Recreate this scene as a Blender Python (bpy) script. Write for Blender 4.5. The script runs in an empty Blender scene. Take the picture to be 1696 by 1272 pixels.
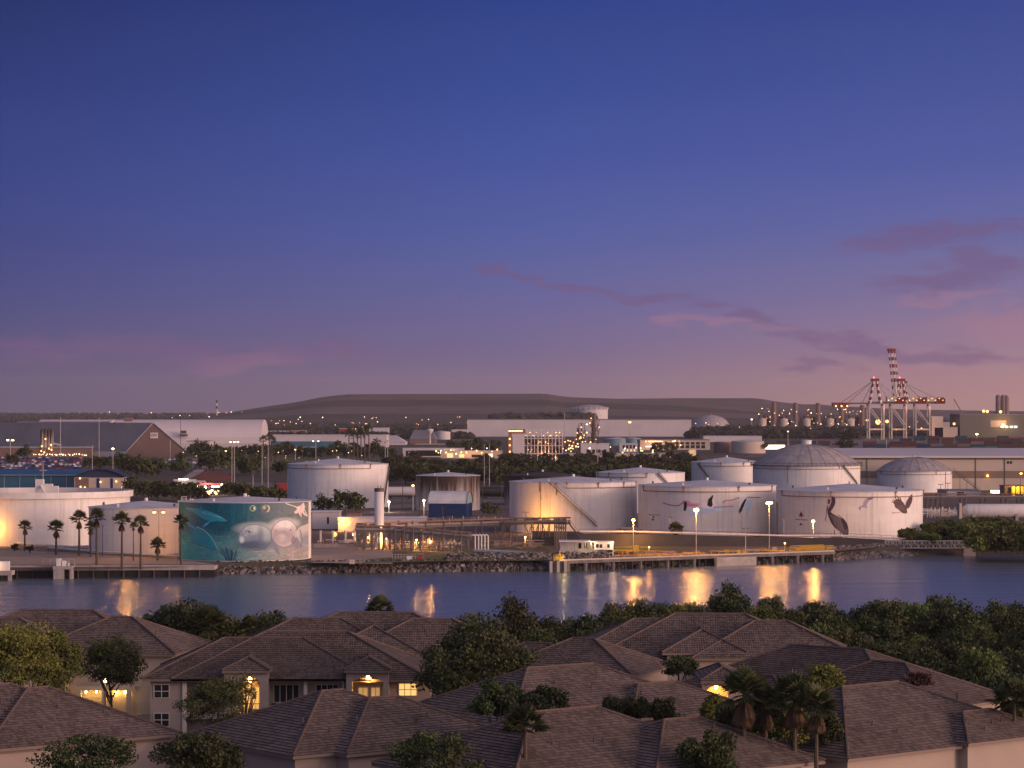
import bpy, math, random
import numpy as np
from mathutils import Vector, Matrix

# ------------------------------------------------------------------ camera, sky, light
SC = bpy.context.scene
COL = SC.collection
R = math.radians
rnd = random.Random(7)
F, H, CX, HY = 4500.0, 38.5, 848.0, 682.0     # focal length (px of the photo), eye height, principal column, horizon row

cam_d = bpy.data.cameras.new('camera'); cam = bpy.data.objects.new('camera', cam_d); COL.objects.link(cam)
cam.location = (0, 0, H); cam.rotation_euler = (R(90), 0, 0)
cam_d.sensor_width = 36; cam_d.lens = 36*F/1696; cam_d.shift_y = (HY-636)/1696
cam_d.clip_start = 1; cam_d.clip_end = 60000
SC.camera = cam
SC.view_settings.view_transform = 'Standard'; SC.view_settings.look = 'None'
SC.view_settings.exposure = math.log2(1.55); SC.view_settings.gamma = 1
SC.render.engine = 'CYCLES'
SC.cycles.use_denoising = True
SC.cycles.max_bounces = 5; SC.cycles.diffuse_bounces = 3; SC.cycles.glossy_bounces = 3
SC.cycles.transmission_bounces = 3; SC.cycles.volume_bounces = 0
SC.cycles.sample_clamp_indirect = 3.0
SC.cycles.use_light_tree = True

EXPO = 1.55
def lin(c):
    return tuple((v/255/12.92) if v/255 <= .04045 else ((v/255+.055)/1.055)**2.4 for v in c)

W = bpy.data.worlds.new('World'); SC.world = W; W.use_nodes = True
nt = W.node_tree; nt.nodes.clear()
def N(tree, t, **kw):
    n = tree.nodes.new(t)
    for k, v in kw.items():
        if k == 'ins':
            for i, x in v.items(): n.inputs[i].default_value = x
        else: setattr(n, k, v)
    return n
def wm(op, a, b=None, c=None, clamp=False):
    n = nt.nodes.new('ShaderNodeMath'); n.operation = op; n.use_clamp = clamp
    for i, x in enumerate((a, b, c)):
        if x is None: continue
        if isinstance(x, (int, float)): n.inputs[i].default_value = x
        else: nt.links.new(x, n.inputs[i])
    return n.outputs[0]
def wmix(f, a, b, bt='MIX'):
    n = nt.nodes.new('ShaderNodeMix'); n.data_type = 'RGBA'; n.blend_type = bt; n.clamp_factor = True
    for s, x in ((n.inputs[0], f), (n.inputs[6], a), (n.inputs[7], b)):
        if isinstance(x, (int, float)): s.default_value = x
        elif isinstance(x, tuple): s.default_value = (*x, 1)
        else: nt.links.new(x, s)
    return n.outputs[2]
tc = nt.nodes.new('ShaderNodeTexCoord'); sp = nt.nodes.new('ShaderNodeSeparateXYZ')
nt.links.new(tc.outputs['Generated'], sp.inputs[0])
X_, Y_, Z_ = sp.outputs
el = wm('MAXIMUM', Z_, 0.0); t_el = wm('SQRT', el); az = wm('ARCTAN2', X_, Y_)
def ramp(stops):
    n = nt.nodes.new('ShaderNodeValToRGB'); cr = n.color_ramp; cr.interpolation = 'CARDINAL'
    stops = [(math.sqrt(max(0, (HY-py)/F)) if py is not None else 1.0, c) for py, c in stops]
    while len(cr.elements) < len(stops): cr.elements.new(.5)
    for e, (p, c) in zip(cr.elements, sorted(stops, key=lambda s: s[0])):
        e.position = p; e.color = (*[v/EXPO for v in lin(c)], 1)
    nt.links.new(t_el, n.inputs[0]); return n.outputs[0]
left = ramp([(682, (82,79,106)), (640, (80,77,113)), (590, (79,76,120)), (520, (70,75,128)), (420, (60,70,132)), (300, (50,67,132)), (180, (42,61,125)), (60, (35,53,112)), (-60, (31,48,103)), (None, (66,72,104))])
mid = ramp([(682, (128,106,122)), (640, (124,104,130)), (590, (112,100,140)), (520, (102,99,150)), (420, (84,95,158)), (300, (68,86,158)), (180, (55,77,150)), (60, (46,69,140)), (-60, (42,63,132)), (None, (72,76,108))])
right = ramp([(682, (186,140,132)), (640, (184,140,138)), (590, (164,128,144)), (520, (138,118,152)), (420, (110,108,158)), (300, (86,95,162)), (180, (71,86,155)), (60, (60,77,146)), (-60, (54,70,138)), (None, (76,76,110))])
f1 = wm('MULTIPLY_ADD', az, 1/.19, 1.0, True); f2 = wm('MULTIPLY', az, 1/.19, None, True)
sky = wmix(f2, wmix(f1, left, mid), right)
# streaky clouds, stretched along the horizon
cv = nt.nodes.new('ShaderNodeCombineXYZ')
nt.links.new(wm('MULTIPLY', az, 22.0), cv.inputs[0]); nt.links.new(wm('MULTIPLY', Z_, 150.0), cv.inputs[1])
ns = N(nt, 'ShaderNodeTexNoise', ins={'Scale': 1.7, 'Detail': 8.0, 'Roughness': .62, 'Distortion': .9}); nt.links.new(cv.outputs[0], ns.inputs['Vector'])
cn = wm('MULTIPLY_ADD', ns.outputs[0], 4.2, -2.1)
cw = nt.nodes.new('ShaderNodeCombineXYZ'); nt.links.new(wm('MULTIPLY', az, 30.0), cw.inputs[0]); nt.links.new(wm('MULTIPLY', Z_, 90.0), cw.inputs[1])
nw = N(nt, 'ShaderNodeTexNoise', ins={'Scale': 1.0, 'Detail': 5.0, 'Roughness': .6}); nt.links.new(cw.outputs[0], nw.inputs['Vector'])
sw = nt.nodes.new('ShaderNodeSeparateColor'); nt.links.new(nw.outputs['Color'], sw.inputs[0])
azw = wm('ADD', az, wm('MULTIPLY_ADD', sw.outputs[0], .075, -.0375)); elw = wm('ADD', Z_, wm('MULTIPLY_ADD', sw.outputs[1], .022, -.011))
def patch(px, py, hw, hh, tilt=0.0):
    hw *= 1.15; hh *= 1.2
    a = wm('ADD', azw, -(px-CX)/F); e = wm('ADD', elw, -(HY-py)/F)
    e = wm('MULTIPLY_ADD', a, -tilt, e)
    u = wm('MULTIPLY', a, F/hw); v = wm('MULTIPLY', e, F/hh)
    d = wm('ADD', wm('MULTIPLY', u, u), wm('MULTIPLY', v, v))
    return wm('SUBTRACT', 1.0, d, None, True)
def addm(ms):
    o = ms[0]
    for m in ms[1:]: o = wm('MAXIMUM', o, m)
    return o
dark = addm([patch(850, 460, 60, 16, -.35), patch(960, 483, 120, 12, -.06), patch(1090, 490, 120, 12, -.06), patch(1240, 524, 130, 20, -.22), patch(1420, 573, 170, 20, -.10), patch(1560, 585, 170, 20, -.05), patch(1545, 468, 130, 30),
             patch(1560, 392, 220, 24, .10), patch(1640, 440, 120, 30), patch(1340, 612, 90, 14), patch(400, 585, 380, 30), patch(110, 570, 260, 26)])
pink = addm([patch(1550, 500, 120, 16, .04), patch(1290, 545, 60, 9), patch(1660, 540, 130, 26), patch(440, 596, 150, 24), patch(1500, 615, 200, 14), patch(1600, 645, 220, 16), patch(1180, 530, 100, 10)])
def cl(m, k, bias): return wm('MULTIPLY', wm('MULTIPLY', wm('MULTIPLY_ADD', m, 1.5, wm('ADD', cn, bias), True), wm('MULTIPLY', m, 1.15, None, True)), k)
sky = wmix(cl(pink, .30, -.20), sky, tuple(v/EXPO for v in lin((180,122,138))))
sky = wmix(cl(dark, .58, -.30), sky, tuple(v/EXPO for v in lin((112,86,128))))
# afterglow of the sunken sun, behind the viewer's right shoulder
SUN = Vector((.90, -.42, .12)).normalized()
dt = wm('ADD', wm('ADD', wm('MULTIPLY', X_, SUN.x), wm('MULTIPLY', Y_, SUN.y)), wm('MULTIPLY', Z_, SUN.z))
gl = wm('POWER', wm('MAXIMUM', dt, 0.0), 2.2)
glow = wmix(gl, (0, 0, 0), (.92, .60, .45))
sky = wmix(1.0, sky, glow, 'ADD')
back = wmix(wm('MULTIPLY', wm('MAXIMUM', wm('MULTIPLY', Y_, -1.0), 0.0), 1.0), (0, 0, 0), (.13, .15, .20))
sky = wmix(1.0, sky, back, 'ADD')
bg = N(nt, 'ShaderNodeBackground', ins={'Strength': 1.0}); nt.links.new(sky, bg.inputs[0])
wo = nt.nodes.new('ShaderNodeOutputWorld'); nt.links.new(bg.outputs[0], wo.inputs[0])

sun_d = bpy.data.lights.new('sun', 'SUN'); sun = bpy.data.objects.new('sun', sun_d); COL.objects.link(sun)
sun_d.energy = 1.75; sun_d.angle = R(20); sun_d.color = (1, .60, .43)
sun.rotation_euler = SUN.to_track_quat('Z', 'Y').to_euler()

# ------------------------------------------------------------------ helpers
def YY(py, z=2.5): return (H-z)*F/(py-HY)          # distance at which height z shows on row py
def XX(px, Y): return (px-CX)/F*Y
def ZZ(py, Y): return H-(py-HY)*Y/F
def G(px, py, z=2.5):
    Y = YY(py, z); return Vector((XX(px, Y), Y, z))
def P(px, py, Y): return Vector((XX(px, Y), Y, ZZ(py, Y)))

class MB:
    def __init__(s): s.v = []; s.f = []; s.m = []; s.uv = []
    def face(s, pts, m=0, uv=None):
        b = len(s.v); s.v += [tuple(p) for p in pts]; s.f.append(tuple(range(b, b+len(pts)))); s.m.append(m); s.uv.append(uv)
    def raw(s, vs, fs, m=0):
        b = len(s.v); s.v += [tuple(p) for p in vs]
        for f in fs: s.f.append(tuple(b+i for i in f)); s.m.append(m); s.uv.append(None)
    def box(s, c, d, rz=0.0, m=0, rot=None):
        M = rot if rot is not None else Matrix.Rotation(rz, 3, 'Z'); c = Vector(c)
        vs = [c+M@Vector((sx*d[0]/2, sy*d[1]/2, sz*d[2]/2)) for sz in (-1, 1) for sy in (-1, 1) for sx in (-1, 1)]
        s.raw(vs, [(0,2,3,1),(4,5,7,6),(0,1,5,4),(2,6,7,3),(0,4,6,2),(1,3,7,5)], m); return s
    def bb(s, x0, x1, y0, y1, z0, z1, m=0):
        return s.box(((x0+x1)/2, (y0+y1)/2, (z0+z1)/2), (x1-x0, y1-y0, z1-z0), 0, m)
    def tube(s, a, b, r, n=6, m=0, r2=None, cap=True):
        a = Vector(a); b = Vector(b); d = b-a
        if d.length < 1e-6: return s
        q = d.to_track_quat('Z', 'Y'); r2 = r if r2 is None else r2
        vs = [a+q@Vector((r*math.cos(t), r*math.sin(t), 0)) for t in [2*math.pi*i/n for i in range(n)]] + \
             [b+q@Vector((r2*math.cos(t), r2*math.sin(t), 0)) for t in [2*math.pi*i/n for i in range(n)]]
        fs = [(i, (i+1) % n, n+(i+1) % n, n+i) for i in range(n)]
        if cap: fs += [tuple(range(n-1, -1, -1)), tuple(range(n, 2*n))]
        s.raw(vs, fs, m); return s
    def path(s, pts, r, n=6, m=0):
        for a, b in zip(pts[:-1], pts[1:]): s.tube(a, b, r, n, m)
        return s
    def beam(s, a, b, w, h, m=0):
        a = Vector(a); b = Vector(b); d = b-a; q = d.to_track_quat('Y', 'Z').to_matrix()
        return s.box((a+b)/2, (w, d.length, h), 0, m, q)
    def lathe(s, c, prof, n=48, m=0, a0=0.0, a1=2*math.pi):
        c = Vector(c); full = abs(a1-a0-2*math.pi) < 1e-6; k = n if full else n+1
        vs = [c+Vector((r*math.cos(a0+(a1-a0)*i/n), r*math.sin(a0+(a1-a0)*i/n), z)) for r, z in prof for i in range(k)]
        fs = []
        for j in range(len(prof)-1):
            for i in range(n):
                i2 = (i+1) % k
                fs.append((j*k+i, j*k+i2, (j+1)*k+i2, (j+1)*k+i))
        s.raw(vs, fs, m); return s
    def ball(s, c, r, m=0, n=8):
        pr = [(max(.001, r*math.sin(math.pi*i/6)), -r*math.cos(math.pi*i/6)) for i in range(7)]
        return s.lathe(c, pr, n, m)
    def build(s, name, mats, parent=None, smooth=False, origin=None):
        me = bpy.data.meshes.new(name)
        v = s.v
        if origin is not None:
            o = Vector(origin); v = [(p[0]-o.x, p[1]-o.y, p[2]-o.z) for p in v]
        me.from_pydata(v, [], s.f)
        mats = mats if isinstance(mats, (list, tuple)) else [mats]
        for m in mats: me.materials.append(m)
        if len(mats) > 1: me.polygons.foreach_set('material_index', s.m)
        if any(u is not None for u in s.uv):
            ul = me.uv_layers.new(name='UVMap'); i = 0; fl = []
            for f, u in zip(s.f, s.uv):
                for k in range(len(f)): fl += (u[k] if u else (0.0, 0.0))
            ul.data.foreach_set('uv', fl)
        if smooth: me.polygons.foreach_set('use_smooth', [True]*len(s.f))
        me.update()
        o = bpy.data.objects.new(name, me); COL.objects.link(o)
        if parent is not None: o.parent = parent
        return o
ORD = ['leftmost', 'second', 'third', 'fourth', 'fifth', 'sixth', 'seventh', 'eighth', 'ninth', 'tenth', 'eleventh', 'twelfth', 'thirteenth', 'fourteenth', 'fifteenth', 'sixteenth', 'seventeenth', 'eighteenth', 'nineteenth', 'twentieth']
def nth(i): return ORD[i] if i < 20 else 'twenty-'+('first second third fourth fifth sixth seventh eighth ninth'.split()[i-20] if i < 29 else '') if i < 29 else ('thirtieth' if i == 29 else 'thirty-'+'first second third fourth fifth sixth seventh eighth ninth'.split()[min(8, i-30)])
# parts are built in the coordinates of their thing: x, y, z relative to the Empty
LABELS = {}
def tag(o, label, cat, group=None, kind=None):
    if label: o['label'] = label
    if cat: o['category'] = cat
    if group: o['group'] = group
    if kind: o['kind'] = kind
    return o
def thing(name, label, cat, loc=(0, 0, 0), rz=0.0, group=None):
    o = bpy.data.objects.new(name, None); COL.objects.link(o)
    o.location = loc; o.rotation_euler = (0, 0, rz); o.empty_display_size = .5
    return tag(o, label, cat, group)
def struct(o): o['kind'] = 'structure'; return o
def copy_tree(o, parent=None):
    c = o.copy(); COL.objects.link(c)
    if parent is not None: c.parent = parent
    for ch in list(o.children): copy_tree(ch, c)
    return c
def place(src, first, loc, rz=0.0, sc=1.0, label=None, group=None):
    o = src if first else copy_tree(src)
    o.location = loc; o.rotation_euler = (0, 0, rz); o.scale = (sc, sc, sc) if not isinstance(sc, tuple) else sc
    if label: o['label'] = label
    if group: o['group'] = group
    return o

# ------------------------------------------------------------------ materials
def mat(name, col, rough=.7, metal=0.0, var=.18, scale=.4, stretch=(1, 1, 1), bump=0.0, bscale=4.0, col2=None, spec=.4, obj_var=0.0, streak=0.0, coord='Object', plates=False, soot=0.0):
    m = bpy.data.materials.new(name); m.use_nodes = True; t = m.node_tree; b = t.nodes['Principled BSDF']
    b.inputs['Roughness'].default_value = rough; b.inputs['Metallic'].default_value = metal
    b.inputs['Specular IOR Level'].default_value = spec
    L = t.links.new
    tcn = t.nodes.new('ShaderNodeTexCoord'); mp = N(t, 'ShaderNodeMapping'); mp.inputs['Scale'].default_value = stretch
    L(tcn.outputs[coord], mp.inputs[0])
    n = N(t, 'ShaderNodeTexNoise', ins={'Scale': scale, 'Detail': 5.0, 'Roughness': .6}); L(mp.outputs[0], n.inputs['Vector'])
    mr = N(t, 'ShaderNodeMapRange', ins={1: .3, 2: .7}); L(n.outputs[0], mr.inputs[0])
    c2 = col2 if col2 else tuple(x*(1-var) for x in col); c1 = col if col2 else tuple(min(1, x*(1+var*.5)) for x in col)
    mx = N(t, 'ShaderNodeMix', data_type='RGBA'); mx.inputs[6].default_value = (*c1, 1); mx.inputs[7].default_value = (*c2, 1)
    L(mr.outputs[0], mx.inputs[0]); out = mx.outputs[2]
    if streak:
        mp2 = N(t, 'ShaderNodeMapping'); mp2.inputs['Scale'].default_value = (1, 1, .045); L(tcn.outputs[coord], mp2.inputs[0])
        n2 = N(t, 'ShaderNodeTexNoise', ins={'Scale': 1.1, 'Detail': 4.0, 'Roughness': .65}); L(mp2.outputs[0], n2.inputs['Vector'])
        m2 = N(t, 'ShaderNodeMapRange', ins={1: .52, 2: .74, 3: 0.0, 4: streak}); L(n2.outputs[0], m2.inputs[0])
        x2 = N(t, 'ShaderNodeMix', data_type='RGBA'); x2.inputs[7].default_value = (.22, .17, .14, 1)
        L(m2.outputs[0], x2.inputs[0]); L(out, x2.inputs[6]); out = x2.outputs[2]
    if obj_var:
        oi = t.nodes.new('ShaderNodeObjectInfo'); hs = t.nodes.new('ShaderNodeHueSaturation')
        a = N(t, 'ShaderNodeMapRange', ins={3: .5-obj_var*.09, 4: .5+obj_var*.05}); L(oi.outputs['Random'], a.inputs[0]); L(a.outputs[0], hs.inputs['Hue'])
        mu = N(t, 'ShaderNodeMath', operation='MULTIPLY'); mu.inputs[1].default_value = 7.31; L(oi.outputs['Random'], mu.inputs[0])
        fr = N(t, 'ShaderNodeMath', operation='FRACT'); L(mu.outputs[0], fr.inputs[0])
        v = N(t, 'ShaderNodeMapRange', ins={3: 1-obj_var*.6, 4: 1+obj_var}); L(fr.outputs[0], v.inputs[0]); L(v.outputs[0], hs.inputs['Value'])
        L(out, hs.inputs['Color']); out = hs.outputs[0]
    if plates:
        uvn = t.nodes.new('ShaderNodeUVMap'); uvn.uv_map = 'UVMap'; br = N(t, 'ShaderNodeTexBrick', ins={'Scale': 1.0, 'Mortar Size': .055, 'Mortar Smooth': .6, 'Brick Width': 7.5, 'Row Height': 2.42, 'Color1': (1,1,1,1), 'Color2': (.93,.92,.92,1), 'Mortar': (.90,.885,.88,1)})
        L(uvn.outputs[0], br.inputs['Vector']); mm = N(t, 'ShaderNodeMix', data_type='RGBA', blend_type='MULTIPLY'); mm.inputs[0].default_value = 1.0; L(out, mm.inputs[6]); L(br.outputs['Color'], mm.inputs[7]); out = mm.outputs[2]
    if soot:
        sg = t.nodes.new('ShaderNodeSeparateXYZ'); L(tcn.outputs['Generated'], sg.inputs[0])
        mp3 = N(t, 'ShaderNodeMapping'); mp3.inputs['Scale'].default_value = (1, 1, .03); L(tcn.outputs['Object'], mp3.inputs[0])
        n3 = N(t, 'ShaderNodeTexNoise', ins={'Scale': .9, 'Detail': 6.0, 'Roughness': .7}); L(mp3.outputs[0], n3.inputs['Vector'])
        ma = N(t, 'ShaderNodeMath', operation='MULTIPLY_ADD'); ma.inputs[1].default_value = 2.6; L(n3.outputs[0], ma.inputs[0]); ma.inputs[2].default_value = -2.35+soot
        mb_ = N(t, 'ShaderNodeMath', operation='MULTIPLY_ADD', use_clamp=True); mb_.inputs[1].default_value = 1.5; L(sg.outputs[2], mb_.inputs[0]); L(ma.outputs[0], mb_.inputs[2])
        xm = N(t, 'ShaderNodeMix', data_type='RGBA'); xm.inputs[7].default_value = (.05, .03, .022, 1); L(mb_.outputs[0], xm.inputs[0]); L(out, xm.inputs[6]); out = xm.outputs[2]
    L(out, b.inputs['Base Color'])
    if bump:
        nb = N(t, 'ShaderNodeTexNoise', ins={'Scale': bscale, 'Detail': 4.0}); L(mp.outputs[0], nb.inputs['Vector'])
        bp = N(t, 'ShaderNodeBump', ins={'Strength': bump, 'Distance': .2}); L(nb.outputs[0], bp.inputs['Height']); L(bp.outputs[0], b.inputs['Normal'])
    return m
def emit(name, col, st):
    m = bpy.data.materials.new(name); m.use_nodes = True; b = m.node_tree.nodes['Principled BSDF']
    b.inputs['Base Color'].default_value = (.6, .6, .6, 1)
    b.inputs['Emission Color'].default_value = (*col, 1); b.inputs['Emission Strength'].default_value = st
    return m

WHITE = (.80, .78, .75)
M = dict(
    tank=mat('tank_paint', WHITE, .55, var=.10, scale=.12, streak=.34, plates=True),
    tankdirty=mat('dirty_tank_paint', (.62,.57,.54), .6, var=.2, scale=.2, streak=.8, plates=True, soot=.85), tanksooty=mat('sooty_tank_paint', (.55,.5,.48), .6, var=.2, scale=.2, streak=.8, plates=True, soot=1.3),
    tankroof=mat('tank_roof', (.62,.62,.64), .5, var=.22, scale=.25),
    tankdark=mat('sooty_tank_roof', (.05,.045,.045), .7, var=.3, scale=.3),
    dome=mat('weathered_dome', (.24,.23,.25), .75, scale=.35, col2=(.42,.38,.38), stretch=(1,1,.4)),
    steel=mat('grey_steel', (.13,.115,.11), .6, .1), midsteel=mat('mid_steel', (.30,.26,.24), .6, .1),
    dsteel=mat('dark_steel', (.09,.08,.08), .6),
    pole=mat('galvanised_pole', (.42,.41,.41), .5, .2),
    crane=mat('crane_paint', (.44,.39,.37), .5, var=.2, scale=.2),
    wsteel=mat('white_painted_steel', (.72,.70,.68), .5),
    pipe=mat('white_pipe', (.70,.66,.62), .5, var=.2, scale=.6),
    rust=mat('rusty_steel', (.22,.10,.06), .8, scale=.8, col2=(.32,.2,.14)),
    red=mat('red_painted_steel', (.24,.032,.03), .55),
    redbox=mat('red_box', (.35,.04,.05), .6),
    yellow=mat('yellow_paint', (.62,.38,.04), .55),
    conc=mat('concrete', (.36,.32,.30), .85, var=.3, scale=.5, bump=.2),
    dconc=mat('stained_concrete', (.16,.14,.135), .85, var=.4, scale=.4, bump=.2),
    berm=mat('liner_berm', (.055,.05,.052), .8, var=.25, scale=.25),
    asphalt=mat('asphalt', (.11,.10,.10), .85, scale=.05, col2=(.17,.15,.14)),
    yard=mat('yard_paving', (.14,.105,.09), .9, scale=.06, col2=(.09,.075,.07)),
    land=mat('scrub_ground', (.05,.045,.03), .95, scale=.012, col2=(.10,.085,.07), bump=.2),
    nearland=mat('near_ground', (.035,.04,.02), .95, scale=.08, col2=(.06,.05,.035)),
    grass=mat('grass', (.09,.11,.035), .95, scale=.15, col2=(.13,.12,.05), bump=.3),
    sand=mat('sandy_bank', (.30,.24,.19), .95, scale=.2, col2=(.17,.14,.11), bump=.4),
    rock=mat('rock', (.17,.15,.14), .9, scale=.35, col2=(.12,.105,.095), bump=.4), rockd=mat('dark_rock', (.055,.048,.045), .9, scale=.35), rockp=mat('pale_rock', (.32,.27,.25), .9, scale=.5, col2=(.18,.155,.145)),
    paleyard=mat('pale_sand_yard', (.36,.29,.24), .95, scale=.1, col2=(.25,.2,.17)),
    leaf=mat('leaf', (.105,.145,.03), .75, scale=.35, col2=(.04,.05,.014), obj_var=.55),
    leafdark=mat('dark_leaf', (.052,.08,.02), .7, scale=.4, col2=(.02,.028,.01), obj_var=.3),
    leafbright=mat('bright_leaf', (.17,.195,.035), .75, scale=.4, col2=(.07,.08,.016), obj_var=.3),
    leafmid=mat('mid_leaf', (.066,.085,.024), .8, scale=.2, col2=(.026,.033,.012), obj_var=.5),
    leafrust=mat('rusty_leaf', (.11,.055,.03), .8, scale=.4, col2=(.05,.03,.018), obj_var=.3),
    bark=mat('bark', (.10,.075,.055), .9, scale=1.0, bump=.4),
    frond=mat('palm_frond', (.06,.075,.025), .6, scale=.6, obj_var=.2),
    skirt=mat('dead_frond', (.15,.085,.045), .85, scale=2.5, col2=(.07,.045,.028)),
    stucco=mat('stucco', (.37,.30,.255), .85, var=.1, scale=.3),
    trim=mat('cream_trim', (.60,.54,.46), .7, var=.08),
    glass=mat('window_glass', (.02,.022,.03), .12, spec=.6),
    dglass_shade=mat('dark_opening_and_shade', (.012,.01,.01), .6),  # also paints shade below the decks and in the garage opening
    railing=mat('black_railing', (.04,.035,.03), .6),
    shed=mat('pale_cladding', (.58,.54,.55), .6, var=.1, scale=.04, streak=.1),
    arch=mat('white_arched_cladding', (.66,.60,.60), .6, var=.06, scale=.03),
    greyroof=mat('grey_metal_roof', (.22,.21,.23), .6, var=.2, scale=.05),
    brown=mat('brown_cladding', (.20,.13,.11), .7, var=.15, scale=.04, streak=.1),
    beige=mat('beige_cladding', (.52,.44,.36), .7, var=.1, scale=.05),
    bband=mat('brown_band', (.22,.16,.12), .7, var=.15),
    blue=mat('blue_cladding', (.004,.03,.115), .55, var=.2, scale=.2),
    teal=mat('teal_cladding', (.04,.15,.22), .6, var=.25, scale=.1),
    tealt=mat('pale_teal_paint', (.20,.34,.36), .6, var=.2, scale=.1),
    tarp=mat('red_brown_heap', (.20,.07,.05), .9, scale=.1, col2=(.1,.05,.04)),
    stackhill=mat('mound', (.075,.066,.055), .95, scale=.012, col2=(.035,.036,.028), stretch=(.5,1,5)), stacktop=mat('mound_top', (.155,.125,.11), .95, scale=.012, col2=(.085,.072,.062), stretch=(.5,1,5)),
    farwood=mat('far_wood', (.045,.045,.03), .9, scale=.02, col2=(.025,.028,.02)),
    black=mat('tank_car_black', (.03,.03,.03), .4),
    carw=mat('white_car_paint', (.65,.65,.66), .3), cars=mat('silver_car_paint', (.35,.35,.38), .3, .5),
    carb=mat('blue_car_paint', (.03,.06,.22), .3), carr=mat('red_car_paint', (.35,.03,.03), .3), card=mat('dark_car_paint', (.03,.03,.035), .3),
    c_red=mat('red_container', (.13,.028,.025), .7), c_blue=mat('blue_container', (.018,.035,.08), .7), c_teal=mat('green_container', (.02,.065,.075), .7),
    c_grey=mat('grey_container', (.16,.16,.17), .7), c_brown=mat('brown_container', (.10,.05,.035), .7),
    e_orange=emit('sodium_lamp', (1,.38,.06), 5.5), e_warm=emit('warm_lamp', (1,.56,.22), 5), e_white=emit('white_lamp', (1,.86,.68), 6),
    e_far=emit('far_lamp', (1,.42,.10), 2.7), e_farw=emit('far_white_lamp', (1,.78,.55), 2.6), e_green=emit('yellow_green_lamp', (1,.78,.22), 6), e_red=emit('red_lamp', (1,.08,.05), 4),
    e_win=emit('lit_window', (1,.50,.12), .75), e_panerefl=emit('painted_pane_reflection', (1,.50,.10), .28), e_winw=emit('lit_white_window', (1,.80,.55), 2.0), e_strip=emit('lit_strip', (1,.72,.40), 2.4),
)
def roof_tile():
    m = bpy.data.materials.new('roof_tile'); m.use_nodes = True; t = m.node_tree; b = t.nodes['Principled BSDF']; L = t.links.new
    b.inputs['Roughness'].default_value = .85; b.inputs['Specular IOR Level'].default_value = .25
    uv = t.nodes.new('ShaderNodeUVMap'); uv.uv_map = 'UVMap'; s = t.nodes.new('ShaderNodeSeparateXYZ'); L(uv.outputs[0], s.inputs[0])
    def mt(op, a, bb=None, c=None):
        n = t.nodes.new('ShaderNodeMath'); n.operation = op
        for i, x in enumerate((a, bb, c)):
            if x is None: continue
            if isinstance(x, (int, float)): n.inputs[i].default_value = x
            else: L(x, n.inputs[i])
        return n.outputs[0]
    v = mt('MULTIPLY', s.outputs[1], 1/.44); u = mt('MULTIPLY', s.outputs[0], 1/.30)
    fv = mt('FRACT', v); iv = mt('FLOOR', v)
    fu = mt('FRACT', u); iu = mt('FLOOR', u)
    cx = t.nodes.new('ShaderNodeCombineXYZ'); L(iu, cx.inputs[0]); L(iv, cx.inputs[1])
    wn = t.nodes.new('ShaderNodeTexWhiteNoise'); wn.noise_dimensions = '2D'; L(cx.outputs[0], wn.inputs['Vector'])
    n = N(t, 'ShaderNodeTexNoise', ins={'Scale': .25, 'Detail': 5.0}); L(uv.outputs[0], n.inputs['Vector'])
    r = t.nodes.new('ShaderNodeValToRGB'); r.color_ramp.elements[0].position = .32; r.color_ramp.elements[1].position = .7
    r.color_ramp.elements[0].color = (.105,.082,.072,1); r.color_ramp.elements[1].color = (.205,.162,.140,1)
    L(mt('MULTIPLY_ADD', wn.outputs[0], .45, mt('MULTIPLY', n.outputs[0], .6)), r.inputs[0])
    # shadow gap under the butt of each course and the valley between barrels are real relief: feed both to bump, and darken the foot of each course in colour
    joint = mt('LESS_THAN', fv, .24); dm = t.nodes.new('ShaderNodeMix'); dm.data_type = 'RGBA'
    L(mt('MULTIPLY', joint, .78), dm.inputs[0]); L(r.outputs[0], dm.inputs[6]); dm.inputs[7].default_value = (.045,.03,.028,1)
    oi = t.nodes.new('ShaderNodeObjectInfo'); hs = t.nodes.new('ShaderNodeHueSaturation'); rv = N(t, 'ShaderNodeMapRange', ins={3: .84, 4: 1.16}); L(oi.outputs['Random'], rv.inputs[0])
    nl_ = N(t, 'ShaderNodeTexNoise', ins={'Scale': .09, 'Detail': 6.0, 'Roughness': .65, 'Distortion': .6}); L(uv.outputs[0], nl_.inputs['Vector']); sm = N(t, 'ShaderNodeMapRange', ins={1: .35, 2: .7, 3: 1.12, 4: .74}); L(nl_.outputs[0], sm.inputs[0])
    L(mt('MULTIPLY', rv.outputs[0], sm.outputs[0]), hs.inputs['Value']); L(dm.outputs[2], hs.inputs['Color']); L(hs.outputs[0], b.inputs['Base Color'])
    barrel = mt('SINE', mt('MULTIPLY', fu, math.pi)); hgt = mt('ADD', mt('MULTIPLY', barrel, .6), mt('SUBTRACT', 1.0, fv))
    bp = N(t, 'ShaderNodeBump', ins={'Strength': .8, 'Distance': .06}); L(hgt, bp.inputs['Height']); L(bp.outputs[0], b.inputs['Normal'])
    return m
M['tile'] = roof_tile()
M['eave'] = mat('eave_board', (.20,.15,.125), .7, var=.1)
M['cap'] = mat('ridge_tile', (.125,.09,.08), .85, var=.3, scale=2.0)
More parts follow.
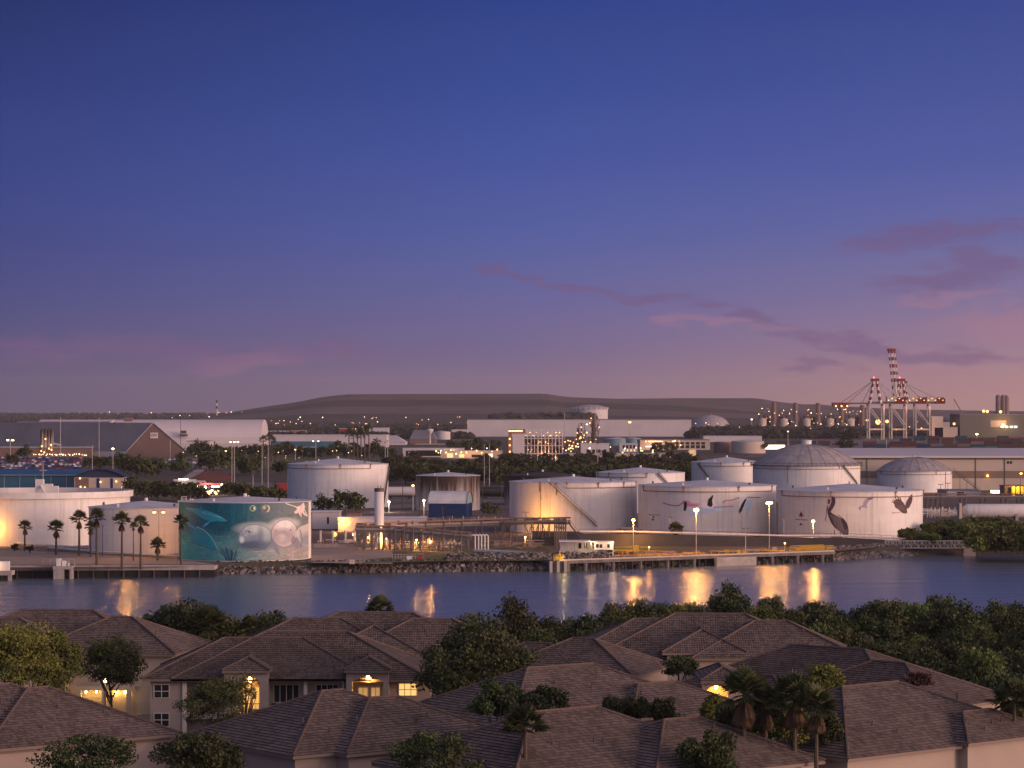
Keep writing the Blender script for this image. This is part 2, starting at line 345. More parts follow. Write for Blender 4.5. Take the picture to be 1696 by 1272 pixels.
def water_mat():
    m = bpy.data.materials.new('water'); m.use_nodes = True; t = m.node_tree; b = t.nodes['Principled BSDF']; L = t.links.new
    b.inputs['Base Color'].default_value = (.12,.15,.185,1); b.inputs['Roughness'].default_value = .21; b.inputs['IOR'].default_value = 1.8
    b.inputs['Specular IOR Level'].default_value = 1.0
    tcn = t.nodes.new('ShaderNodeTexCoord'); h = None
    for sc, st, w in (((.35,.60,1), 1.0, .48), ((1.6,2.2,1), 1.0, .22), ((.012,.11,1), 1.0, 2.4)):
        mp = N(t, 'ShaderNodeMapping'); mp.inputs['Scale'].default_value = sc; L(tcn.outputs['Object'], mp.inputs[0])
        n = N(t, 'ShaderNodeTexNoise', ins={'Scale': st, 'Detail': 4.0, 'Roughness': .55}); L(mp.outputs[0], n.inputs['Vector'])
        a = t.nodes.new('ShaderNodeMath'); a.operation = 'MULTIPLY'; a.inputs[1].default_value = w; L(n.outputs[0], a.inputs[0])
        if h is None: h = a.outputs[0]
        else:
            ad = t.nodes.new('ShaderNodeMath'); L(h, ad.inputs[0]); L(a.outputs[0], ad.inputs[1]); h = ad.outputs[0]
    bp = N(t, 'ShaderNodeBump', ins={'Strength': 1.0, 'Distance': .62}); L(h, bp.inputs['Height']); L(bp.outputs[0], b.inputs['Normal'])
    return m
M['water'] = water_mat()

def lamp_light(parent, loc, power, col=(1,.55,.2), r=.35):
    d = bpy.data.lights.new('lamp_glow', 'POINT'); d.energy = power; d.color = col; d.shadow_soft_size = r
    o = bpy.data.objects.new('lamp_glow', d); COL.objects.link(o); o.location = loc
    if parent is not None: o.parent = parent
    return o
HAZE = 0.000028
# ------------------------------------------------------------------ setting: water, land, quay edge, hills
w = MB(); w.face([(-1200, 380, 0), (1200, 380, 0), (1200, 1000, 0), (-1200, 1000, 0)])
struct(w.build('water', M['water']))
nl = MB(); nl.face([(-900, -80, 1.5), (900, -80, 1.5), (900, 428, 1.5), (-900, 428, 1.5)]); nl.face([(-900, 428, 1.5), (900, 428, 1.5), (900, 438, -2), (-900, 438, -2)])
struct(nl.build('near_ground', M['nearland']))
shore = [(-3500, 962), (-300, 960), (20, 955), (355, 952), (640, 949), (905, 946), (1100, 941), (1380, 929), (1500, 922), (1696, 917), (2100, 914), (5000, 912)]
sp0 = [G(px, py, 0) for px, py in shore]
fl = MB(); rows = []
for p in sp0:
    b = p+Vector((0, 5.5, 0))
    rows.append([(p.x, p.y+1.0, -2), (b.x, b.y, 2.5), (b.x*1.5, 1600, 2.5), (b.x*4, 5000, 2.5), (b.x*7, 8000, 4), (b.x*9, 10500, 21), (b.x*14, 15500, 24)])
for a, b in zip(rows[:-1], rows[1:]):
    for i in range(len(a)-1): fl.face([a[i], b[i], b[i+1], a[i+1]])
struct(fl.build('far_ground', M['land']))

def sheet(name, pts, m, z=2.504, kind='structure'):
    mb = MB(); mb.face([G(px, py, z) if z < 3 else G(px, py, z) for px, py in pts]); o = mb.build(name, m); o['kind'] = kind; return o
sheet('terminal_yard', [(-200, 944), (356, 938), (356, 925), (900, 905), (935, 929), (1380, 913), (1480, 905), (1696, 890), (1900, 812), (600, 812), (300, 850), (-200, 860)], M['yard'])
sheet('wharf_paving', [(-150, 936), (352, 934), (300, 926), (120, 915), (-150, 905)], M['paleyard'], 2.508)
sheet('sandy_yard', [(515, 932), (650, 934), (650, 908), (700, 900), (515, 900)], M['paleyard'], 2.508)
sheet('shore_grass', [(600, 933), (700, 930), (925, 928), (930, 914), (800, 908), (700, 918), (610, 926)], M['grass'], 2.512)
sheet('lamp_lawn', [(1000, 913), (1168, 905), (1160, 899), (1000, 903)], M['grass'], 2.512)
sheet('pond_grass', [(980, 905), (840, 905), (790, 905), (790, 897), (980, 897)], M['grass'], 2.512)
sheet('access_road', [(-50, 852), (480, 838), (480, 828), (-50, 838)], M['asphalt'], 2.512)
sheet('mid_lawn', [(380, 777), (480, 775), (480, 766), (640, 765), (640, 757), (330, 758)], M['grass'], 2.508)
sheet('parking_surface', [(-60, 779), (150, 779), (160, 757), (-60, 757)], M['asphalt'], 2.508)
sheet('parking_surface', [(262, 776), (372, 776), (330, 757), (262, 757)], M['asphalt'], 2.508)
sheet('container_yard', [(1230, 757), (2000, 757), (2000, 728), (1330, 728)], M['asphalt'], 2.508)
sheet('mid_road', [(330, 806), (480, 806), (480, 799), (330, 799)], M['asphalt'], 2.512)
sheet('rail_yard', [(640, 842), (850, 842), (850, 815), (640, 815)], M['asphalt'], 2.508)

# phosphate stack: terraced mound on the horizon
def mound(name, crest, Yc, front, terr, bk=900, m=None):
    mb = MB(); xs = []; n = 90; lt = len(crest) > 8
    x0, x1 = crest[0][0], crest[-1][0]
    for i in range(n+1):
        px = x0+(x1-x0)*i/n
        for (a, ya), (b, yb) in zip(crest[:-1], crest[1:]):
            if a <= px <= b: py = ya+(yb-ya)*(px-a)/(b-a); break
        z = max(3.0, ZZ(py, Yc))
        col = [(XX(px, Yc), Yc-front, 2.0)]
        for k in range(1, terr+1):
            f0 = k/terr; zz = 2.5+(z-2.5)*f0
            y1 = Yc-front*(1-f0)
            zp = 2.5+(z-2.5)*((k-1)/terr)
            wob = 1+.02*math.sin(i*.7+k)
            col.append((XX(px, Yc), y1-front/terr*.35, zp+(zz-zp)*.92*wob)); col.append((XX(px, Yc), y1, zz))
        col += [(XX(px, Yc), Yc+bk, z*.96), (XX(px, Yc), Yc+bk*2, 2.0)]
        xs.append(col)
    for a, b in zip(xs[:-1], xs[1:]):
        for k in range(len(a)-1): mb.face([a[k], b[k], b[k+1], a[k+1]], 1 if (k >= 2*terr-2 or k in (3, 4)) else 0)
    return struct(mb.build(name, [m or M['stackhill'], M['stacktop']]))
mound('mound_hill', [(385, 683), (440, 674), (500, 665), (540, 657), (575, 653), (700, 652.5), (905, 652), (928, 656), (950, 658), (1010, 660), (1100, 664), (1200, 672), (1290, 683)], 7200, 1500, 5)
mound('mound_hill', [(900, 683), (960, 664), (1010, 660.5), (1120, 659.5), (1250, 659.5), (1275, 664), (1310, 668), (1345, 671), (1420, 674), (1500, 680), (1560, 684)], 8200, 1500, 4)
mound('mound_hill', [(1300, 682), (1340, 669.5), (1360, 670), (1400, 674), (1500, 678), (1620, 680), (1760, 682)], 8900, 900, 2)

# far woods: a mass of low crowns towards the horizon
def wood(name, rows, seed, m):
    rg = np.random.default_rng(seed); V = []; Fc = []; b = 0
    for (px0, px1, Y, zt, hw, dens) in rows:
        n = int((px1-px0)*dens)
        for i in range(n):
            px = rg.uniform(px0, px1); y = Y*rg.uniform(.985, 1.015); x = XX(px, y); h = hw*rg.uniform(.65, 1.25); base = zt
            r = h*rg.uniform(.5, .95); cx = 5
            pts = [(x, y, base+h)]
            for ring, (rr, zz) in enumerate(((.62, .82), (1.0, .45), (.85, .0))):
                for k in range(cx):
                    a = 2*math.pi*(k+.5*ring)/cx+i; q = rr*r*rg.uniform(.75, 1.25)
                    pts.append((x+q*math.cos(a), y+q*math.sin(a), base+h*zz*rg.uniform(.85, 1.1)))
            V += pts
            for k in range(cx): Fc.append((b, b+1+k, b+1+(k+1) % cx))
            for ring in range(2):
                o1 = b+1+ring*cx; o2 = o1+cx
                for k in range(cx): Fc.append((o1+k, o2+k, o2+(k+1) % cx)); Fc.append((o1+k, o2+(k+1) % cx, o1+(k+1) % cx))
            b = len(V)
    me = bpy.data.meshes.new(name); me.from_pydata(V, [], Fc); me.materials.append(m); o = bpy.data.objects.new(name, me); COL.objects.link(o); o['kind'] = 'stuff'
    tag(o, 'dark mass of far woods along the horizon', 'wood'); return o
wood('far_wood', [(-60, 1800, 10300, 20.5, 13, .9), (-60, 1800, 9500, 13, 14, .8), (-60, 460, 8300, 5, 13, .9), (-60, 520, 7000, 2, 14, .9), (-60, 1100, 5600, 2, 11, .8), (380, 1500, 4900, 2, 10, .8),
    (430, 780, 4300, 2, 11, .9), (-60, 60, 3600, 2, 14, 1.1), (1145, 1600, 4100, 2, 9, .9), (440, 780, 3650, 2, 9, .8), (1140, 1420, 3700, 2, 10, 1.0), (820, 980, 5300, 10, 24, .8),
    (1560, 1760, 6000, 2, 16, .8)], 3, M['farwood'])

# ------------------------------------------------------------------ storage tanks
def pos_on(px, py, T, off=.03):
    """point on tank T's wall at photo column px, row py"""
    s = (px-T['cpx'])/T['hw']; s = max(-.985, min(.985, s)); a = math.asin(s)
    r = T['R']+off; x = r*math.sin(a); y = -r*math.cos(a)
    return Vector((x, y, ZZ(py, T['Yc']+y)-2.5))
TANKS = {}
def tank(key, label, xl, xr, ytop, yapex, ybase, roof='cone', wall='tank', roofm='tankroof', girder=0, stair=None, ring=True, parts=(), lines=()):
    hw = (xr-xl)/2; Yf = YY(ybase); Rr = hw*Yf/(F-hw); Yc = Yf+Rr; cpx = (xl+xr)/2
    X = XX(cpx, Yc); top = ZZ(ytop, Yc)-2.5; apex = ZZ(yapex, Yc)-2.5
    T = dict(hw=hw, R=Rr, Yc=Yc, cpx=cpx, top=top); TANKS[key] = T
    t = thing('storage_tank', label, 'storage tank', (X, Yc, 2.5), 0, 'cylindrical storage tanks of the terminal')
    T['obj'] = t
    mb = MB(); ns_ = 120
    for i in range(ns_):
        a, b = 2*math.pi*i/ns_, 2*math.pi*(i+1)/ns_; mb.face([(Rr*math.cos(a), Rr*math.sin(a), 0), (Rr*math.cos(b), Rr*math.sin(b), 0), (Rr*math.cos(b), Rr*math.sin(b), top), (Rr*math.cos(a), Rr*math.sin(a), top)], 0, [(a*Rr, 0), (b*Rr, 0), (b*Rr, top), (a*Rr, top)])
    if roof == 'open': mb.lathe((0, 0, 0), [(Rr, top), (Rr-.25, top), (Rr-.25, top-4)], 120)
    mb.build('shell', M[wall], t, smooth=False)
    nseg = 72
    if roof == 'cone':
        mb = MB(); mb.lathe((0, 0, 0), [(Rr+.25, top-.12), (Rr+.25, top+.02), (.6, apex), (.01, apex)], nseg); mb.build('roof', M[roofm], t)
    elif roof == 'dome':
        mb = MB(); pr = [(Rr+.5, top-.3), (Rr+.5, top+.05)]
        h = apex-top; rs = (Rr*Rr+h*h)/(2*h)
        for i in range(11):
            q = Rr*(1-i/10); pr.append((max(.01, q), top+.05+math.sqrt(max(0, rs*rs-q*q))-(rs-h)))
        mb.lathe((0, 0, 0), pr, nseg)
        mb.build('roof', M[roofm], t, smooth=True)
        rb = MB()
        for k in range(24):
            a = 2*math.pi*k/24
            for (r1, z1), (r2, z2) in zip(pr[1:-1], pr[2:]): rb.tube((r1*math.cos(a), r1*math.sin(a), z1+.05), (r2*math.cos(a), r2*math.sin(a), z2+.05), .07, 4)
        rb.build('roof_rib', M['greyroof'], t)
    else:
        mb = MB(); mb.lathe((0, 0, 0), [(Rr-.3, top-2.6), (Rr-.3, top-2.4), (.01, top-2.2)], nseg); mb.build('floating_roof', M['rust'], t)
    # rim rail and vents
    if roof != 'open':
        mb = MB(); rr = Rr-.1
        mb.tube((0, 0, apex-.1), (0, 0, apex+.7), .45, 8); mb.build('centre_vent', M['wsteel'], t)
        for k in range(5): a = k*1.3+.3; mb = MB(); mb.box((.8*Rr*math.cos(a), .8*Rr*math.sin(a), top+(apex-top)*.25+.3), (.5, .5, .7)); mb.build('roof_vent', M['wsteel' if k % 2 else 'dsteel'], t)
    if girder == 1:
        mb = MB(); mb.lathe((0, 0, 0), [(Rr, top-1.7), (Rr+.9, top-1.6), (Rr+.9, top+.05), (Rr+.75, top+.05), (Rr+.75, top-1.4), (Rr, top-1.5)], 120); mb.build('wind_girder', M['wsteel'], t)
    # foam or deluge pipe ring under the rim
    if ring:
        mb = MB(); a0, a1 = ring if isinstance(ring, tuple) else (-.75, .9); n = 26; zz = top-1.5
        ps = [Vector(((Rr+.25)*math.sin(a0+(a1-a0)*i/n), -(Rr+.25)*math.cos(a0+(a1-a0)*i/n), zz)) for i in range(n+1)]
        mb.path(ps, .12, 5)
        for i in (0, 9, 18, n): mb.tube(ps[i], ps[i]+Vector((0, 0, 1.6)), .12, 5); mb.box(ps[i]+Vector((0, 0, 1.4)), (.5, .4, .5))
        mb.build('foam_pipe', M['rust'], t)
    if stair:
        mb = MB(); (xa, ya, xb, yb) = stair; n = 34
        ps = [pos_on(xa+(xb-xa)*i/n, ya+(yb-ya)*i/n, T, .65) for i in range(n+1)]
        for a, b in zip(ps[:-1], ps[1:]):
            mb.beam(a, b, .75, .14); u = Vector((0, 0, 1.0)); mb.tube(a+u, b+u, .04, 4); mb.tube(a, a+u, .035, 4)
        mb.build('stair', M['steel'], t)
    if lines:
        for (px, y0, y1) in lines: mb = MB(); mb.tube(pos_on(px, y0, T, .2), pos_on(px, y1, T, .2), .11, 5); mb.build('down_pipe', M['rust'], t)
    return t, T

tank('T1', 'huge open-topped white tank at the left frame edge with a wide rim band', -90, 214, 812, 806, 905, roof='open', girder=1, ring=False)
tank('T2', 'low cone-roofed white tank between the open tank and the sea mural tank', 148, 336, 839, 829, 918, ring=False)
tank('T3', 'teal tank on the bank painted with dolphins and manatees', 296, 515, 829, 822, 930, ring=False)
tank('T4', 'tall pink-lit white tank behind the sea mural tank', 476, 643, 768, 759, 842, ring=(-1.3, .75), stair=(642.5, 772, 634, 838))
tank('T5', 'small rust-streaked tank behind the blue-walled arched shed', 689, 795, 787, 782, 846, wall='tankdirty', roofm='tankroof', ring=False, lines=((696, 788, 842), (782, 788, 842)))
tank('T6', 'tank with a soot-black rim behind the floodlit tank', 835, 962, 787, 781, 838, wall='tanksooty', roofm='tankdark', ring=False)
tank('T7', 'plain white tank lit orange by a floodlight with a long diagonal stair', 844, 1055, 797, 789, 884, stair=(909, 799, 985, 872), ring=(-.12, 1.3), lines=((893, 798, 814), (895, 798, 884), (920, 798, 820)))
tank('T8', 'half-hidden white tank rising behind the two central front tanks', 987, 1134, 782, 774, 850, stair=(1085, 784, 1106, 808), ring=(-1.3, .1))
tank('T9', 'white tank painted with flying flamingos', 1057, 1285, 803, 795, 889, ring=(-1.2, 1.1))
tank('T10', 'plain white tank left of the big domed tank', 1145, 1262, 765, 757, 824, stair=(1155, 768, 1172, 793), ring=(-.9, 1.0))
tank('T11', 'largest domed white tank with a cupola on top', 1247, 1424, 769, 736, 832, roof='dome', roofm='dome', ring=(-1.4, 1.4), stair=(1386, 772, 1412, 802), lines=((1297, 772, 800),))
tank('T12', 'white tank painted with a pelican and an eagle', 1289, 1527, 811, 801, 895, ring=(-1.3, 1.35))
tank('T13', 'smaller domed tank in front of the striped warehouse', 1453, 1576, 779, 757, 816, roof='dome', roofm='dome', ring=(-1.2, 1.2), lines=((1559, 780, 812),))
T = TANKS
# cupola on the big dome, boarding stairs
ob = T['T11']['obj']; ap = ZZ(736, T['T11']['Yc'])-2.5
mb = MB(); mb.lathe((0, 0, ap-.4), [(2.1, 0), (2.1, 1.9), (2.3, 1.95), (2.3, 2.1), (.01, 2.3)], 16); mb.build('cupola', M['wsteel'], ob)
mb = MB(); rr = T['T11']['R']+.9; n = 80; tz = T['T11']['top']
for i in range(n):
    a, b = 2*math.pi*i/n, 2*math.pi*(i+1)/n
    for dz in (0, 1.0): mb.tube((rr*math.cos(a), rr*math.sin(a), tz+dz-.2), (rr*math.cos(b), rr*math.sin(b), tz+dz-.2), .06, 4)
    mb.tube((rr*math.cos(a), rr*math.sin(a), tz-.7), (rr*math.cos(a), rr*math.sin(a), tz+.8), .06, 4)
mb.build('rim_railing', M['dsteel'], ob)
# external stair of the small domed tank
ob = T['T13']['obj']; Rr = T['T13']['R']; mb = MB(); a = Vector((Rr+.4, -1.5, T['T13']['top'])); b = Vector((Rr+12.5, -4, 0))
for o in (0, 1.0): mb.beam(a+Vector((0, o, 0)), b+Vector((0, o, 0)), .18, .3); mb.tube(a+Vector((0, o, 1.1)), b+Vector((0, o, 1.1)), .06, 4)
for k in range(1, 4): q = a.lerp(b, k/4); mb.tube(q, (q.x, q.y, 0), .12, 4)
mb.build('access_stair', M['dsteel'], ob)
# service block, mast and roof fittings of the open tank
ob = T['T1']['obj']; YF = T['T1']['Yc']; tp = T['T1']['top']
def rel(px, py, Y, t): return P(px, py, Y)-t.location
mb = MB(); p = rel(66, 812, YF+14, ob); mb.bb(p.x-1.1, p.x+1.1, p.y-1, p.y+1, tp-2, tp+2.7); mb.bb(p.x+1.1, p.x+3.6, p.y-1, p.y+1, tp-2, tp+1.4); mb.bb(p.x+3.6, p.x+5.2, p.y-1, p.y+1, tp-2, tp+.8)
mb.beam((p.x+.6, p.y-1, tp+1.0), (p.x+3.0, p.y-5, tp-2.3), .8, .2); mb.build('gauger_platform', M['wsteel'], ob)
mb = MB(); mb.tube((p.x+.9, p.y, tp+2.6), (p.x+.9, p.y, tp+7.2), .12, 5); mb.box((p.x+.9, p.y, tp+5.2), (2.0, .3, .3)); mb.build('mast', M['pole'], ob)
# mural tank roof hatch
ob = T['T3']['obj']; mb = MB(); tp = T['T3']['top']; q = pos_on(301, 829, T['T3'], -.6)
for dx in (0, 1.1): mb.tube((q.x+dx, q.y, tp), (q.x+dx, q.y, tp+1.1), .06, 4)
mb.tube((q.x, q.y, tp+1.1), (q.x+1.1, q.y, tp+1.1), .06, 4); mb.tube((q.x, q.y, tp+.6), (q.x+1.1, q.y, tp+.6), .06, 4)
for dx in (2.0, 2.6): mb.tube((q.x+dx, q.y+.6, tp), (q.x+dx, q.y+.6, tp+.6), .18, 6)
mb.build('roof_railing', M['wsteel'], ob)

# ------------------------------------------------------------------ murals painted on the walls (vertex-painted patches of the wall itself)
WL = np.array(lin((150, 137, 136)))
class Canvas:
    def __init__(s, x0, x1, y0, y1, k=3):
        s.x0, s.y0, s.k = x0, y0, k; s.w, s.h = int((x1-x0)*k), int((y1-y0)*k)
        s.c = np.zeros((s.h, s.w, 3)); s.a = np.zeros((s.h, s.w))
        s.X, s.Y = np.meshgrid(x0+(np.arange(s.w)+.5)/k, y0+(np.arange(s.h)+.5)/k)
    def alb(s, rgb): return np.minimum(np.array(lin(rgb))/WL*.72, .85)
    def soft(s, m, b):
        for _ in range(b):
            m = (m+np.roll(m, 1, 0)+np.roll(m, -1, 0)+np.roll(m, 1, 1)+np.roll(m, -1, 1))/5
        return m
    def put(s, m, rgb, op=1.0):
        m = np.clip(m, 0, 1)*op; s.c = s.c*(1-m[..., None])+s.alb(rgb)*m[..., None]; s.a = np.maximum(s.a, m)
    def poly(s, pts, rgb, b=1, op=1.0):
        n = len(pts); m = np.zeros(s.X.shape, bool)
        for i in range(n):
            (x1, y1), (x2, y2) = pts[i], pts[(i+1) % n]
            if y1 == y2: continue
            m ^= ((y1 > s.Y) != (y2 > s.Y)) & (s.X < (x2-x1)*(s.Y-y1)/(y2-y1)+x1)
        m = s.soft(m.astype(float), b); s.put(m, rgb, op); return m
    def dist(s, pts):
        d = np.full(s.X.shape, 1e9)
        for (x1, y1), (x2, y2) in zip(pts[:-1], pts[1:]):
            dx, dy = x2-x1, y2-y1; t = np.clip(((s.X-x1)*dx+(s.Y-y1)*dy)/(dx*dx+dy*dy+1e-9), 0, 1)
            d = np.minimum(d, np.hypot(s.X-x1-t*dx, s.Y-y1-t*dy))
        return d
    def line(s, pts, w, rgb, op=1.0): s.put(np.clip((w/2+.25-s.dist(pts))/.5, 0, 1), rgb, op)
    def ell(s, cx, cy, rx, ry, rgb, e=.12, op=1.0):
        d = np.hypot((s.X-cx)/rx, (s.Y-cy)/ry); s.put(np.clip((1+e-d)/e/1.5, 0, 1), rgb, op)
def spline(pts, n=5):
    out = []; q = [pts[0]]+list(pts)+[pts[-1]]
    for i in range(1, len(q)-2):
        for k in range(n):
            t = k/n; out.append(tuple(.5*((2*q[i][j])+(-q[i-1][j]+q[i+1][j])*t+(2*q[i-1][j]-5*q[i][j]+4*q[i+1][j]-q[i+2][j])*t*t+(-q[i-1][j]+3*q[i][j]-3*q[i+1][j]+q[i+2][j])*t**3) for j in (0, 1)))
    return out+[pts[-1]]
def mural_mat():
    m = mat('mural_paint', (.5, .5, .5), .6, var=.1, streak=.25); t = m.node_tree; b = t.nodes['Principled BSDF']
    at = t.nodes.new('ShaderNodeAttribute'); at.attribute_name = 'paint'
    src = b.inputs['Base Color'].links[0].from_socket
    mixn = src.node; t.links.new(at.outputs['Color'], mixn.inputs[6]); return m
M['mural'] = mural_mat()
def apply(cv, T, name, px0, px1, py0, py1, full=False, n=420, mz=170, off=.035):
    a0 = math.asin((px0-T['cpx'])/T['hw']); a1 = math.asin((px1-T['cpx'])/T['hw'])
    th = np.linspace(a0, a1, n+1); R_ = T['R']+off
    z0 = ZZ(py1, T['Yc']-T['R'])-2.5; z1 = ZZ(py0, T['Yc']-T['R'])-2.5
    if full: z0 = max(z0, .02); z1 = min(z1, T['top']-.02)
    zz = np.linspace(z0, z1, mz+1); TH, Zg = np.meshgrid(th, zz)
    X = R_*np.sin(TH); Yl = -R_*np.cos(TH)
    px = T['cpx']+T['hw']*np.sin(TH)
    py = HY+(H-(Zg+2.5))*F/(T['Yc']-T['R'])
    ix = np.clip(((px-cv.x0)*cv.k).astype(int), 0, cv.w-1); iy = np.clip(((py-cv.y0)*cv.k).astype(int), 0, cv.h-1)
    c = cv.c[iy, ix]; a = cv.a[iy, ix]
    if not full: c = c*1.0; c = np.where(a[..., None] > 0, c/np.maximum(a[..., None], 1e-3)*a[..., None]+np.array(WHITE)*(1-a[..., None]), np.array(WHITE))
    idx = np.arange((n+1)*(mz+1)).reshape(mz+1, n+1)
    f = np.stack([idx[:-1, :-1], idx[:-1, 1:], idx[1:, 1:], idx[1:, :-1]], -1).reshape(-1, 4)
    if not full:
        fa = a.ravel()[f].max(1); f = f[fa > .02]
    used, inv = np.unique(f, return_inverse=True); f = inv.reshape(-1, 4)
    v = np.stack([X.ravel(), Yl.ravel(), Zg.ravel()], -1)[used]; cc = c.reshape(-1, 3)[used]
    me = bpy.data.meshes.new(name); me.from_pydata(v.tolist(), [], f.tolist())
    at = me.color_attributes.new('paint', 'FLOAT_COLOR', 'POINT')
    at.data.foreach_set('color', np.concatenate([cc, np.ones((len(cc), 1))], 1).astype(np.float32).ravel())
    me.materials.append(M['mural']); me.polygons.foreach_set('use_smooth', [True]*len(f))
    o = bpy.data.objects.new(name, me); COL.objects.link(o); o.parent = T['obj']; return o
def bgpaint(cv, fn):
    cv.c = fn(cv.X, cv.Y); cv.a[:] = 1

# sea mural ---------------------------------------------------------
cv = Canvas(296, 516, 826, 934, 3); g = np.random.default_rng(1)
def lerp(a, b, t): return a+(b-a)*np.clip(t, 0, 1)[..., None]
tl, tm, tr = cv.alb((6, 72, 80)), cv.alb((5, 54, 64)), cv.alb((74, 74, 74))
bl, bm, br = cv.alb((38, 108, 108)), cv.alb((62, 88, 88)), cv.alb((102, 92, 88))
u = (cv.X-300)/215; vv = (cv.Y-829)/101
topc = np.where((u < .5)[..., None], lerp(tl, tm, u*2.4), lerp(tm, tr, (u-.5)*2.4)); botc = np.where((u < .45)[..., None], lerp(bl, bm, u/.45), lerp(bm, br, (u-.45)*2.6))
rip = .012*np.sin(cv.X*.9+cv.Y*.2)+.03*np.sin(cv.X*.13)
cv.c = lerp(topc, botc, (vv-.46+rip)/.26); cv.a[:] = 1
low = g.normal(size=(40, 60)); low = np.kron(low, np.ones((9, 12)))[:cv.h, :cv.w]; low = cv.soft(low, 14)
cv.c *= (1+.10*low)[..., None]; cv.c = np.clip(cv.c, .004, .9)
for k in range(36):
    x = g.uniform(298, 470); y = g.uniform(886, 926); cv.line([(x, y), (x+g.uniform(8, 30), y+g.uniform(-1.5, 1.5))], g.uniform(.4, 1.4), (90, 140, 146) if g.random() < .5 else (30, 92, 112), .35)
for k in range(50):
    x = g.uniform(400, 514); y = g.uniform(908, 929); cv.line([(x, y), (x+g.uniform(3, 12), y+g.uniform(-1, 1))], g.uniform(.6, 1.8), (150, 112, 112) if g.random() < .6 else (96, 104, 116), .45)
for k in range(26):
    x = g.uniform(300, 440); cv.line([(x, 830), (x+g.uniform(-3, 3), g.uniform(850, 892))], g.uniform(.6, 2.0), (20, 92, 116), .16)
d1 = spline([(316, 843), (330, 844), (344, 845), (356, 848), (368, 852), (378, 857), (384, 861), (386, 863), (378, 864), (370, 863), (362, 865), (352, 862), (340, 856), (330, 850), (316, 845)])
cv.poly(d1, (26, 100, 108), 2); cv.line(d1[:36], 1.0, (70, 134, 146), .7)
for k in range(26): x = g.uniform(340, 376); cv.line([(x, 850+(x-350)*.25), (x+4, 851+(x-346)*.25)], .5, (110, 160, 166), .5)
cv.poly([(340, 845), (343, 838), (348, 847)], (20, 86, 106), 1); cv.poly([(360, 864), (352, 871), (345, 875), (352, 867)], (70, 130, 146), 1)
d2 = spline([(336, 874), (345, 877), (354, 883), (362, 892), (368, 902), (372, 911), (364, 909), (356, 906), (346, 903), (336, 901), (328, 899), (324, 893), (328, 882)])
cv.poly(d2, (18, 94, 104), 2); cv.line(d2[:25], 1.2, (110, 164, 176), .8); cv.line([(326, 900), (340, 903), (356, 908), (371, 911)], 1.0, (6, 46, 60), .9)
cv.poly([(328, 884), (318, 868), (312, 862), (322, 866), (334, 874)], (16, 82, 104), 2); cv.line([(313, 863), (324, 872), (334, 877)], .7, (90, 150, 160), .6)
for k in range(30):
    x = 392+g.uniform(-13, 14); cv.line([(394+(x-394)*.5, 929), (x, 918), (x+(x-394)*.35, 906+g.uniform(0, 10))], .8, (6, 34, 62), .9)
def hair(cx, cy, r0, r1, n, col, op, w=.7, sq=.85):
    for k in range(n):
        a = g.uniform(0, 6.28); r = g.uniform(r0, r1); x = cx+r*math.cos(a); y = cy+r*sq*math.sin(a); cv.line([(x, y), (x-2.2*math.sin(a), y+2.0*sq*math.cos(a))], w, col, op)
m1 = spline([(406, 889), (409, 880), (415, 873), (424, 869.5), (436, 869), (447, 872), (455, 878), (458, 886), (457, 896), (452, 905), (446, 910), (441, 907), (437, 912), (432, 912), (427, 908), (419, 905), (412, 901), (408, 899)])
cv.poly(m1, (84, 88, 96), 2); cv.ell(432, 875, 22, 7, (142, 136, 130), .8, .85); cv.ell(448, 884, 10, 10, (122, 120, 118), .7, .6); cv.ell(430, 903, 20, 6, (38, 44, 62), .8, .8); cv.ell(441, 889, 4, 13, (58, 66, 82), .8, .6)
cv.ell(418, 884, 9, 9, (104, 106, 112), .6, .8); hair(420, 884, 4, 12, 40, (56, 62, 78), .55); hair(420, 880, 4, 12, 26, (158, 152, 146), .5)
cv.ell(411, 894, 3.6, 5, (146, 144, 144), .5, .9); cv.ell(423, 881, 1.2, 1.2, (16, 20, 32), .4); cv.line([(412, 899), (412.8, 911)], 1.3, (50, 60, 78), .9); cv.poly([(441, 904), (452, 903), (447, 911)], (60, 66, 82), 1)
m2 = spline([(457, 886), (459, 876), (466, 867), (476, 862), (487, 864), (494, 872), (497, 883), (495, 896), (488, 904), (478, 908), (468, 904), (460, 895)])
cv.poly(m2, (128, 112, 112), 2); cv.ell(478, 869, 15, 7, (172, 150, 144), .8, .85); cv.ell(475, 889, 11, 9, (104, 88, 94), .7, .7); cv.ell(474, 892, 6.5, 5.5, (138, 120, 118), .6, .8)
for rx, ry in ((14, 13), (10.5, 9.5), (7, 6)): cv.put(np.clip(1-np.abs(np.hypot((cv.X-475)/rx, (cv.Y-888)/ry)-1)*rx/1.0, 0, 1)*np.clip((cv.Y-878)/8, .25, 1), (84, 72, 80), .45)
cv.ell(465, 880, .9, .9, (50, 42, 50), .4); cv.ell(487, 879, .9, .9, (50, 42, 50), .4); hair(476, 882, 8, 18, 44, (94, 80, 88), .45)
cv.poly(spline([(458, 888), (462, 898), (468, 908), (471, 920), (465, 916), (459, 903)]), (80, 78, 92), 2); cv.poly(spline([(491, 888), (499, 900), (500, 910), (493, 908), (487, 898)]), (92, 80, 90), 2)
cv.line(m1+[m1[0]], 1.3, (46, 54, 70), .65); cv.line(m2+[m2[0]], 1.3, (66, 54, 64), .65)
m3 = spline([(495, 882), (500, 875), (508, 872), (517, 871), (517, 906), (507, 909), (500, 901), (496, 892)])
cv.poly(m3, (132, 120, 116), 3); cv.ell(510, 898, 9, 10, (84, 84, 92), .7, .85); cv.line([(501, 880), (504, 898), (501, 914)], 1.6, (74, 66, 74), .85); cv.line(m3, 1.2, (66, 58, 66), .5)
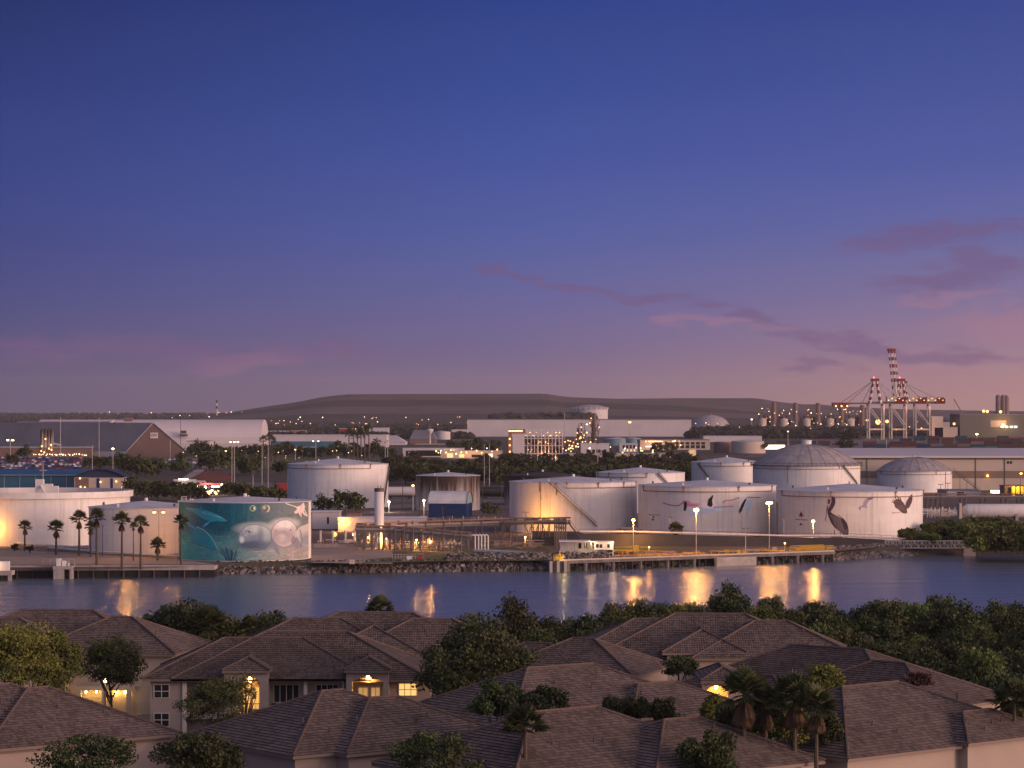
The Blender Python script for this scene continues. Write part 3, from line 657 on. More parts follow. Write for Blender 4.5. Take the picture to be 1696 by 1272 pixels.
for x in (482, 487, 493, 498, 504): cv.line([(x, 906), (x+g.uniform(-1, 1), 924)], 1.2, (84, 86, 98), .5)
cv.line([(480, 835), (489, 838.5), (497, 842)], 1.1, (206, 178, 172)); cv.poly([(495, 841), (501, 840), (506, 834), (508, 842), (506, 850), (511, 858), (507, 856), (503, 850), (503, 859), (499, 853), (497, 846)], (160, 134, 130), 1)
cv.line([(504, 838), (501, 848), (502, 857)], .8, (120, 94, 92), .8); cv.line([(507, 846), (511, 858)], .9, (206, 178, 172)); cv.poly([(497, 845), (492, 850), (495, 853), (498, 851)], (160, 126, 118), 1)
cv.ell(429, 842, 4.4, 4.8, (120, 132, 104), .25); cv.ell(428.5, 842, 2.8, 3.4, (40, 52, 30), .25); cv.ell(431, 842, 1.7, 1.8, (196, 200, 160), .3)
cv.ell(449, 842.5, 6, 6, (104, 98, 84), .2); cv.ell(448, 843, 4.4, 5.2, (66, 62, 48), .25); cv.ell(447, 841, 2.2, 2.6, (140, 126, 112), .5, .8); cv.line(spline([(453, 838), (455, 843), (452, 848)]), 1.4, (196, 190, 172), .9)
apply(cv, T['T3'], 'mural', 300, 512.5, 831, 929, True, 460, 200)

# flamingos ---------------------------------------------------------
cv = Canvas(1057, 1286, 803, 892, 3)
lb, pk, bk2 = (124, 128, 156), (146, 84, 104), (18, 10, 20)
cv.line([(1112, 845), (1150, 846), (1200, 845), (1216, 846)], .9, lb, .9); cv.poly([(1135, 847), (1150, 841), (1178, 839), (1186, 845), (1160, 851), (1138, 854)], lb, 2, .8)
cv.poly([(1176, 846), (1182, 828), (1186, 830), (1188, 846)], (140, 142, 168), 2, .9); cv.poly([(1133, 846), (1143, 844), (1139, 856)], lb, 1, .8)
cv.line([(1228, 828), (1258, 829)], .8, lb); cv.poly([(1226, 829), (1239, 829), (1235, 842), (1228, 856), (1226, 850)], (126, 134, 160), 1)
cv.line([(1190, 833), (1214, 826)], .7, lb, .7)
cv.line(spline([(1094, 834), (1104, 837), (1116, 838), (1122, 835), (1126, 831)]), 1.8, (112, 52, 72))
cv.poly(spline([(1123, 830), (1130, 829), (1140, 833), (1152, 834), (1146, 839), (1134, 839), (1126, 836), (1123, 830)]), pk, 1); cv.line([(1145, 834), (1158, 836)], 1.0, (160, 104, 116))
cv.poly([(1126, 831), (1131, 832), (1131, 840), (1128.5, 847), (1125.5, 846), (1126, 838)], bk2, 1)
cv.poly(spline([(1150, 836), (1160, 832), (1172, 833), (1180, 838), (1172, 842), (1158, 841), (1150, 836)]), (170, 142, 150), 1); cv.line([(1132, 833), (1142, 834), (1154, 836)], 1.1, (170, 116, 128))
cv.poly([(1163, 835), (1165, 827), (1172, 819.5), (1173, 821), (1171, 829), (1172, 836), (1170, 840), (1164, 838)], bk2, 1); cv.poly([(1172, 830), (1175, 826), (1176, 836), (1172, 840)], (190, 170, 176), 1)
cv.line([(1174, 840), (1190, 839.5), (1205, 838.5)], 1.5, (112, 52, 70))
cv.line(spline([(1188, 833), (1193, 829), (1204, 828.5), (1212, 825.5), (1218, 824)]), 1.8, (120, 60, 80)); cv.line([(1188, 833), (1192, 830)], 1.6, (120, 60, 74))
cv.poly([(1216, 822), (1222, 820.5), (1232, 822), (1228, 832), (1220, 844), (1215, 838), (1217, 829)], (182, 166, 176), 1)
cv.poly([(1229, 825), (1226, 832), (1220, 846), (1215.5, 852), (1215, 846), (1219, 836), (1224, 828)], bk2, 1)
cv.line([(1229, 824), (1240, 825), (1251, 825)], 1.6, (112, 52, 70))
for x in range(12): cv.line([(1072+x*1.35, 854.6), (1072.9+x*1.35, 854.6)], 1.3, (70, 56, 70), .9)
cv.ell(1079, 858, 1.4, 1.4, (30, 16, 30)); cv.ell(1078, 862.5, 1.5, 1.6, (22, 8, 20)); cv.line([(1104, 858), (1108, 858)], 1.0, (90, 76, 88))
apply(cv, T['T9'], 'flamingo_mural', 1090, 1262, 817, 858, False, 520, 150); apply(cv, T['T9'], 'painted_marks', 1068, 1110, 850, 868, False, 140, 70)

# pelican, gull, eagle, emblem --------------------------------------
cv = Canvas(1289, 1528, 809, 899, 4)
pd, pm = (38, 27, 36), (118, 98, 104)
body = spline([(1360, 845), (1366, 851), (1375, 856), (1384, 861), (1389, 870), (1391, 880), (1388.5, 889), (1384, 888), (1379, 882), (1371, 876), (1364, 867), (1360, 857), (1358, 849), (1360, 845)])
cv.poly(body, pd, 1)
for k in range(16):
    y = 853+k*2.0; cv.line(spline([(1362+k*.9, y), (1370+k*.9, y+2.5), (1378+k*.7, y+6)]), .6, pm, .75)
cv.line(spline([(1374, 853), (1383, 860), (1389, 870), (1390, 884)]), 1.0, (36, 24, 36)); cv.poly([(1379, 880), (1390, 876), (1388.5, 890), (1384, 889)], (70, 56, 66), 1)
neck = spline([(1363, 823), (1367, 822), (1370, 826), (1370, 834), (1367, 841), (1364, 846), (1362, 850), (1358, 849), (1359, 842), (1362, 836), (1364, 830), (1362, 826)])
cv.poly(neck, (44, 30, 42), 1); cv.poly(spline([(1357, 824), (1362, 822), (1364, 826), (1363, 834), (1360, 841), (1357, 838), (1356, 831)]), (150, 128, 132), 1)
cv.poly([(1359, 826), (1363, 828), (1361, 836), (1358, 834)], (50, 36, 46), 1); cv.line([(1357, 842), (1356.6, 852), (1355, 862)], 1.5, (88, 68, 78)); cv.line([(1358.5, 838), (1357, 846)], 1.8, (70, 54, 64))
cv.line([(1369, 878), (1369, 887)], 1.1, pd); cv.line([(1378, 882), (1378, 888)], 1.1, pd); cv.poly(spline([(1363, 890), (1366, 887), (1372, 886), (1378, 888), (1383, 891), (1382, 893), (1363, 893)]), (52, 40, 48), 1)
cv.poly([(1407, 842), (1409.5, 837.5), (1413, 838), (1415, 831), (1419, 825.5), (1431, 824), (1430, 826.5), (1424, 829.5), (1421, 834), (1420, 838), (1422.5, 841.5), (1416, 840.5), (1411, 840.5), (1409.5, 846), (1407.5, 842)], (112, 98, 114), 1)
cv.poly([(1421, 824.8), (1431, 824), (1430, 826.5), (1423, 828)], (72, 58, 70), 1); cv.poly([(1407, 841), (1409.5, 841), (1409.5, 846)], (66, 50, 60), 1); cv.line([(1413, 838.5), (1421, 841)], .6, (110, 92, 104), .7)
eg = (48, 28, 30)
cv.poly(spline([(1466, 834), (1474, 836), (1482, 838), (1488, 841), (1491, 845), (1489, 851), (1481, 850.5), (1474, 845), (1468, 841)]), eg, 1)
for (a, b) in (((1463, 831), (1470, 837)), ((1465, 828), (1473, 837)), ((1468, 824.5), (1476, 837)), ((1472, 822.5), (1479, 837)), ((1476, 823.5), (1482, 838)), ((1499, 820), (1490, 840)), ((1496.5, 822), (1489, 839)), ((1499.5, 825), (1491, 841)), ((1494.5, 825), (1488, 839)), ((1499, 829), (1491, 842))):
    cv.line([a, b], 1.7, eg)
cv.poly([(1465, 832.5), (1468, 828.5), (1473, 826.5), (1478, 828), (1484, 835), (1489, 843), (1474, 844), (1468, 838)], eg, 1); cv.poly([(1485, 842), (1488, 832), (1493, 825), (1500, 821), (1500, 829), (1498, 835), (1493, 843)], eg, 1)
cv.poly(spline([(1489, 845), (1492, 843.5), (1495.5, 845.5), (1494, 848.5), (1490, 849.5)]), (186, 142, 128), 1)
cv.line([(1478, 849), (1470, 850), (1463, 849)], 1.1, (120, 70, 70)); cv.line([(1467, 849.5), (1463.5, 851)], .8, (120, 70, 70))
for k in range(5): cv.line([(1472+k*2.4, 838), (1474+k*2.4, 846)], .5, (112, 78, 76), .6)
cv.poly([(1318.5, 848), (1322, 857), (1315.2, 857)], (60, 8, 24), 0); cv.ell(1318.8, 857.3, 1.4, 1.2, (140, 100, 110), .3); cv.ell(1319, 858, .9, .8, (60, 8, 24), .3)
for x in range(12): cv.line([(1311+x*1.4, 862.5), (1312+x*1.4, 862.5)], 1.7, (64, 58, 86), .9)
cv.poly([(1318.3, 867), (1320.6, 871.6), (1316, 871.6)], (46, 6, 18), 0)
apply(cv, T['T12'], 'pelican_painting', 1350, 1396, 818, 894, False, 190, 260); apply(cv, T['T12'], 'gull_painting', 1402, 1436, 820, 850, False, 120, 100); apply(cv, T['T12'], 'eagle_painting', 1458, 1504, 816, 856, False, 200, 150); apply(cv, T['T12'], 'emblem', 1306, 1332, 845, 875, False, 110, 110)
# ------------------------------------------------------------------ shore works
def along(pts, z):     # photo columns/rows at height z -> world points
    return [G(px, py, z) for px, py in pts]
# wharf on the left
wh = thing('wharf', 'low concrete wharf along the bank at the left with a timbered face and shaded underside', 'wharf', (0, 0, 0))
a, b = G(-150, 941, 2.4), G(355, 939, 2.4); mb = MB()
mb.raw([(a.x, a.y, 2.56), (b.x, b.y, 2.56), (b.x, b.y+7, 2.56), (a.x, a.y+7, 2.56), (a.x, a.y, 1.7), (b.x, b.y, 1.7), (b.x, b.y+7, 1.7), (a.x, a.y+7, 1.7)], [(0,1,2,3),(0,4,5,1),(1,5,6,2),(3,2,6,7),(0,3,7,4),(4,7,6,5)])
mb.beam((a.x, a.y+.4, 2.72), (b.x, b.y+.4, 2.72), .3, .3); mb.build('deck', M['conc'], wh)
mb = MB(); mb.raw([(a.x, a.y+.6, 1.7), (b.x, b.y+.6, 1.7), (b.x, b.y+.6, -1), (a.x, a.y+.6, -1)], [(0,1,2,3)]); mb.bb(b.x-1.0, b.x-.1, b.y+.6, b.y+7, -1, 1.7); mb.build('sheet_wall', M['dglass_shade'], wh)  # near-black face paints the shade beneath the wharf deck
mb = MB()
for i in range(60):
    p = a.lerp(b, i/60)
    if i % 3 == 0: mb.tube((p.x, p.y+.3, -1), (p.x, p.y+.3, 1.7), .18, 6)
mb.build('fender_pile', M['bark'], wh)['kind'] = 'stuff'
p = G(108, 940, 2.4); d = thing('mooring_dolphin', 'concrete mooring dolphin with railed top in front of the left wharf', 'dolphin', (p.x, p.y-2.2, 0)); s = 7.1
mb = MB()
for x0, x1 in ((-2.1, .3), (1.6, 2.1)): mb.bb(x0, x1, -1.6, 1.6, -1, 2.5)
mb.bb(-2.2, 2.2, -1.8, 1.8, 2.2, 2.9); mb.build('base', M['conc'], d)
mb = MB()
for x in (-5, -3.4, -1.9, -.4, .9, 2.2):
    mb.tube((x, 1.8, 2.9), (x, 1.8, 4.4), .06, 4)
mb.tube((-5, 1.8, 4.4), (2.2, 1.8, 4.4), .06, 4); mb.tube((-5, 1.8, 3.7), (2.2, 1.8, 3.7), .05, 4); mb.build('railing', M['pole'], d)
mb = MB(); mb.bb(-1.6, -.6, -.6, .6, 2.9, 4.6); mb.bb(-.3, .6, -.5, .5, 2.9, 4.1); mb.bb(1.0, 1.3, -.4, .4, 2.9, 3.6); mb.build('bollard', M['wsteel'], d)
p = G(10, 945, 2.0); d = thing('mooring_dolphin', 'small concrete dolphin with a white cabinet at the left frame edge', 'dolphin', (p.x, p.y-3, 0))
mb = MB(); mb.bb(-4, 2.2, -2, 2, 1.2, 2.2); mb.bb(1.3, 2.1, -1.8, -1, -1, 1.2); mb.build('base', M['conc'], d); mb = MB(); mb.bb(-.9, 1.3, -.5, .9, 2.2, 4.3); mb.build('cabinet', M['wsteel'], d)
mb = MB(); mb.ball((-2.0, -.4, 3.3), .3); mb.tube((-2, -.4, 2.2), (-2, -.4, 3.1), .08, 5); mb.build('light', M['e_orange'], d); lamp_light(d, (-2, -1.2, 3.4), 150)

# rock revetments (nobody could count the rocks)
def riprap(name, pts, w, zt, n, seed, smin=.5, smax=1.3, pale=0):
    rg = random.Random(seed); mb = MB(); wp = [G(px, py, 0) for px, py in pts]
    tot = sum((q-p).length for p, q in zip(wp[:-1], wp[1:]))
    for p, q in zip(wp[:-1], wp[1:]):
        k = int(n*(q-p).length/tot)
        for i in range(k):
            t = rg.random(); u = rg.random(); c = p.lerp(q, t)+Vector((0, u*w, -.2+u*(zt+.2))); s = rg.uniform(smin, smax)*(1.15-.4*u)
            rot = Matrix.Rotation(rg.uniform(0, 6), 3, 'Z')@Matrix.Rotation(rg.uniform(-.6, .6), 3, 'X'); vs = []
            for v in ((-1,-1,-1),(1,-1,-1),(1,1,-1),(-1,1,-1),(-.7,-.7,1),(.7,-.7,1),(.7,.7,1),(-.7,.7,1)):
                vs.append(c+rot@Vector([v[j]*s*.5*rg.uniform(.6, 1.15) for j in range(3)]))
            mb.raw(vs, [(3,2,1,0),(4,5,6,7),(0,1,5,4),(1,2,6,5),(2,3,7,6),(3,0,4,7)], rg.choice((0, 0, 1, 1, 2) if pale < 1 else (0, 0, 1, 2, 2)))
    o = mb.build(name, [M['rock'], M['rockd'], M['rockp']]); o['kind'] = 'stuff'; return o
tag(riprap('riprap', [(355, 951), (640, 948), (740, 947)], 4.6, 2.5, 1700, 1, .6, 1.4), 'broken rock armour along the bank below the mural tank', 'rocks')
tag(riprap('riprap', [(735, 947), (905, 945), (1010, 943)], 5.4, 3.7, 1700, 2, .7, 1.8), 'taller heap of dark broken rock beside the pier', 'rocks')
tag(riprap('riprap', [(1010, 943), (1380, 929)], 6, 2.4, 1000, 5, .7, 1.6), 'rock slope in the shade under the pier', 'rocks')
tag(riprap('riprap', [(1375, 929), (1440, 925), (1520, 920)], 9, 3.0, 1700, 3, .6, 1.4, 1), 'pale rock slope between the pier and the truss gangway', 'rocks')

# containment berm with rail in front of the painted tanks
bt = [(880, 892, 904), (960, 884, 905), (1050, 884, 905), (1290, 890.5, 905), (1400, 891, 905), (1500, 896, 905), (1580, 897, 903)]
rows = []
bm = thing('containment_berm', 'long dark earth dike running in front of the painted white tanks', 'dike'); mb = MB()
for px, pt, pb in bt:
    Yb = YY(pb); Yt = Yb+4; zt = ZZ(pt, Yt); rows.append([(XX(px, Yb), Yb, 2.4), (XX(px, Yt), Yt, zt), (XX(px, Yt+2), Yt+2.5, zt), (XX(px, Yt+2), Yt+8, 2.4)])
for a, b in zip(rows[:-1], rows[1:]):
    for k in range(3): mb.face([a[k], b[k], b[k+1], a[k+1]])
mb.build('bank', M['berm'], bm)
mb = MB(); mb2 = MB(); cr = [Vector(r[1])+Vector((0, .6, 0)) for r in rows[1:]]
for p, q in zip(cr[:-1], cr[1:]):
    n = max(1, int((q-p).length/3.2))
    mb2.tube(p+Vector((0, 0, .55)), q+Vector((0, 0, .55)), .26, 8)
    for i in range(n):
        a, b = p.lerp(q, i/n), p.lerp(q, (i+1)/n); mb.tube(a, a+Vector((0, 0, 1.2)), .05, 4); mb.tube(a+Vector((0, 0, 1.2)), b+Vector((0, 0, 1.2)), .045, 4)
mb.build('railing', M['dsteel'], bm); mb2.build('pipe', M['pipe'], bm)

# pier
pa, pb = G(925, 930, 2.5), G(1384, 914, 2.5)
pr = thing('pier', 'long concrete jetty deck on piles along the right bank with a lamp-tinted kerb', 'pier')
dr = (pb-pa).normalized(); nn = Vector((-dr.y, dr.x, 0)); L_ = (pb-pa).length
def pp(u, v, z): return pa+dr*u+nn*v+Vector((0, 0, z-2.5))
mb = MB(); c = [pp(0, 0, 2.62), pp(L_, 0, 2.62), pp(L_, 9, 2.62), pp(0, 9, 2.62)]; lo = [Vector((v.x, v.y, 1.9)) for v in c]
mb.raw(c+lo, [(0,1,2,3),(0,4,5,1),(1,5,6,2),(3,2,6,7),(0,3,7,4),(4,7,6,5)]); mb.build('deck', M['dconc'], pr)
mb = MB(); mb.beam(pp(.3, .3, 2.78), pp(L_-.3, .3, 2.78), .35, .3); mb.build('kerb', M['beige'], pr)  # beige stands for lamplight on the concrete edge, put into the colour
n = 42
for i in range(n+1):
    mb = MB(); u = L_*i/n; mb.tube(pp(u, 1.3 if i % 4 else .5, -1.5), pp(u, 1.3 if i % 4 else .5, 1.9), .26 if i % 4 else .5, 7); mb.build('pile', M['dconc' if i % 4 == 0 else 'dglass_shade'], pr)  # near-black set-back piles: shade under the deck put into the colour
for u0, u1 in ((L_*.545, L_*.69),):
    mb = MB(); c = pp((u0+u1)/2, -.6, .9); mb.box(c, (u1-u0, 1.2, 2.4), math.atan2(dr.y, dr.x)); mb.build('breasting_block', M['conc'], pr)
mb = MB()
for i in range(26):
    u = L_*(.30+.7*i/26); mb.tube(pp(u, .8, 2.62), pp(u, .8, 3.5), .06, 4)
    if i % 5 < 3: mb.tube(pp(u, .8, 3.5), pp(u+L_*.7/26, .8, 3.5), .05, 4)
mb.build('railing', M['yellow'], pr)
mb = MB()
for u, hh in ((L_*.29, .9), (L_*.36, .6), (L_*.65, 1.0), (L_*.67, .8), (L_*.44, .6)): mb = MB(); mb.box(pp(u, 1.6, 2.62+hh/2), (1.0, .9, hh)); mb.build('fitting', M['yellow'], pr)
e0 = L_*.875
for i in range(16):
    mb = MB() if i == 0 else mb
    u = e0+(L_-e0)*i/15; mb.tube(pp(u, 1, 2.62), pp(u, 1, 4.1), .07, 4); mb.tube(pp(u, 5, 2.62), pp(u, 5, 4.1), .07, 4)
for v in (1, 5):
    for z in (3.2, 3.7, 4.1): mb.tube(pp(e0, v, z), pp(L_, v, z), .07, 4)
mb.build('end_railing', M['yellow'], pr)

def dolphin(px, py, label, top='yellow', w=5.2, face='dconc'):
    p = G(px, py, 0); t = thing('mooring_dolphin', label, 'dolphin', (p.x, p.y+1.6, 0), 0)
    mb = MB(); mb.lathe((0, 0, 0), [(w/2, -1), (w/2, 2.5), (.01, 2.5)], 6); mb.build('base', M[face], t)
    mb = MB()
    for k in range(3): mb.bb(-w/2+k*w/3+.3, -w/2+k*w/3+1.0, -w/2-.2, -w/2+.4, -.6, 2.6)
    mb.build('fender', M['beige'], t)
    mb = MB(); mb.bb(-1.2, 1.0, -.7, .7, 2.5, 3.6); mb.tube((.2, 0, 3.6), (.2, 0, 5.0), .12, 5)
    for x in (-1.3, -.6, .3, 1.1): mb.tube((x, -1, 2.5), (x, -1, 4.0), .06, 4)
    mb.tube((-1.3, -1, 4.0), (1.1, -1, 4.0), .06, 4); mb.build('bollard', M[top], t); return t
t = dolphin(926, 947, 'hexagonal mooring dolphin with yellow fenders at the left end of the pier'); lamp_light(t, (1.2, -2.2, 4.2), 120, (1, .75, .25))
p = G(1606, 920.5, 0); t = thing('mooring_dolphin', 'pink concrete block dolphin with a yellow top at the end of the truss gangway', 'dolphin', (p.x, p.y+1.5, 0))
mb = MB(); mb.bb(-1.6, 1.6, -1.5, 1.5, -1, 2.1); mb.build('base', M['stucco'], t); mb = MB(); mb.bb(-1.3, .1, -1, 1, 2.1, 3.1); mb.bb(-.8, -.2, -.5, .5, 3.1, 3.6); mb.build('bollard', M['yellow'], t)

# truss gangway
Yg = 727.0; a, b = P(1466, 907.5, Yg), P(1600, 908, Yg); t = thing('truss_gangway', 'grey steel truss footbridge reaching out along the mangroves', 'footbridge', ((a.x+b.x)/2, Yg, a.z)); Lg = b.x-a.x; n = 22
mb = MB()
for y in (-.7, .7):
    for z in (0, 1.9): mb.beam((-Lg/2, y, z), (Lg/2, y, z), .16, .2)
    for i in range(n):
        x0, x1 = -Lg/2+Lg*i/n, -Lg/2+Lg*(i+1)/n; mb.tube((x0, y, 0), (x0, y, 1.9), .07, 4); mb.tube((x0, y, 0 if i % 2 else 1.9), (x1, y, 1.9 if i % 2 else 0), .07, 4)
mb.build('truss', M['pole'], t); mb = MB(); mb.bb(-Lg/2, Lg/2, -.6, .6, -.12, -.02); mb.build('deck', M['steel'], t)

# pump shed at the pier
p = G(974, 922, 2.6); t = thing('pump_shed', 'flat-roofed white shed with open front bays at the left end of the pier', 'shed', (p.x, p.y, 2.6)); s = F/p.y; wd = 84/s; x0 = -wd/2; hh = 3.7
mb = MB(); mb.bb(x0-.9, x0+wd*.55, -.9, 5.4, hh, hh+.22); mb.bb(x0+wd*.55, x0+wd+.2, -.2, 5.0, hh-.1, hh+.05); mb.build('roof', M['wsteel'], t)
mb = MB(); mb.bb(x0+3.2, x0+wd, 3.0, 3.2, 0, hh-.1); mb.bb(x0+wd-.2, x0+wd, .2, 3.0, 0, hh-.1); mb.bb(x0+wd*.62, x0+wd-.2, .2, .4, 1.7, hh-.1); mb.build('wall', M['wsteel'], t)
mb = MB()
for x in (x0-.5, x0+1.2, x0+3.1, x0+5.6, x0+wd*.56): mb.tube((x, -.5, 0), (x, -.5, hh), .09, 5)
mb.build('post', M['pole'], t)
for x in (x0+4.0, x0+5.4, x0+7.6, x0+8.8):
    mb = MB(); mb.bb(x, x+.7, 2.93, 3.0, 1.9, 3.2); mb.build('window', M['dglass_shade'], t)
for x in (x0+wd*.66, x0+wd*.73, x0+wd*.88): mb = MB(); mb.bb(x, x+.6, .13, .2, 2.2, 3.1); mb.build('window', M['dglass_shade'], t)
mb = MB(); g2 = random.Random(5)
for i in range(26): mb.tube((x0+3.4+g2.random()*9, .6+g2.random()*1.5, 0), (x0+3.4+g2.random()*9, .6+g2.random()*1.5, g2.uniform(.8, 1.8)), .09, 5)
mb.build('pump_piping', M['wsteel'], t); lamp_light(t, (x0+7, -.9, 3.4), 260, (1, .62, .3)); lamp_light(t, (x0+12.6, -1.4, 3.2), 200, (1, .6, .3))
mb = MB(); mb.bb(x0-.6, x0+3.0, 2.6, 2.8, 0, hh); mb.build('side_panel', M['shed'], t)

# pipe runs
def piperun(name, label, pts, z, r, n, m, sup=0, gap=.7, cat='pipes'):
    t = thing(name, label, cat); wp = [P(px, py, YY(gy)) for px, py, gy in pts]
    for k in range(n):
        mb = MB(); mb.path([q+Vector((0, k*gap, 0)) for q in wp], r, 7, 0); mb.build('pipe', M[m], t)
    mb = MB(); used = False
    for a, b in zip(wp[:-1], wp[1:]):
        c = max(1, int((b-a).length/6)) if sup else 0
        for i in range(c+1 if sup else 0):
            q = a.lerp(b, i/max(1, c)); mb.tube((q.x, q.y+gap*(n-1)/2, 2.4), (q.x, q.y+gap*(n-1)/2, q.z), .09, 4); used = True
    if used: mb.build('support', M['steel'], t)
    return t
piperun('pipeline', 'pair of white pipes running past the foot of the open tank', [(-20, 896, 902), (60, 902, 907), (150, 908, 912)], 0, .32, 2, 'pipe', 1)
piperun('pipeline', 'white pipe line in front of the low cone-roofed tank', [(80, 907, 912), (170, 914, 919), (296, 921, 926)], 0, .28, 2, 'pipe', 1)
piperun('pipeline', 'long white pipe running level above the rocks towards the pier shed', [(786, 912, 914), (850, 915, 918), (925, 921, 925)], 0, .42, 2, 'pipe', 1, .9)
piperun('pipeline', 'white pipes lying at the foot of the floodlit tank', [(946, 872, 880), (1000, 874, 882), (1056, 875.5, 884)], 0, .34, 2, 'pipe', 1, 1.2)
piperun('pipeline', 'yellow pipes on the pier between the shed and the lawn', [(1000, 913, 917), (1060, 913, 917), (1115, 915.5, 919)], 0, .34, 3, 'yellow', 1, .9)
piperun('pipeline', 'low pipe bundle along the pier behind the lamp-tinted kerb', [(1018, 921, 923), (1090, 920, 922), (1160, 917, 919.5)], 0, .22, 4, 'rust', 1, .7)
p = G(1053, 918, 2.6); t = thing('valve_cabinet', 'yellow cabinet standing among the pipes on the pier', 'cabinet', p); mb = MB(); mb.bb(-.7, .7, -.5, .5, 0, 2.1); mb.bb(-.8, .8, -.6, .6, 2.1, 2.2); mb.build('case', M['yellow'], t)
mb = MB(); mb.bb(.1, .16, -.56, -.5, .9, 1.1); mb.build('handle', M['dsteel'], t)
# white loops of pipe
for k, px in enumerate((787, 792.5, 797.5, 803, 808.5)):
    p = G(px, 913, 2.5); t = thing('pipe_riser', ('leftmost', 'second', 'middle', 'fourth', 'rightmost')[k]+' of five white hooped pipe risers by the trestle', 'pipe', (p.x, p.y+k*.3, 2.5), 0, 'hooped white pipe risers'); h = 4.2
    pts = [Vector((0, 0, 0)), Vector((0, 0, h-.5))]+[Vector((-.55+.55*math.cos(a), 0, h-.5+.5*math.sin(a))) for a in (.5, 1.0, 1.57, 2.1)]+[Vector((-1.3, 1.5, h)), Vector((-1.4, 3.5, h))]
    mb = MB(); mb.path(pts, .17, 7); mb.build('pipe', M['wsteel'], t)
# trestle (upper rack) and lower rack
def rack(label, pts, w, n, posts, rail=False, m='rust'):
    t = thing('pipe_rack', label, 'pipe rack'); wp = [P(px, py, YY(gy)) for px, py, gy in pts]
    for k in range(n):
        mb = MB(); mb.path([q+Vector((0, k*w/n, .3+.85*(k % 2))) for q in wp], .2 if k % 2 else .3, 7); mb.build('pipe', M['rust' if k % 2 else 'midsteel'], t)
    mb = MB()
    for a, b in zip(wp[:-1], wp[1:]): mb.beam(a+Vector((0, -.2, -.25)), b+Vector((0, -.2, -.25)), .3, .5); mb.beam(a+Vector((0, w, -.25)), b+Vector((0, w, -.25)), .3, .5)
    mb.build('beam', M['steel'], t)
    for px in posts:
        mb = MB(); xs = [q[0] for q in pts]
        for (a, b), (qa, qb) in zip(zip(pts[:-1], pts[1:]), zip(wp[:-1], wp[1:])):
            if a[0] <= px <= b[0]:
                q = qa.lerp(qb, (px-a[0])/(b[0]-a[0]))
                for v in (0, w):
                    mb.tube((q.x-.9, q.y+v, 2.4), (q.x-.9, q.y+v, q.z+1.1), .2, 5); mb.tube((q.x+.9, q.y+v, 2.4), (q.x+.9, q.y+v, q.z+1.1), .2, 5); mb.tube((q.x-.9, q.y+v, q.z+.75), (q.x+.9, q.y+v, q.z+.75), .1, 4)
                mb.tube((q.x-.9, q.y, 3), (q.x+.9, q.y, q.z-.5), .09, 4); mb.tube((q.x+.9, q.y, 3), (q.x-.9, q.y, q.z-.5), .09, 4)
                mb.build('trestle_bent', M['steel'], t); break
    if rail:
        mb = MB()
        for a, b in zip(wp[:-1], wp[1:]):
            k = max(1, int((b-a).length/2)); u = Vector((0, -.2, 1.2))
            mb.tube(a+u, b+u, .05, 4); mb.tube(a+u*.6, b+u*.6, .04, 4)
            for i in range(k+1): q = a.lerp(b, i/k); mb.tube(q, q+u, .045, 4)
        mb.build('railing', M['pole'], t)
    return t
rack('high pipe rack crossing from the white column to the stair tower', [(590, 875, 907), (700, 871, 902), (845, 866, 899), (945, 865, 906)], 2.4, 4, (600, 618, 640, 668, 700, 730, 760, 792, 825, 850, 876, 887, 905, 925, 932), False, 'pipe')
rack('lower pipe rack dipping from the white column towards the hooped risers', [(588, 878, 911), (640, 879, 911), (700, 883, 912), (780, 890, 913)], 2.0, 4, (596, 610, 622, 640, 660, 675, 690, 706, 722, 740, 758, 770), False, 'rust')
t = rack('railed walkway on the trestle ending in a steep stair', [(828, 867, 903), (890, 865, 905), (940, 865.5, 907)], 1.2, 1, (840, 875, 928), True)
mb = MB(); a, b = P(942, 866, YY(907)), P(975, 897, YY(910)); b.z = 2.6
for o in (0, 1.2):
    mb.beam(a+Vector((0, o, 0)), b+Vector((0, o, 0)), .14, .4); mb.tube(a+Vector((0, o, 1.1)), b+Vector((0, o, 1.1)), .05, 4)
for i in range(18): q = a.lerp(b, i/18); mb.bb(q.x-.14, q.x+.14, q.y, q.y+1.2, q.z, q.z+.05)
mb.build('stair', M['steel'], t)

# tall white column
p = G(628, 907.5, 2.5); t = thing('vapour_column', 'tall slim white cylinder with a dark band at its top', 'column', p); s = F/p.y; h = 99/s; r = 7.9/s
mb = MB(); mb.lathe((0, 0, 0), [(r, 0), (r, h-.9), (r*.98, h-.9)], 28); mb.build('shell', M['tank'], t, True)
mb = MB(); mb.lathe((0, 0, 0), [(r*1.02, h-.92), (r*1.02, h), (r*.8, h), (r*.8, h-.3), (.01, h-.3)], 28); mb.build('rim', M['dsteel'], t); mb = MB(); mb.tube((-.3, 0, h), (-.3, 0, h+.7), .1, 5); mb.tube((.4, 0, h), (.4, 0, h+.7), .1, 5); mb.build('vent', M['dsteel'], t)
mb = MB(); g2 = random.Random(8)
for i in range(14): mb.tube((r+g2.uniform(0, 1.6), -r, g2.uniform(0, .5)), (r+g2.uniform(.2, 2.4), -r+.6, g2.uniform(.6, 1.9)), .1, 5)
mb.build('burner_piping', M['rust'], t)

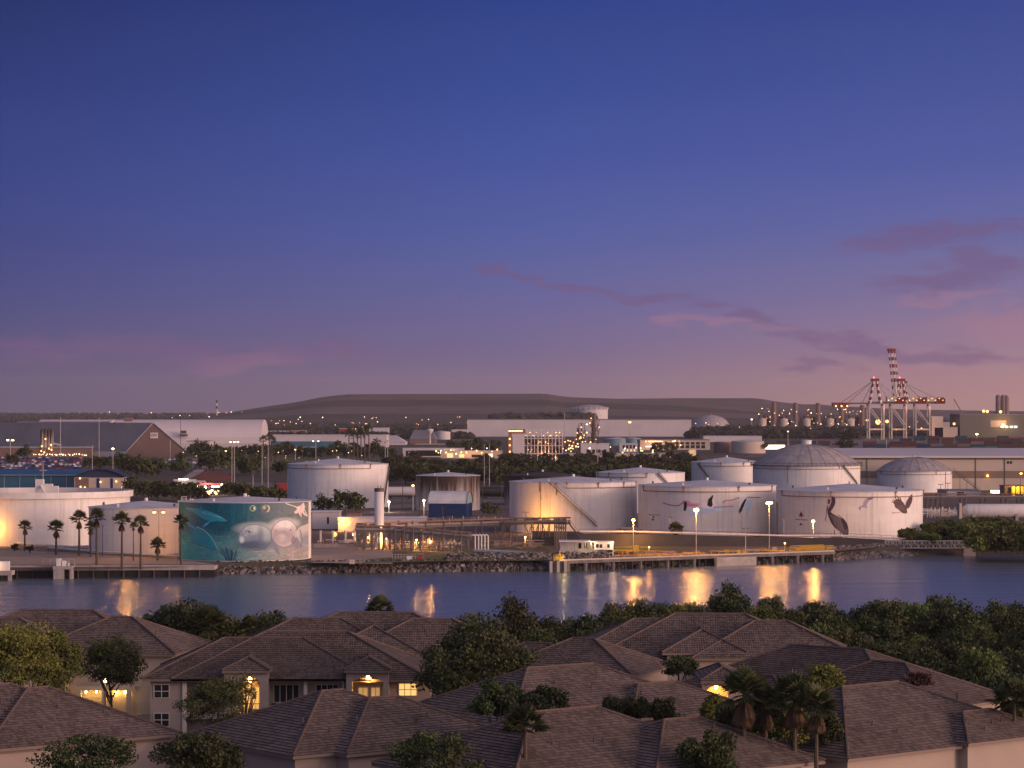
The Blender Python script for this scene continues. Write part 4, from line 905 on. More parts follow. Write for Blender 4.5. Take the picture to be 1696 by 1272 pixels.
# process skid with pipes right of the mural tank
t = thing('pump_skid', 'low tangle of white pipes and pumps behind the sandy bank', 'pump skid', G(560, 906, 2.5)); g2 = random.Random(12); mb = MB(); mbr = MB()
for i in range(80):
    x = g2.uniform(-6, 10); y = g2.uniform(-1, 8); z = g2.uniform(.4, 1.8); l = g2.uniform(1, 5); q = mb if i % 3 else mbr
    if i % 3 == 2: q.tube((x, y, 0), (x, y, z+.6), .12, 5)
    else: q.tube((x, y, z), (x+l, y, z), g2.uniform(.1, .22), 6)
mb.build('pipes', M['wsteel'], t)['kind'] = 'stuff'; mbr.build('pipes', M['rust'], t)['kind'] = 'stuff'
mb = MB(); mb.bb(-6.5, 10.5, -2.0, -1.7, 0, .9); mb.build('kerb', M['conc'], t)
mb = MB()
for x in (-5, -1.7, 1.7, 4.2): mb.tube((x, 4, 0), (x, 4, 4.2), .3, 8)
mb.build('post', M['wsteel'], t)
t = thing('canopy', 'light steel canopy over pumps left of the white column', 'canopy', G(600, 903, 2.5)); mb = MB(); mb.bb(-2.6, 4, 0, 4, 3.9, 4.1); mb.build('roof', M['wsteel'], t); mb = MB()
for x in (-2.4, -1.0, .6, 2.2, 3.8): mb.tube((x, .1, 0), (x, .1, 3.9), .09, 5)
mb.build('post', M['wsteel'], t)

# buildings of the terminal
def block(name, label, cat, pxl, pxr, pyt, pyb, dep, m, roof=None, z=2.5, winrows=(), rz=0, over=.3):
    Y = YY(pyb, z); x0, x1 = XX(pxl, Y), XX(pxr, Y); h = ZZ(pyt, Y)-z; wd = x1-x0
    t = thing(name, label, cat, ((x0+x1)/2, Y, z), rz); mb = MB(); mb.bb(-wd/2, wd/2, 0, dep, 0, h); mb.build('wall', M[m], t)
    mb = MB(); mb.bb(-wd/2-over, wd/2+over, -over, dep+over, h, h+max(.15, .04*h)); mb.build('roof', M[roof or m], t)
    for (a, b, c, d, mm) in winrows:       # fractions of width, of height, material
        w_ = MB(); w_.bb(-wd/2+a*wd, -wd/2+b*wd, -.06, 0, c*h, d*h); w_.build('window' if mm != 'door' else 'door', M['dglass_shade' if mm == 'door' else mm], t)
    return t, wd, h, dep
block('pump_house', 'long pale block wall building right behind the mural tank', 'building', 517, 562, 848, 876, 10, 'shed', 'wsteel', winrows=((.55, .62, .3, .7, 'dglass_shade'),))
t, wd, h, _ = block('office_building', 'low beige building lit orange by the wall lamp', 'building', 560, 705, 858, 880, 12, 'shed', 'wsteel', winrows=((.68, .70, .1, .8, 'dglass_shade'), (.84, .86, .1, .8, 'dglass_shade')))
t, wd, h, _ = block('switch_shed', 'small dark-fronted shed on the beige roofline', 'shed', 574, 598, 848.5, 860, 4, 'rust', 'dsteel')
p = G(566.5, 880, 2.5); l = thing('wall_lamp', 'bright orange lamp on the corner of the beige building', 'lamp', (p.x, p.y-.5, 2.5)); mb = MB(); mb.ball((0, -.3, 3.1), .42); mb.build('bulb', M['e_orange'], l); mb = MB(); mb.tube((0, .4, 3.3), (0, -.1, 3.3), .07, 5); mb.build('bracket', M['pole'], l); lamp_light(l, (0, -.9, 3.1), 1500, (1,.38,.06))
p = G(554, 897, 2.5); l = thing('globe_light', 'orange glowing ball light above the white pipework', 'lamp', p); mb = MB(); mb.ball((0, 0, 2.0), .72, 0, 14); mb.build('globe', emit('globe_lamp', (1, .28, .03), 1.8), l, True); mb = MB(); mb.tube((0, 0, 0), (0, 0, 1.4), .09, 5); mb.build('post', M['pole'], l)
for px, py, pw, col in ((640, 908, 1100, (1,.42,.1)), (690, 910, 1300, (1,.46,.12)), (712, 912, 1200, (1,.4,.08)), (752, 912, 500, (1,.6,.25)), (870, 905, 700, (1,.5,.16))):
    p = G(px, py, 2.5); l = thing('work_light', {640: 'low work light beside the foot of the white column', 690: 'work light glowing under the middle of the pipe rack', 712: 'orange work light under the crossed rack legs', 752: 'pale work light near the hooped risers', 870: 'work light below the walkway trestle'}[px], 'lamp', p)
    mb = MB(); mb.tube((0, 0, 0), (0, 0, 2.3), .05, 5); mb.build('post', M['pole'], l); mb = MB(); mb.ball((0, 0, 2.45), .22); mb.build('bulb', M['e_orange'], l); lamp_light(l, (0, -.5, 2.4), pw, col, .25)
for px, py, lab, m in ((583, 934, 'small yellow box on the grass above the rocks', 'beige'), (696, 928, 'small orange-red box beside the shore fence', 'redbox'), (678, 928, 'small pale box left of the orange-red box', 'wsteel')):
    t = thing('utility_box', lab, 'box', G(px, py, 2.5)); mb = MB(); mb.bb(-.6, .6, -.4, .4, 0, 1.1); mb.build('case', M[m], t); mb = MB(); mb.bb(-.66, .66, -.46, .46, 1.1, 1.2); mb.build('lid', M['dsteel'], t)
# shore fence
t = thing('fence', 'thin pipe-railed fence on the bank between white column and red box', 'fence'); mb = MB(); a, b = G(650, 927, 2.5), G(702, 926, 2.5)
for i in range(12): q = a.lerp(b, i/11); mb.tube(q, q+Vector((0, 0, 1.3)), .05, 4)
for z in (.65, 1.3): mb.tube(a+Vector((0, 0, z)), b+Vector((0, 0, z)), .045, 4)
mb.build('rail', M['pole'], t)
t = thing('fence', 'dark slatted fence behind the trestle left of the long stair', 'fence'); mb = MB(); a, b = G(880, 898, 2.5), G(965, 899, 2.5); mb.beam(a+Vector((0, 0, 1.6)), b+Vector((0, 0, 1.6)), .1, 3.0); mb.build('panel', M['dsteel'], t)

# blue arched shed
p = G(741, 857, 2.5); t = thing('arched_shed', 'arched shed with a silver vault roof and royal blue side wall', 'shed', p, R(-9)); s = F/p.y; wd = 63/s; hw_ = 4.0; dep = 12.0; hr = 20/s
hb = 23/s
mb = MB(); mb.bb(-wd/2, wd/2, 0, dep, 0, hb); mb.build('wall', M['blue'], t)
mb = MB(); n = 14; A = [(dep/2-dep/2*math.cos(math.pi*i/n)*1.02, hb+hr*math.sin(math.pi*i/n)) for i in range(n+1)]
for (y1, z1), (y2, z2) in zip(A[:-1], A[1:]): mb.face([(-wd/2-.2, y1, z1), (wd/2+.2, y1, z1), (wd/2+.2, y2, z2), (-wd/2-.2, y2, z2)])
mb.build('roof', M['tankroof'], t)
mb = MB(); mb.face([(wd/2, y, z) for y, z in A]); mb.face([(-wd/2, y, z) for y, z in A]); mb.build('gable', M['tealt'], t)
mb = MB()
for (y1, z1), (y2, z2) in zip(A[:-1], A[1:]): mb.tube((wd/2+.25, y1, z1), (wd/2+.25, y2, z2), .2, 5)
mb.build('arch_rib', M['rust'], t)

# railway tank cars behind the small tanks
for k, (px, lab) in enumerate(((662, 'black and white rail tank car between the tall pink tank and the rusty tank'), (820, 'dark rail tank car between the rusty and the soot-rimmed tank'))):
    p = G(px, 826, 2.5); t = thing('tank_car', lab, 'rail car', p); s = F/p.y; L2 = 50/s/2; r = 7.5/s
    for nm, mt_, z0, z1 in (('barrel', 'black' if k else 'shed', 0, 0),):
        mb = MB()
        for x0 in ((-L2, L2),):
            ring = [(r*math.cos(2*math.pi*i/16), r*math.sin(2*math.pi*i/16)) for i in range(16)]
            mb.raw([(-L2, y, r+1.2+z) for y, z in ring]+[(L2, y, r+1.2+z) for y, z in ring], [(i, (i+1) % 16, 16+(i+1) % 16, 16+i) for i in range(16)]+[tuple(range(16)), tuple(range(16, 32))])
        mb.build(nm, M[mt_], t, False)
    mb = MB(); mb.bb(-L2*1.05, L2*1.05, -1.2, 1.2, .7, 1.2)
    mb.build('frame', M['black'], t)
    for x in (-L2*.8, -L2*.6, L2*.6, L2*.8):
        mb = MB(); mb.tube((x, -1.0, .45), (x, -.8, .45), .45, 12); mb.tube((x, 1.0, .45), (x, .8, .45), .45, 12); mb.build('wheel', M['black'], t)

# horizontal storage bullet at the right edge
p = G(1664, 862, 2.5); s = F/p.y; r = 11.5/s; t = thing('bullet_tank', 'large horizontal pink-white pressure tank at the right frame edge', 'storage tank', p); L2 = 62/s
mb = MB(); zc = ZZ(846, p.y)-2.5; prof = [(.01, -L2-r*.8), (r*.5, -L2-r*.66), (r*.85, -L2-r*.35), (r, -L2), (r, L2), (r*.85, L2+r*.35), (.01, L2+r*.8)]; n = 24
vs = [(q, rr*math.cos(2*math.pi*i/n), zc+rr*math.sin(2*math.pi*i/n)) for rr, q in prof for i in range(n)]
mb.raw(vs, [(j*n+i, j*n+(i+1) % n, (j+1)*n+(i+1) % n, (j+1)*n+i) for j in range(len(prof)-1) for i in range(n)]); mb.build('shell', M['tank'], t, True)
for x in (-L2*.85, L2*.3): mb = MB(); mb.bb(x-.5, x+.5, -r*.9, r*.9, 0, zc-.4*r); mb.build('saddle', M['conc'], t)
mb = MB(); mb.bb(-L2-r*1.3, -L2-r*.9, -r, r, 0, zc+r*1.1); mb.build('end_ladder', M['beige'], t)
# pipe bridge right of the bird tank
t = rack('long pipe bridge running right from behind the bird tank', [(1527, 824, 842), (1610, 823, 842), (1700, 824, 842), (1760, 825, 843)], 3.2, 6, (1540, 1556, 1596, 1630, 1664, 1690, 1730), False, 'pipe')
g2 = random.Random(4); q0 = t
t = thing('valve_yard', 'cluttered yard of pipes and valves between bird tank and bullet tank', 'pipework', G(1580, 858, 2.5)); mb = MB(); mbw = MB()
for i in range(150):
    x = g2.uniform(-9, 9); y = g2.uniform(-4, 34); q = mb if i % 2 else mbw
    if i % 4 == 0: q.tube((x, y, 0), (x, y, g2.uniform(1, 3.2)), .14, 5)
    else: z = g2.uniform(.4, 2.0); q.tube((x, y, z), (x+g2.uniform(1, 6), y+g2.uniform(-.5, .5), z), g2.uniform(.1, .26), 6)
mb.build('pipes', M['beige'], t)['kind'] = 'stuff'; mbw.build('pipes', M['pipe'], t)['kind'] = 'stuff'
block('control_building', 'grey-roofed low building right of the small domed tank', 'building', 1568, 1625, 813, 822, 26, 'shed', 'greyroof', winrows=((.3, .5, .2, .8, 'dglass_shade'),))
t, wd, h, _ = block('equipment_housing', 'dark-sided housing with glowing yellow vertical tanks at the right edge', 'building', 1664, 1696, 805, 824, 12, 'rust', 'dsteel')
for k in range(4): mb = MB(); mb.lathe((-wd/2+3.2+k*2.1, -1.3, 0), [(.9, 0), (.9, h*.95), (.01, h)], 10); mb.build('cylinder', M['yellow'], t, True)
lamp_light(t, (0, -4, h+.5), 900, (1, .7, .2))
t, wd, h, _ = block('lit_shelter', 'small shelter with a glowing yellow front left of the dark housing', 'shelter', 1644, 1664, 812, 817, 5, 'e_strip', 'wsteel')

# ------------------------------------------------------------------ lamps and masts
SOD = (1, .40, .07)
def street_lamp(px, pyl, pyb, label, heads=1, power=0, bulb='e_orange', r=.42, z=2.5, arm=1.4, pole='pole', group='street lamps', col=(1,.42,.09), lit=True, name='street_lamp'):
    p = G(px, pyb, z); h = ZZ(pyl, p.y)-z; t = thing(name, label, 'lamp', p, 0, group); sc = max(1.0, p.y/800)
    mb = MB(); mb.tube((0, 0, 0), (0, 0, h+.1), .11*sc, 7, 0, .07*sc)
    xs = [-arm, arm] if heads == 2 else ([0] if heads == 1 else [-arm, 0, arm])
    if heads > 1: mb.tube((-arm, 0, h+.1), (arm, 0, h+.1), .06*sc, 5)
    mb.build('pole', M[pole], t)
    for x in xs:
        mb = MB(); mb.bb(x-.35*sc, x+.35*sc, -.2*sc, .25*sc, h+.05, h+.22*sc); mb.build('lamp_head', M['steel'], t)
        if lit: mb = MB(); mb.lathe((x, -.02, h-.02-r*.55), [(.01, -r*.6), (r*.8, -r*.35), (r, 0), (r*.85, r*.45), (.01, r*.6)], 9); mb.build('bulb', M[bulb], t)
    if power: lamp_light(t, (-8 if px == 263 else 0, -.9, h-.6), power, col, .4)
    return t
street_lamp(263, 847, 926, 'twin-headed lit lamp post before the low cone-roofed tank', 2, 2000, arm=1.1)
street_lamp(1153, 842, 921, 'brightest single lamp on the pier in front of the flamingos', 1, 6500, r=.75)
street_lamp(1274, 832, 909, 'twin-headed lit lamp in the gap between the two painted bird tanks', 2, 4800, arm=.55)
street_lamp(1347, 862, 901, 'lamp left of the painted pelican on the berm', 1, 3600, r=.5)
street_lamp(1049, 860, 905, 'lamp in front of the joint between floodlit and flamingo tanks', 1, 3600, r=.5)
street_lamp(1235, 876, 919, 'unlit twin-headed lamp on the pier below the flamingo tank', 2, 0, lit=False, arm=.6)
street_lamp(702, 828, 862, 'white lamp left of the blue arched shed', 1, 1400, r=.45, bulb='e_warm', col=(1,.7,.45))
street_lamp(684, 803, 846, 'white lamp on the left side of the rust-streaked tank', 1, 0, r=.5, bulb='e_warm')
street_lamp(644, 830, 848, 'low white lamp at the right foot of the tall pink tank', 1, 1400, r=.5, bulb='e_warm', col=(1,.7,.5))
street_lamp(487, 806, 826, 'small white lamp at the left foot of the tall pink tank', 1, 1500, r=.45, bulb='e_white', col=(1,.8,.6))
street_lamp(567, 812, 846, 'thin unlit twin lamp in front of the tall pink tank', 2, 0, lit=False)
street_lamp(871, 849, 893, 'unlit bracketed pole before the orange glow of the floodlit tank', 2, 0, lit=False, arm=.7, pole='dsteel')
street_lamp(1109, 857, 903, 'short dark pole beside the bushy palm', 1, 0, lit=False)
street_lamp(1298, 860, 897, 'dark pole left of the red triangle emblem', 1, 0, lit=False)
street_lamp(170, 872, 921, 'bare dark pole between the palms before the low tank', 1, 0, lit=False, pole='dsteel')
street_lamp(1277, 853, 893, 'thin dark pole beside the twin lamp between the painted tanks', 1, 0, lit=False, pole='dsteel')
for px, a_, b_, lab in ((1558, 803, 866, 'left of two tall dark poles right of the bird tank'), (1570, 801, 864, 'right of two tall dark poles right of the bird tank')): street_lamp(px, a_, b_, lab, 2, 0, lit=False, pole='dsteel', arm=.5)
# floodlights that throw the glows on the tanks
for (px, py, Yo, pw, lab) in ((884, 884, -4.5, 3000, 'floodlight at the foot of the plain white tank aimed at its wall'), (0, 905, -3.2, 1500, 'floodlight at the foot of the open tank by the left frame edge')):
    px = px or -16
    q = P(px, py, TANKS['T7' if px > 0 else 'T1']['Yc']-TANKS['T7' if px > 0 else 'T1']['R']+Yo); q.z = 2.5
    t = thing('floodlight', lab, 'floodlight', q); mb = MB(); mb.tube((0, 0, 0), (0, 0, 4.3), .08, 5); mb.bb(-.3, .3, -.2, .2, 4.2, 4.6); mb.build('mount', M['dsteel'], t); lamp_light(t, (0, .6, 4.6), pw, (1, .40, .06), .3)
t = thing('floodlight', 'lamp hidden low between the low tank and the mural tank', 'floodlight', (XX(296, 678), 678, 2.5)); mb = MB(); mb.tube((0, 0, 0), (0, 0, 4), .08, 5); mb.build('mount', M['dsteel'], t); lamp_light(t, (0, 0, 5), 1100, (1, .38, .07), .3)
# high masts and lamps farther back
mast = [(388, 731, 815, 'left of the two tall grey masts behind the mural tank', 1), (384, 733, 813, 'slim mast touching the left tall grey mast', 0), (434, 733, 812, 'tall mast right of the mid trees', 0), (444, 728, 813, 'tallest unlit mast by the red trailer', 0),
    (802, 736, 805, 'left of two thin masts behind the rusty tank', 0), (810.5, 735, 805, 'right of two thin masts behind the rusty tank', 0), (890, 728, 786, 'tall thin mast before the lit steel frame', 0), (990, 735, 782, 'tall thin mast above the cone roofs', 0),
    (1081, 748, 776, 'short lamp post left of the plain tank by the big dome', 1), (100, 691, 757, 'tall mast at the long grey roof left of the conveyor', 0), (164, 691, 757, 'tall mast in the middle of the long grey roof', 0),
    (153, 737, 809, 'tall bare pole at the blue hall gable', 0), (638, 733, 765, 'pair-top pole right of the palm clump', 0), (642, 731, 765, 'second pole right of the palm clump', 0), (282, 728, 762, 'white pole in front of the brown gabled hall', 0),
    (419, 786, 806, 'short pole in the scrub before the red trailer', 0), (1468, 727, 752, 'rusty mast behind the striped warehouse', 0), (935, 684, 728, 'thin mast against the big white warehouse', 0)]
for px, a_, b_, lab, lit in mast:
    street_lamp(px, a_, b_, lab, 3 if px in (388,) else 1, 0, lit=bool(lit), bulb='e_warm', arm=1.6, group='tall masts', name='mast', r=.5)
lampl = [(187, 742, 808, 'e_green', 1.0, 'yellow-green lamp post in front of the left trees'), (17, 728, 757, 'e_green', 1.6, 'yellow-green lamp at the left frame edge behind the parked cars'), (130.5, 793, 808, 'e_far', .5, 'small lamp at the beige gable of the blue hall'),
    (220, 789, 812, 'e_far', .5, 'lamp post at the dark hedge right of the blue hall'), (374, 746.5, 775, 'e_warm', .9, 'lamp left of the round dark tree'), (489, 744, 762, 'e_warm', .9, 'lamp over the lawn left of the palm clump'),
    (523, 730, 761, 'e_white', .9, 'twin white-headed lamp before the long teal building'), (349, 741, 757, 'pole', .6, 'flat-topped unlit lamp near the white hall'), (590, 709, 730, 'e_white', 2.0, 'bright white light above the palm clump'),
    (1043, 698, 735, 'e_orange', 2.6, 'very bright tall orange lamp before the big white warehouse'), (1305, 714, 742, 'e_warm', 1.2, 'lamp left of the dome cupola'), (1245, 694, 718, 'e_white', 2.2, 'white lamp left of the power plant'),
    (1618, 718, 745, 'e_green', 2.0, 'yellow-green lamp post standing in the container yard'), (1691, 783, 812, 'e_orange', 1.0, 'orange lamp on the striped warehouse at the right edge'), (1527, 813, 835, 'e_orange', .6, 'small orange lamp at the right shoulder of the bird tank'),
    (1081.5, 745, 760, 'e_orange', .8, 'small orange lamp on the roofline behind the cone-roofed tank'), (972, 702, 735, 'e_warm', 1.6, 'white-hot light on the process tower')]
for px, a_, b_, bl, r, lab in lampl: street_lamp(px, a_, b_, lab, 2 if px in (523, 17) else 1, 0, bulb=bl, r=r*.62, arm=2.0, group='yard lamps')

# utility poles and wires by the rail yard
for px, a_, b_ in ((695, 792, 865), (667, 800, 850), (733, 838, 866), (799, 798, 840), (831, 795, 850)):
    p = G(px, b_, 2.5); t = thing('utility_pole', {695: 'utility pole with a cross box at the left edge of the rusty tank', 667: 'dark utility pole before the pale tank car', 733: 'short pole in front of the blue shed wall', 799: 'dark pole right of the rusty tank', 831: 'pale pole beside the dark tank car'}[px], 'pole', p, 0, 'utility poles')
    h = ZZ(a_, p.y)-2.5; mb = MB(); mb.tube((0, 0, 0), (0, 0, h), .14, 6); mb.build('pole', M['bark'], t); mb = MB(); mb.bb(-.9, .9, -.06, .06, h-1, h-.85); mb.build('crossarm', M['bark'], t)

# more pipework clutter of the dock
def clutter(label, px, py, wpx, dep, n, seed, mats, hmax=2.2, name='pipework'):
    t = thing(name, label, 'pipework', G(px, py, 2.5)); s = F/t.location.y; g = random.Random(seed); bs = [MB() for _ in mats]
    for i in range(n):
        x = g.uniform(-wpx/2, wpx/2)/s; y = g.uniform(0, dep); q = bs[i % len(mats)]
        if i % 3 == 0: q.tube((x, y, 0), (x, y, g.uniform(.8, hmax)), g.uniform(.07, .16), 5)
        elif i % 7 == 1: q.bb(x, x+g.uniform(.6, 1.6), y, y+.8, 0, g.uniform(.6, 1.5))
        else: z = g.uniform(.3, hmax*.8); l = g.uniform(1, 5); q.tube((x, y, z), (x+l, y, z), g.uniform(.07, .18), 6)
    for b_, m_ in zip(bs, mats): b_.build('pipes', M[m_], t)['kind'] = 'stuff'
    return t
clutter('low rusty and white pipework under the high pipe rack', 690, 911, 110, 14, 90, 51, ('rust', 'midsteel', 'pipe'))
clutter('pipes and valves between hooped risers and walkway', 840, 908, 90, 10, 50, 52, ('rust', 'midsteel'))
clutter('yellow and rusty valves and pipes along the pier behind the kerb', 1090, 921, 140, 5, 60, 53, ('yellow', 'rust', 'midsteel'), 1.3)
clutter('small bollards and hose gear on the bare pier deck', 1250, 916, 150, 4, 26, 54, ('rust', 'yellow', 'conc'), 1.0)
clutter('pipes at the foot of the rust-streaked tank', 730, 866, 150, 10, 60, 55, ('pipe', 'midsteel', 'rust'))
clutter('pipes and drums left of the floodlit tank', 815, 868, 60, 12, 40, 56, ('pipe', 'blue', 'rust'))
clutter('pipework on the ground before the tall pink tank', 640, 868, 90, 12, 40, 57, ('midsteel', 'rust'))
for px, py, lab, pw in ((610, 905, 'orange lamp left of the white column base', 900), (585, 900, 'lamp over the low pump skid', 700), (1075, 922, 'low amber lamp among the pier pipes', 220), (1300, 915, 'low amber lamp near the right end of the pier', 200), (960, 918, 'amber lamp in front of the pump shed', 220)):
    l = thing('work_light', lab, 'lamp', G(px, py, 2.6)); mb = MB(); mb.tube((0, 0, 0), (0, 0, 2.2), .05, 5); mb.build('post', M['pole'], l); mb = MB(); mb.ball((0, 0, 2.35), .2); mb.build('bulb', M['e_orange'], l); lamp_light(l, (0, -.5, 2.5), pw, (1, .42, .1), .25)
# ------------------------------------------------------------------ vegetation kit
def crown_mesh(name, n, rx, ry, rz, leaf, seed, m, clumps=26, squash=.9, cz=0.0, spread=.26):
    g = np.random.default_rng(seed)
    d = g.normal(size=(clumps, 3)); d /= np.linalg.norm(d, axis=1)[:, None]
    d[:, 2] = np.where(d[:, 2] < -.75, -d[:, 2]*.5, d[:, 2])
    rad = g.uniform(.2, 1.0, clumps)**.5*.84
    cc = d*rad[:, None]*np.array([rx, ry, rz])
    cs = g.uniform(.75, 1.3, clumps)*spread*1.25
    k = g.integers(0, clumps, n); off = g.normal(size=(n, 3)); off /= (np.linalg.norm(off, axis=1)[:, None]+1e-6)
    off *= (g.uniform(0, 1, n)**.45)[:, None]
    c = cc[k]+off*cs[k][:, None]*np.array([rx, ry, rz*squash]); c[:, 2] += cz
    u = g.normal(size=(n, 3)); u /= np.linalg.norm(u, axis=1)[:, None]
    t = g.normal(size=(n, 3)); v = np.cross(u, t); v /= np.linalg.norm(v, axis=1)[:, None]
    s = leaf*g.uniform(.55, 1.25, n)[:, None]; u = u*s; v = v*s*.62
    V = np.stack([c-u, c+v, c+u, c-v], 1).reshape(-1, 3); f = np.arange(4*n).reshape(n, 4)
    me = bpy.data.meshes.new(name); me.from_pydata(V.tolist(), [], f.tolist()); me.materials.append(m); return me
def meshobj(name, me, parent=None, loc=(0, 0, 0)):
    o = bpy.data.objects.new(name, me); COL.objects.link(o); o.location = loc
    if parent is not None: o.parent = parent
    return o
def trunk(parent, h, r, seed, crown_r, m='bark', nl=7, base=0.35, lean=0.0):
    g = random.Random(seed); mb = MB(); p = Vector((0, 0, -.3)); pts = [p]; 
    for i in range(4): p = p+Vector((g.uniform(-.12, .12)*h*.2+lean*h*.25, g.uniform(-.1, .1)*h*.2, h*.27)); pts.append(p)
    for i, (a, b) in enumerate(zip(pts[:-1], pts[1:])): mb.tube(a, b, r*(1-.17*i), 7, 0, r*(1-.17*(i+1)))
    for k in range(nl):
        a = g.uniform(0, 6.28); q = pts[1].lerp(pts[3], g.random()*.9+.05) if base > .3 else pts[2]; e = Vector((math.cos(a)*crown_r*.75, math.sin(a)*crown_r*.75, h*g.uniform(.72, 1.15)))
        mid = q.lerp(e, .5)+Vector((0, 0, .08*h)); mb.tube(q, mid, r*.5, 5, 0, r*.3); mb.tube(mid, e, r*.3, 5, 0, r*.08)
    return mb.build('trunk', M[m], parent)
def tree_proto(name, label, cat, n, rx, rz, h, leaf, seed, m='leaf', clumps=26, group=None, r=.22, spread=.26, ry=None, lean=0.0):
    t = thing(name, label, cat, (0, 0, -500), 0, group)
    me = crown_mesh('crown', n, rx, ry or rx, rz, leaf, seed, M[m], clumps, spread=spread); meshobj('crown', me, t, (lean*h*.7, 0, h))
    trunk(t, h, r, seed, rx, lean=lean); return t

def fan_palm(label, h, seed, cr=1.7, sk=1.0, skirt=True, r=.2, group='fan palms along the bank', nf=30, lean=0.0, blades=9, name='palm_tree'):
    g = random.Random(seed); t = thing(name, label, 'palm', (0, 0, -500), 0, group)
    mb = MB(); pts = [Vector((lean*(k/5)**2, 0, h*k/5-.2 if k == 0 else h*k/5)) for k in range(6)]
    for i, (a, b) in enumerate(zip(pts[:-1], pts[1:])): mb.tube(a, b, r*(1.25-.12*i), 7, 0, r*(1.25-.12*(i+1)))
    mb.build('trunk', M['bark'], t); top = pts[-1]
    def frond(mb, az, el, L, dead=False):
        d = Vector((math.cos(az)*math.cos(el), math.sin(az)*math.cos(el), math.sin(el))); side = Vector((-math.sin(az), math.cos(az), 0)); up = side.cross(d)
        hub = top+d*L*(.42 if not dead else .18); mb.tube(top, hub, .03, 3, 0, .02, False)
        for k in range(blades):
            a = (k/(blades-1)-.5)*(2.3 if not dead else 1.0); q = (d*math.cos(a)+side*math.sin(a)); tip = hub+q*L*.62*(1-.18*abs(a))+Vector((0, 0, -.10*L*(1+abs(a)) if not dead else -.25*L)); mid = hub.lerp(tip, .5)+Vector((0, 0, .04*L))
            w_ = (d*-math.sin(a)+side*math.cos(a))*(.085*L*.62)
            mb.face([hub, mid-w_, tip, mid+w_])
    mb = MB()
    for i in range(nf): frond(mb, g.uniform(0, 6.283), R(-20+108*((i+.5)/nf)**.75)+g.uniform(-.1, .1), cr*g.uniform(.85, 1.12))
    mb.build('fronds', M['frond'], t)
    if skirt:
        mb = MB()
        for i in range(int(nf*.7*sk)): frond(mb, g.uniform(0, 6.283), R(g.uniform(-88, -58)), cr*g.uniform(.7, 1.0)*(.7+.3*sk), True)
        mb.build('dead_fronds', M['skirt'], t)
    return t

# palms on the far bank: (column, crown centre row, base row, crown radius px, label)
fp = [(41, 873, 913, 11, 'short-crowned leftmost fan palm before the open tank'), (93, 876, 919, 13, 'second fan palm from the left before the open tank'), (131, 860, 920, 13, 'third fan palm from the left with a long brown skirt'),
      (150, 874, 922, 10, 'low fan palm tucked behind the tallest palm'), (160, 857, 937, 14, 'tallest fan palm at the left edge of the low tank'), (202, 863, 941, 14, 'fan palm in the middle of the low tank wall'),
      (221, 872, 929, 6, 'thin small-headed palm just left of a bigger one'), (233, 868, 941, 13, 'fan palm left of the twin lit lamp'), (300, 864, 937, 11, 'fan palm at the left edge of the sea mural')]
pr3 = [fan_palm('', 8.0, s, cr=2.0, sk=1.0) for s in (1, 2, 3)]
for i, (px, pc, pb, cr, lab) in enumerate(fp):
    p = G(px, pb, 2.5); h = ZZ(pc, p.y)-2.5; src = pr3[i % 3]; o = place(src, i < 3, p, i*1.3, 1, lab)
    k = cr/(F/p.y)/1.45; o.scale = (k, k, h/8.0 if h/8.0 > 0 else 1)
    for ch in o.children:
        if ch.name.startswith(('fronds', 'dead')): zc = 8.0; s_ = k/(h/8.0); ch.scale = (1, 1, s_); ch.location = (0, 0, zc*(1-s_))
for px, pb, hh, cr, lab in ((261, 928, 3.6, 2.3, 'stubby bushy palm under the twin lit lamp'), (1119, 903, 4.2, 2.6, 'bushy low palm on the lit lawn before the flamingo tank')):
    o = fan_palm(lab, hh, int(px), cr, 1.0, True, .3, 'short bushy palms', 54); o.location = G(px, pb, 2.5)
for px, pb, lab in ((24, 913, 'low dark bush at the left frame edge on the bank'), (50, 916, 'small dark bush right of the leftmost palm')):
    o = tree_proto('bush', lab, 'bush', 260, 1.3, 1.0, 1.1, .28, px, 'leafdark', 12); o.location = G(px, pb, 2.5)
# distant palm clump and single palms
pc = [(578, 719, 764), (586, 723, 763), (592, 716, 764), (598, 722, 765), (604, 717, 764), (611, 714, 765), (436, 729, 762), (446, 726, 763), (450, 730, 764)]
sp_ = fan_palm('', 12, 9, 4.2, 1.0, False, .5, 'distant palm clump', 22, blades=7)
for i, (px, a_, b_) in enumerate(pc):
    p = G(px, b_, 2.5); h = ZZ(a_, p.y)-2.5; o = place(sp_, i == 0, p, i, 1, (nth(i)+(' from the left' if i else '')+' tall palm of the dense clump above the tall pink tank') if i < 6 else ('left', 'middle', 'right')[i-6]+' palm of the distant trio over the tall mast', 'distant palm clump' if i < 6 else 'trio of distant palms'); o.scale = (1, 1, h/12)
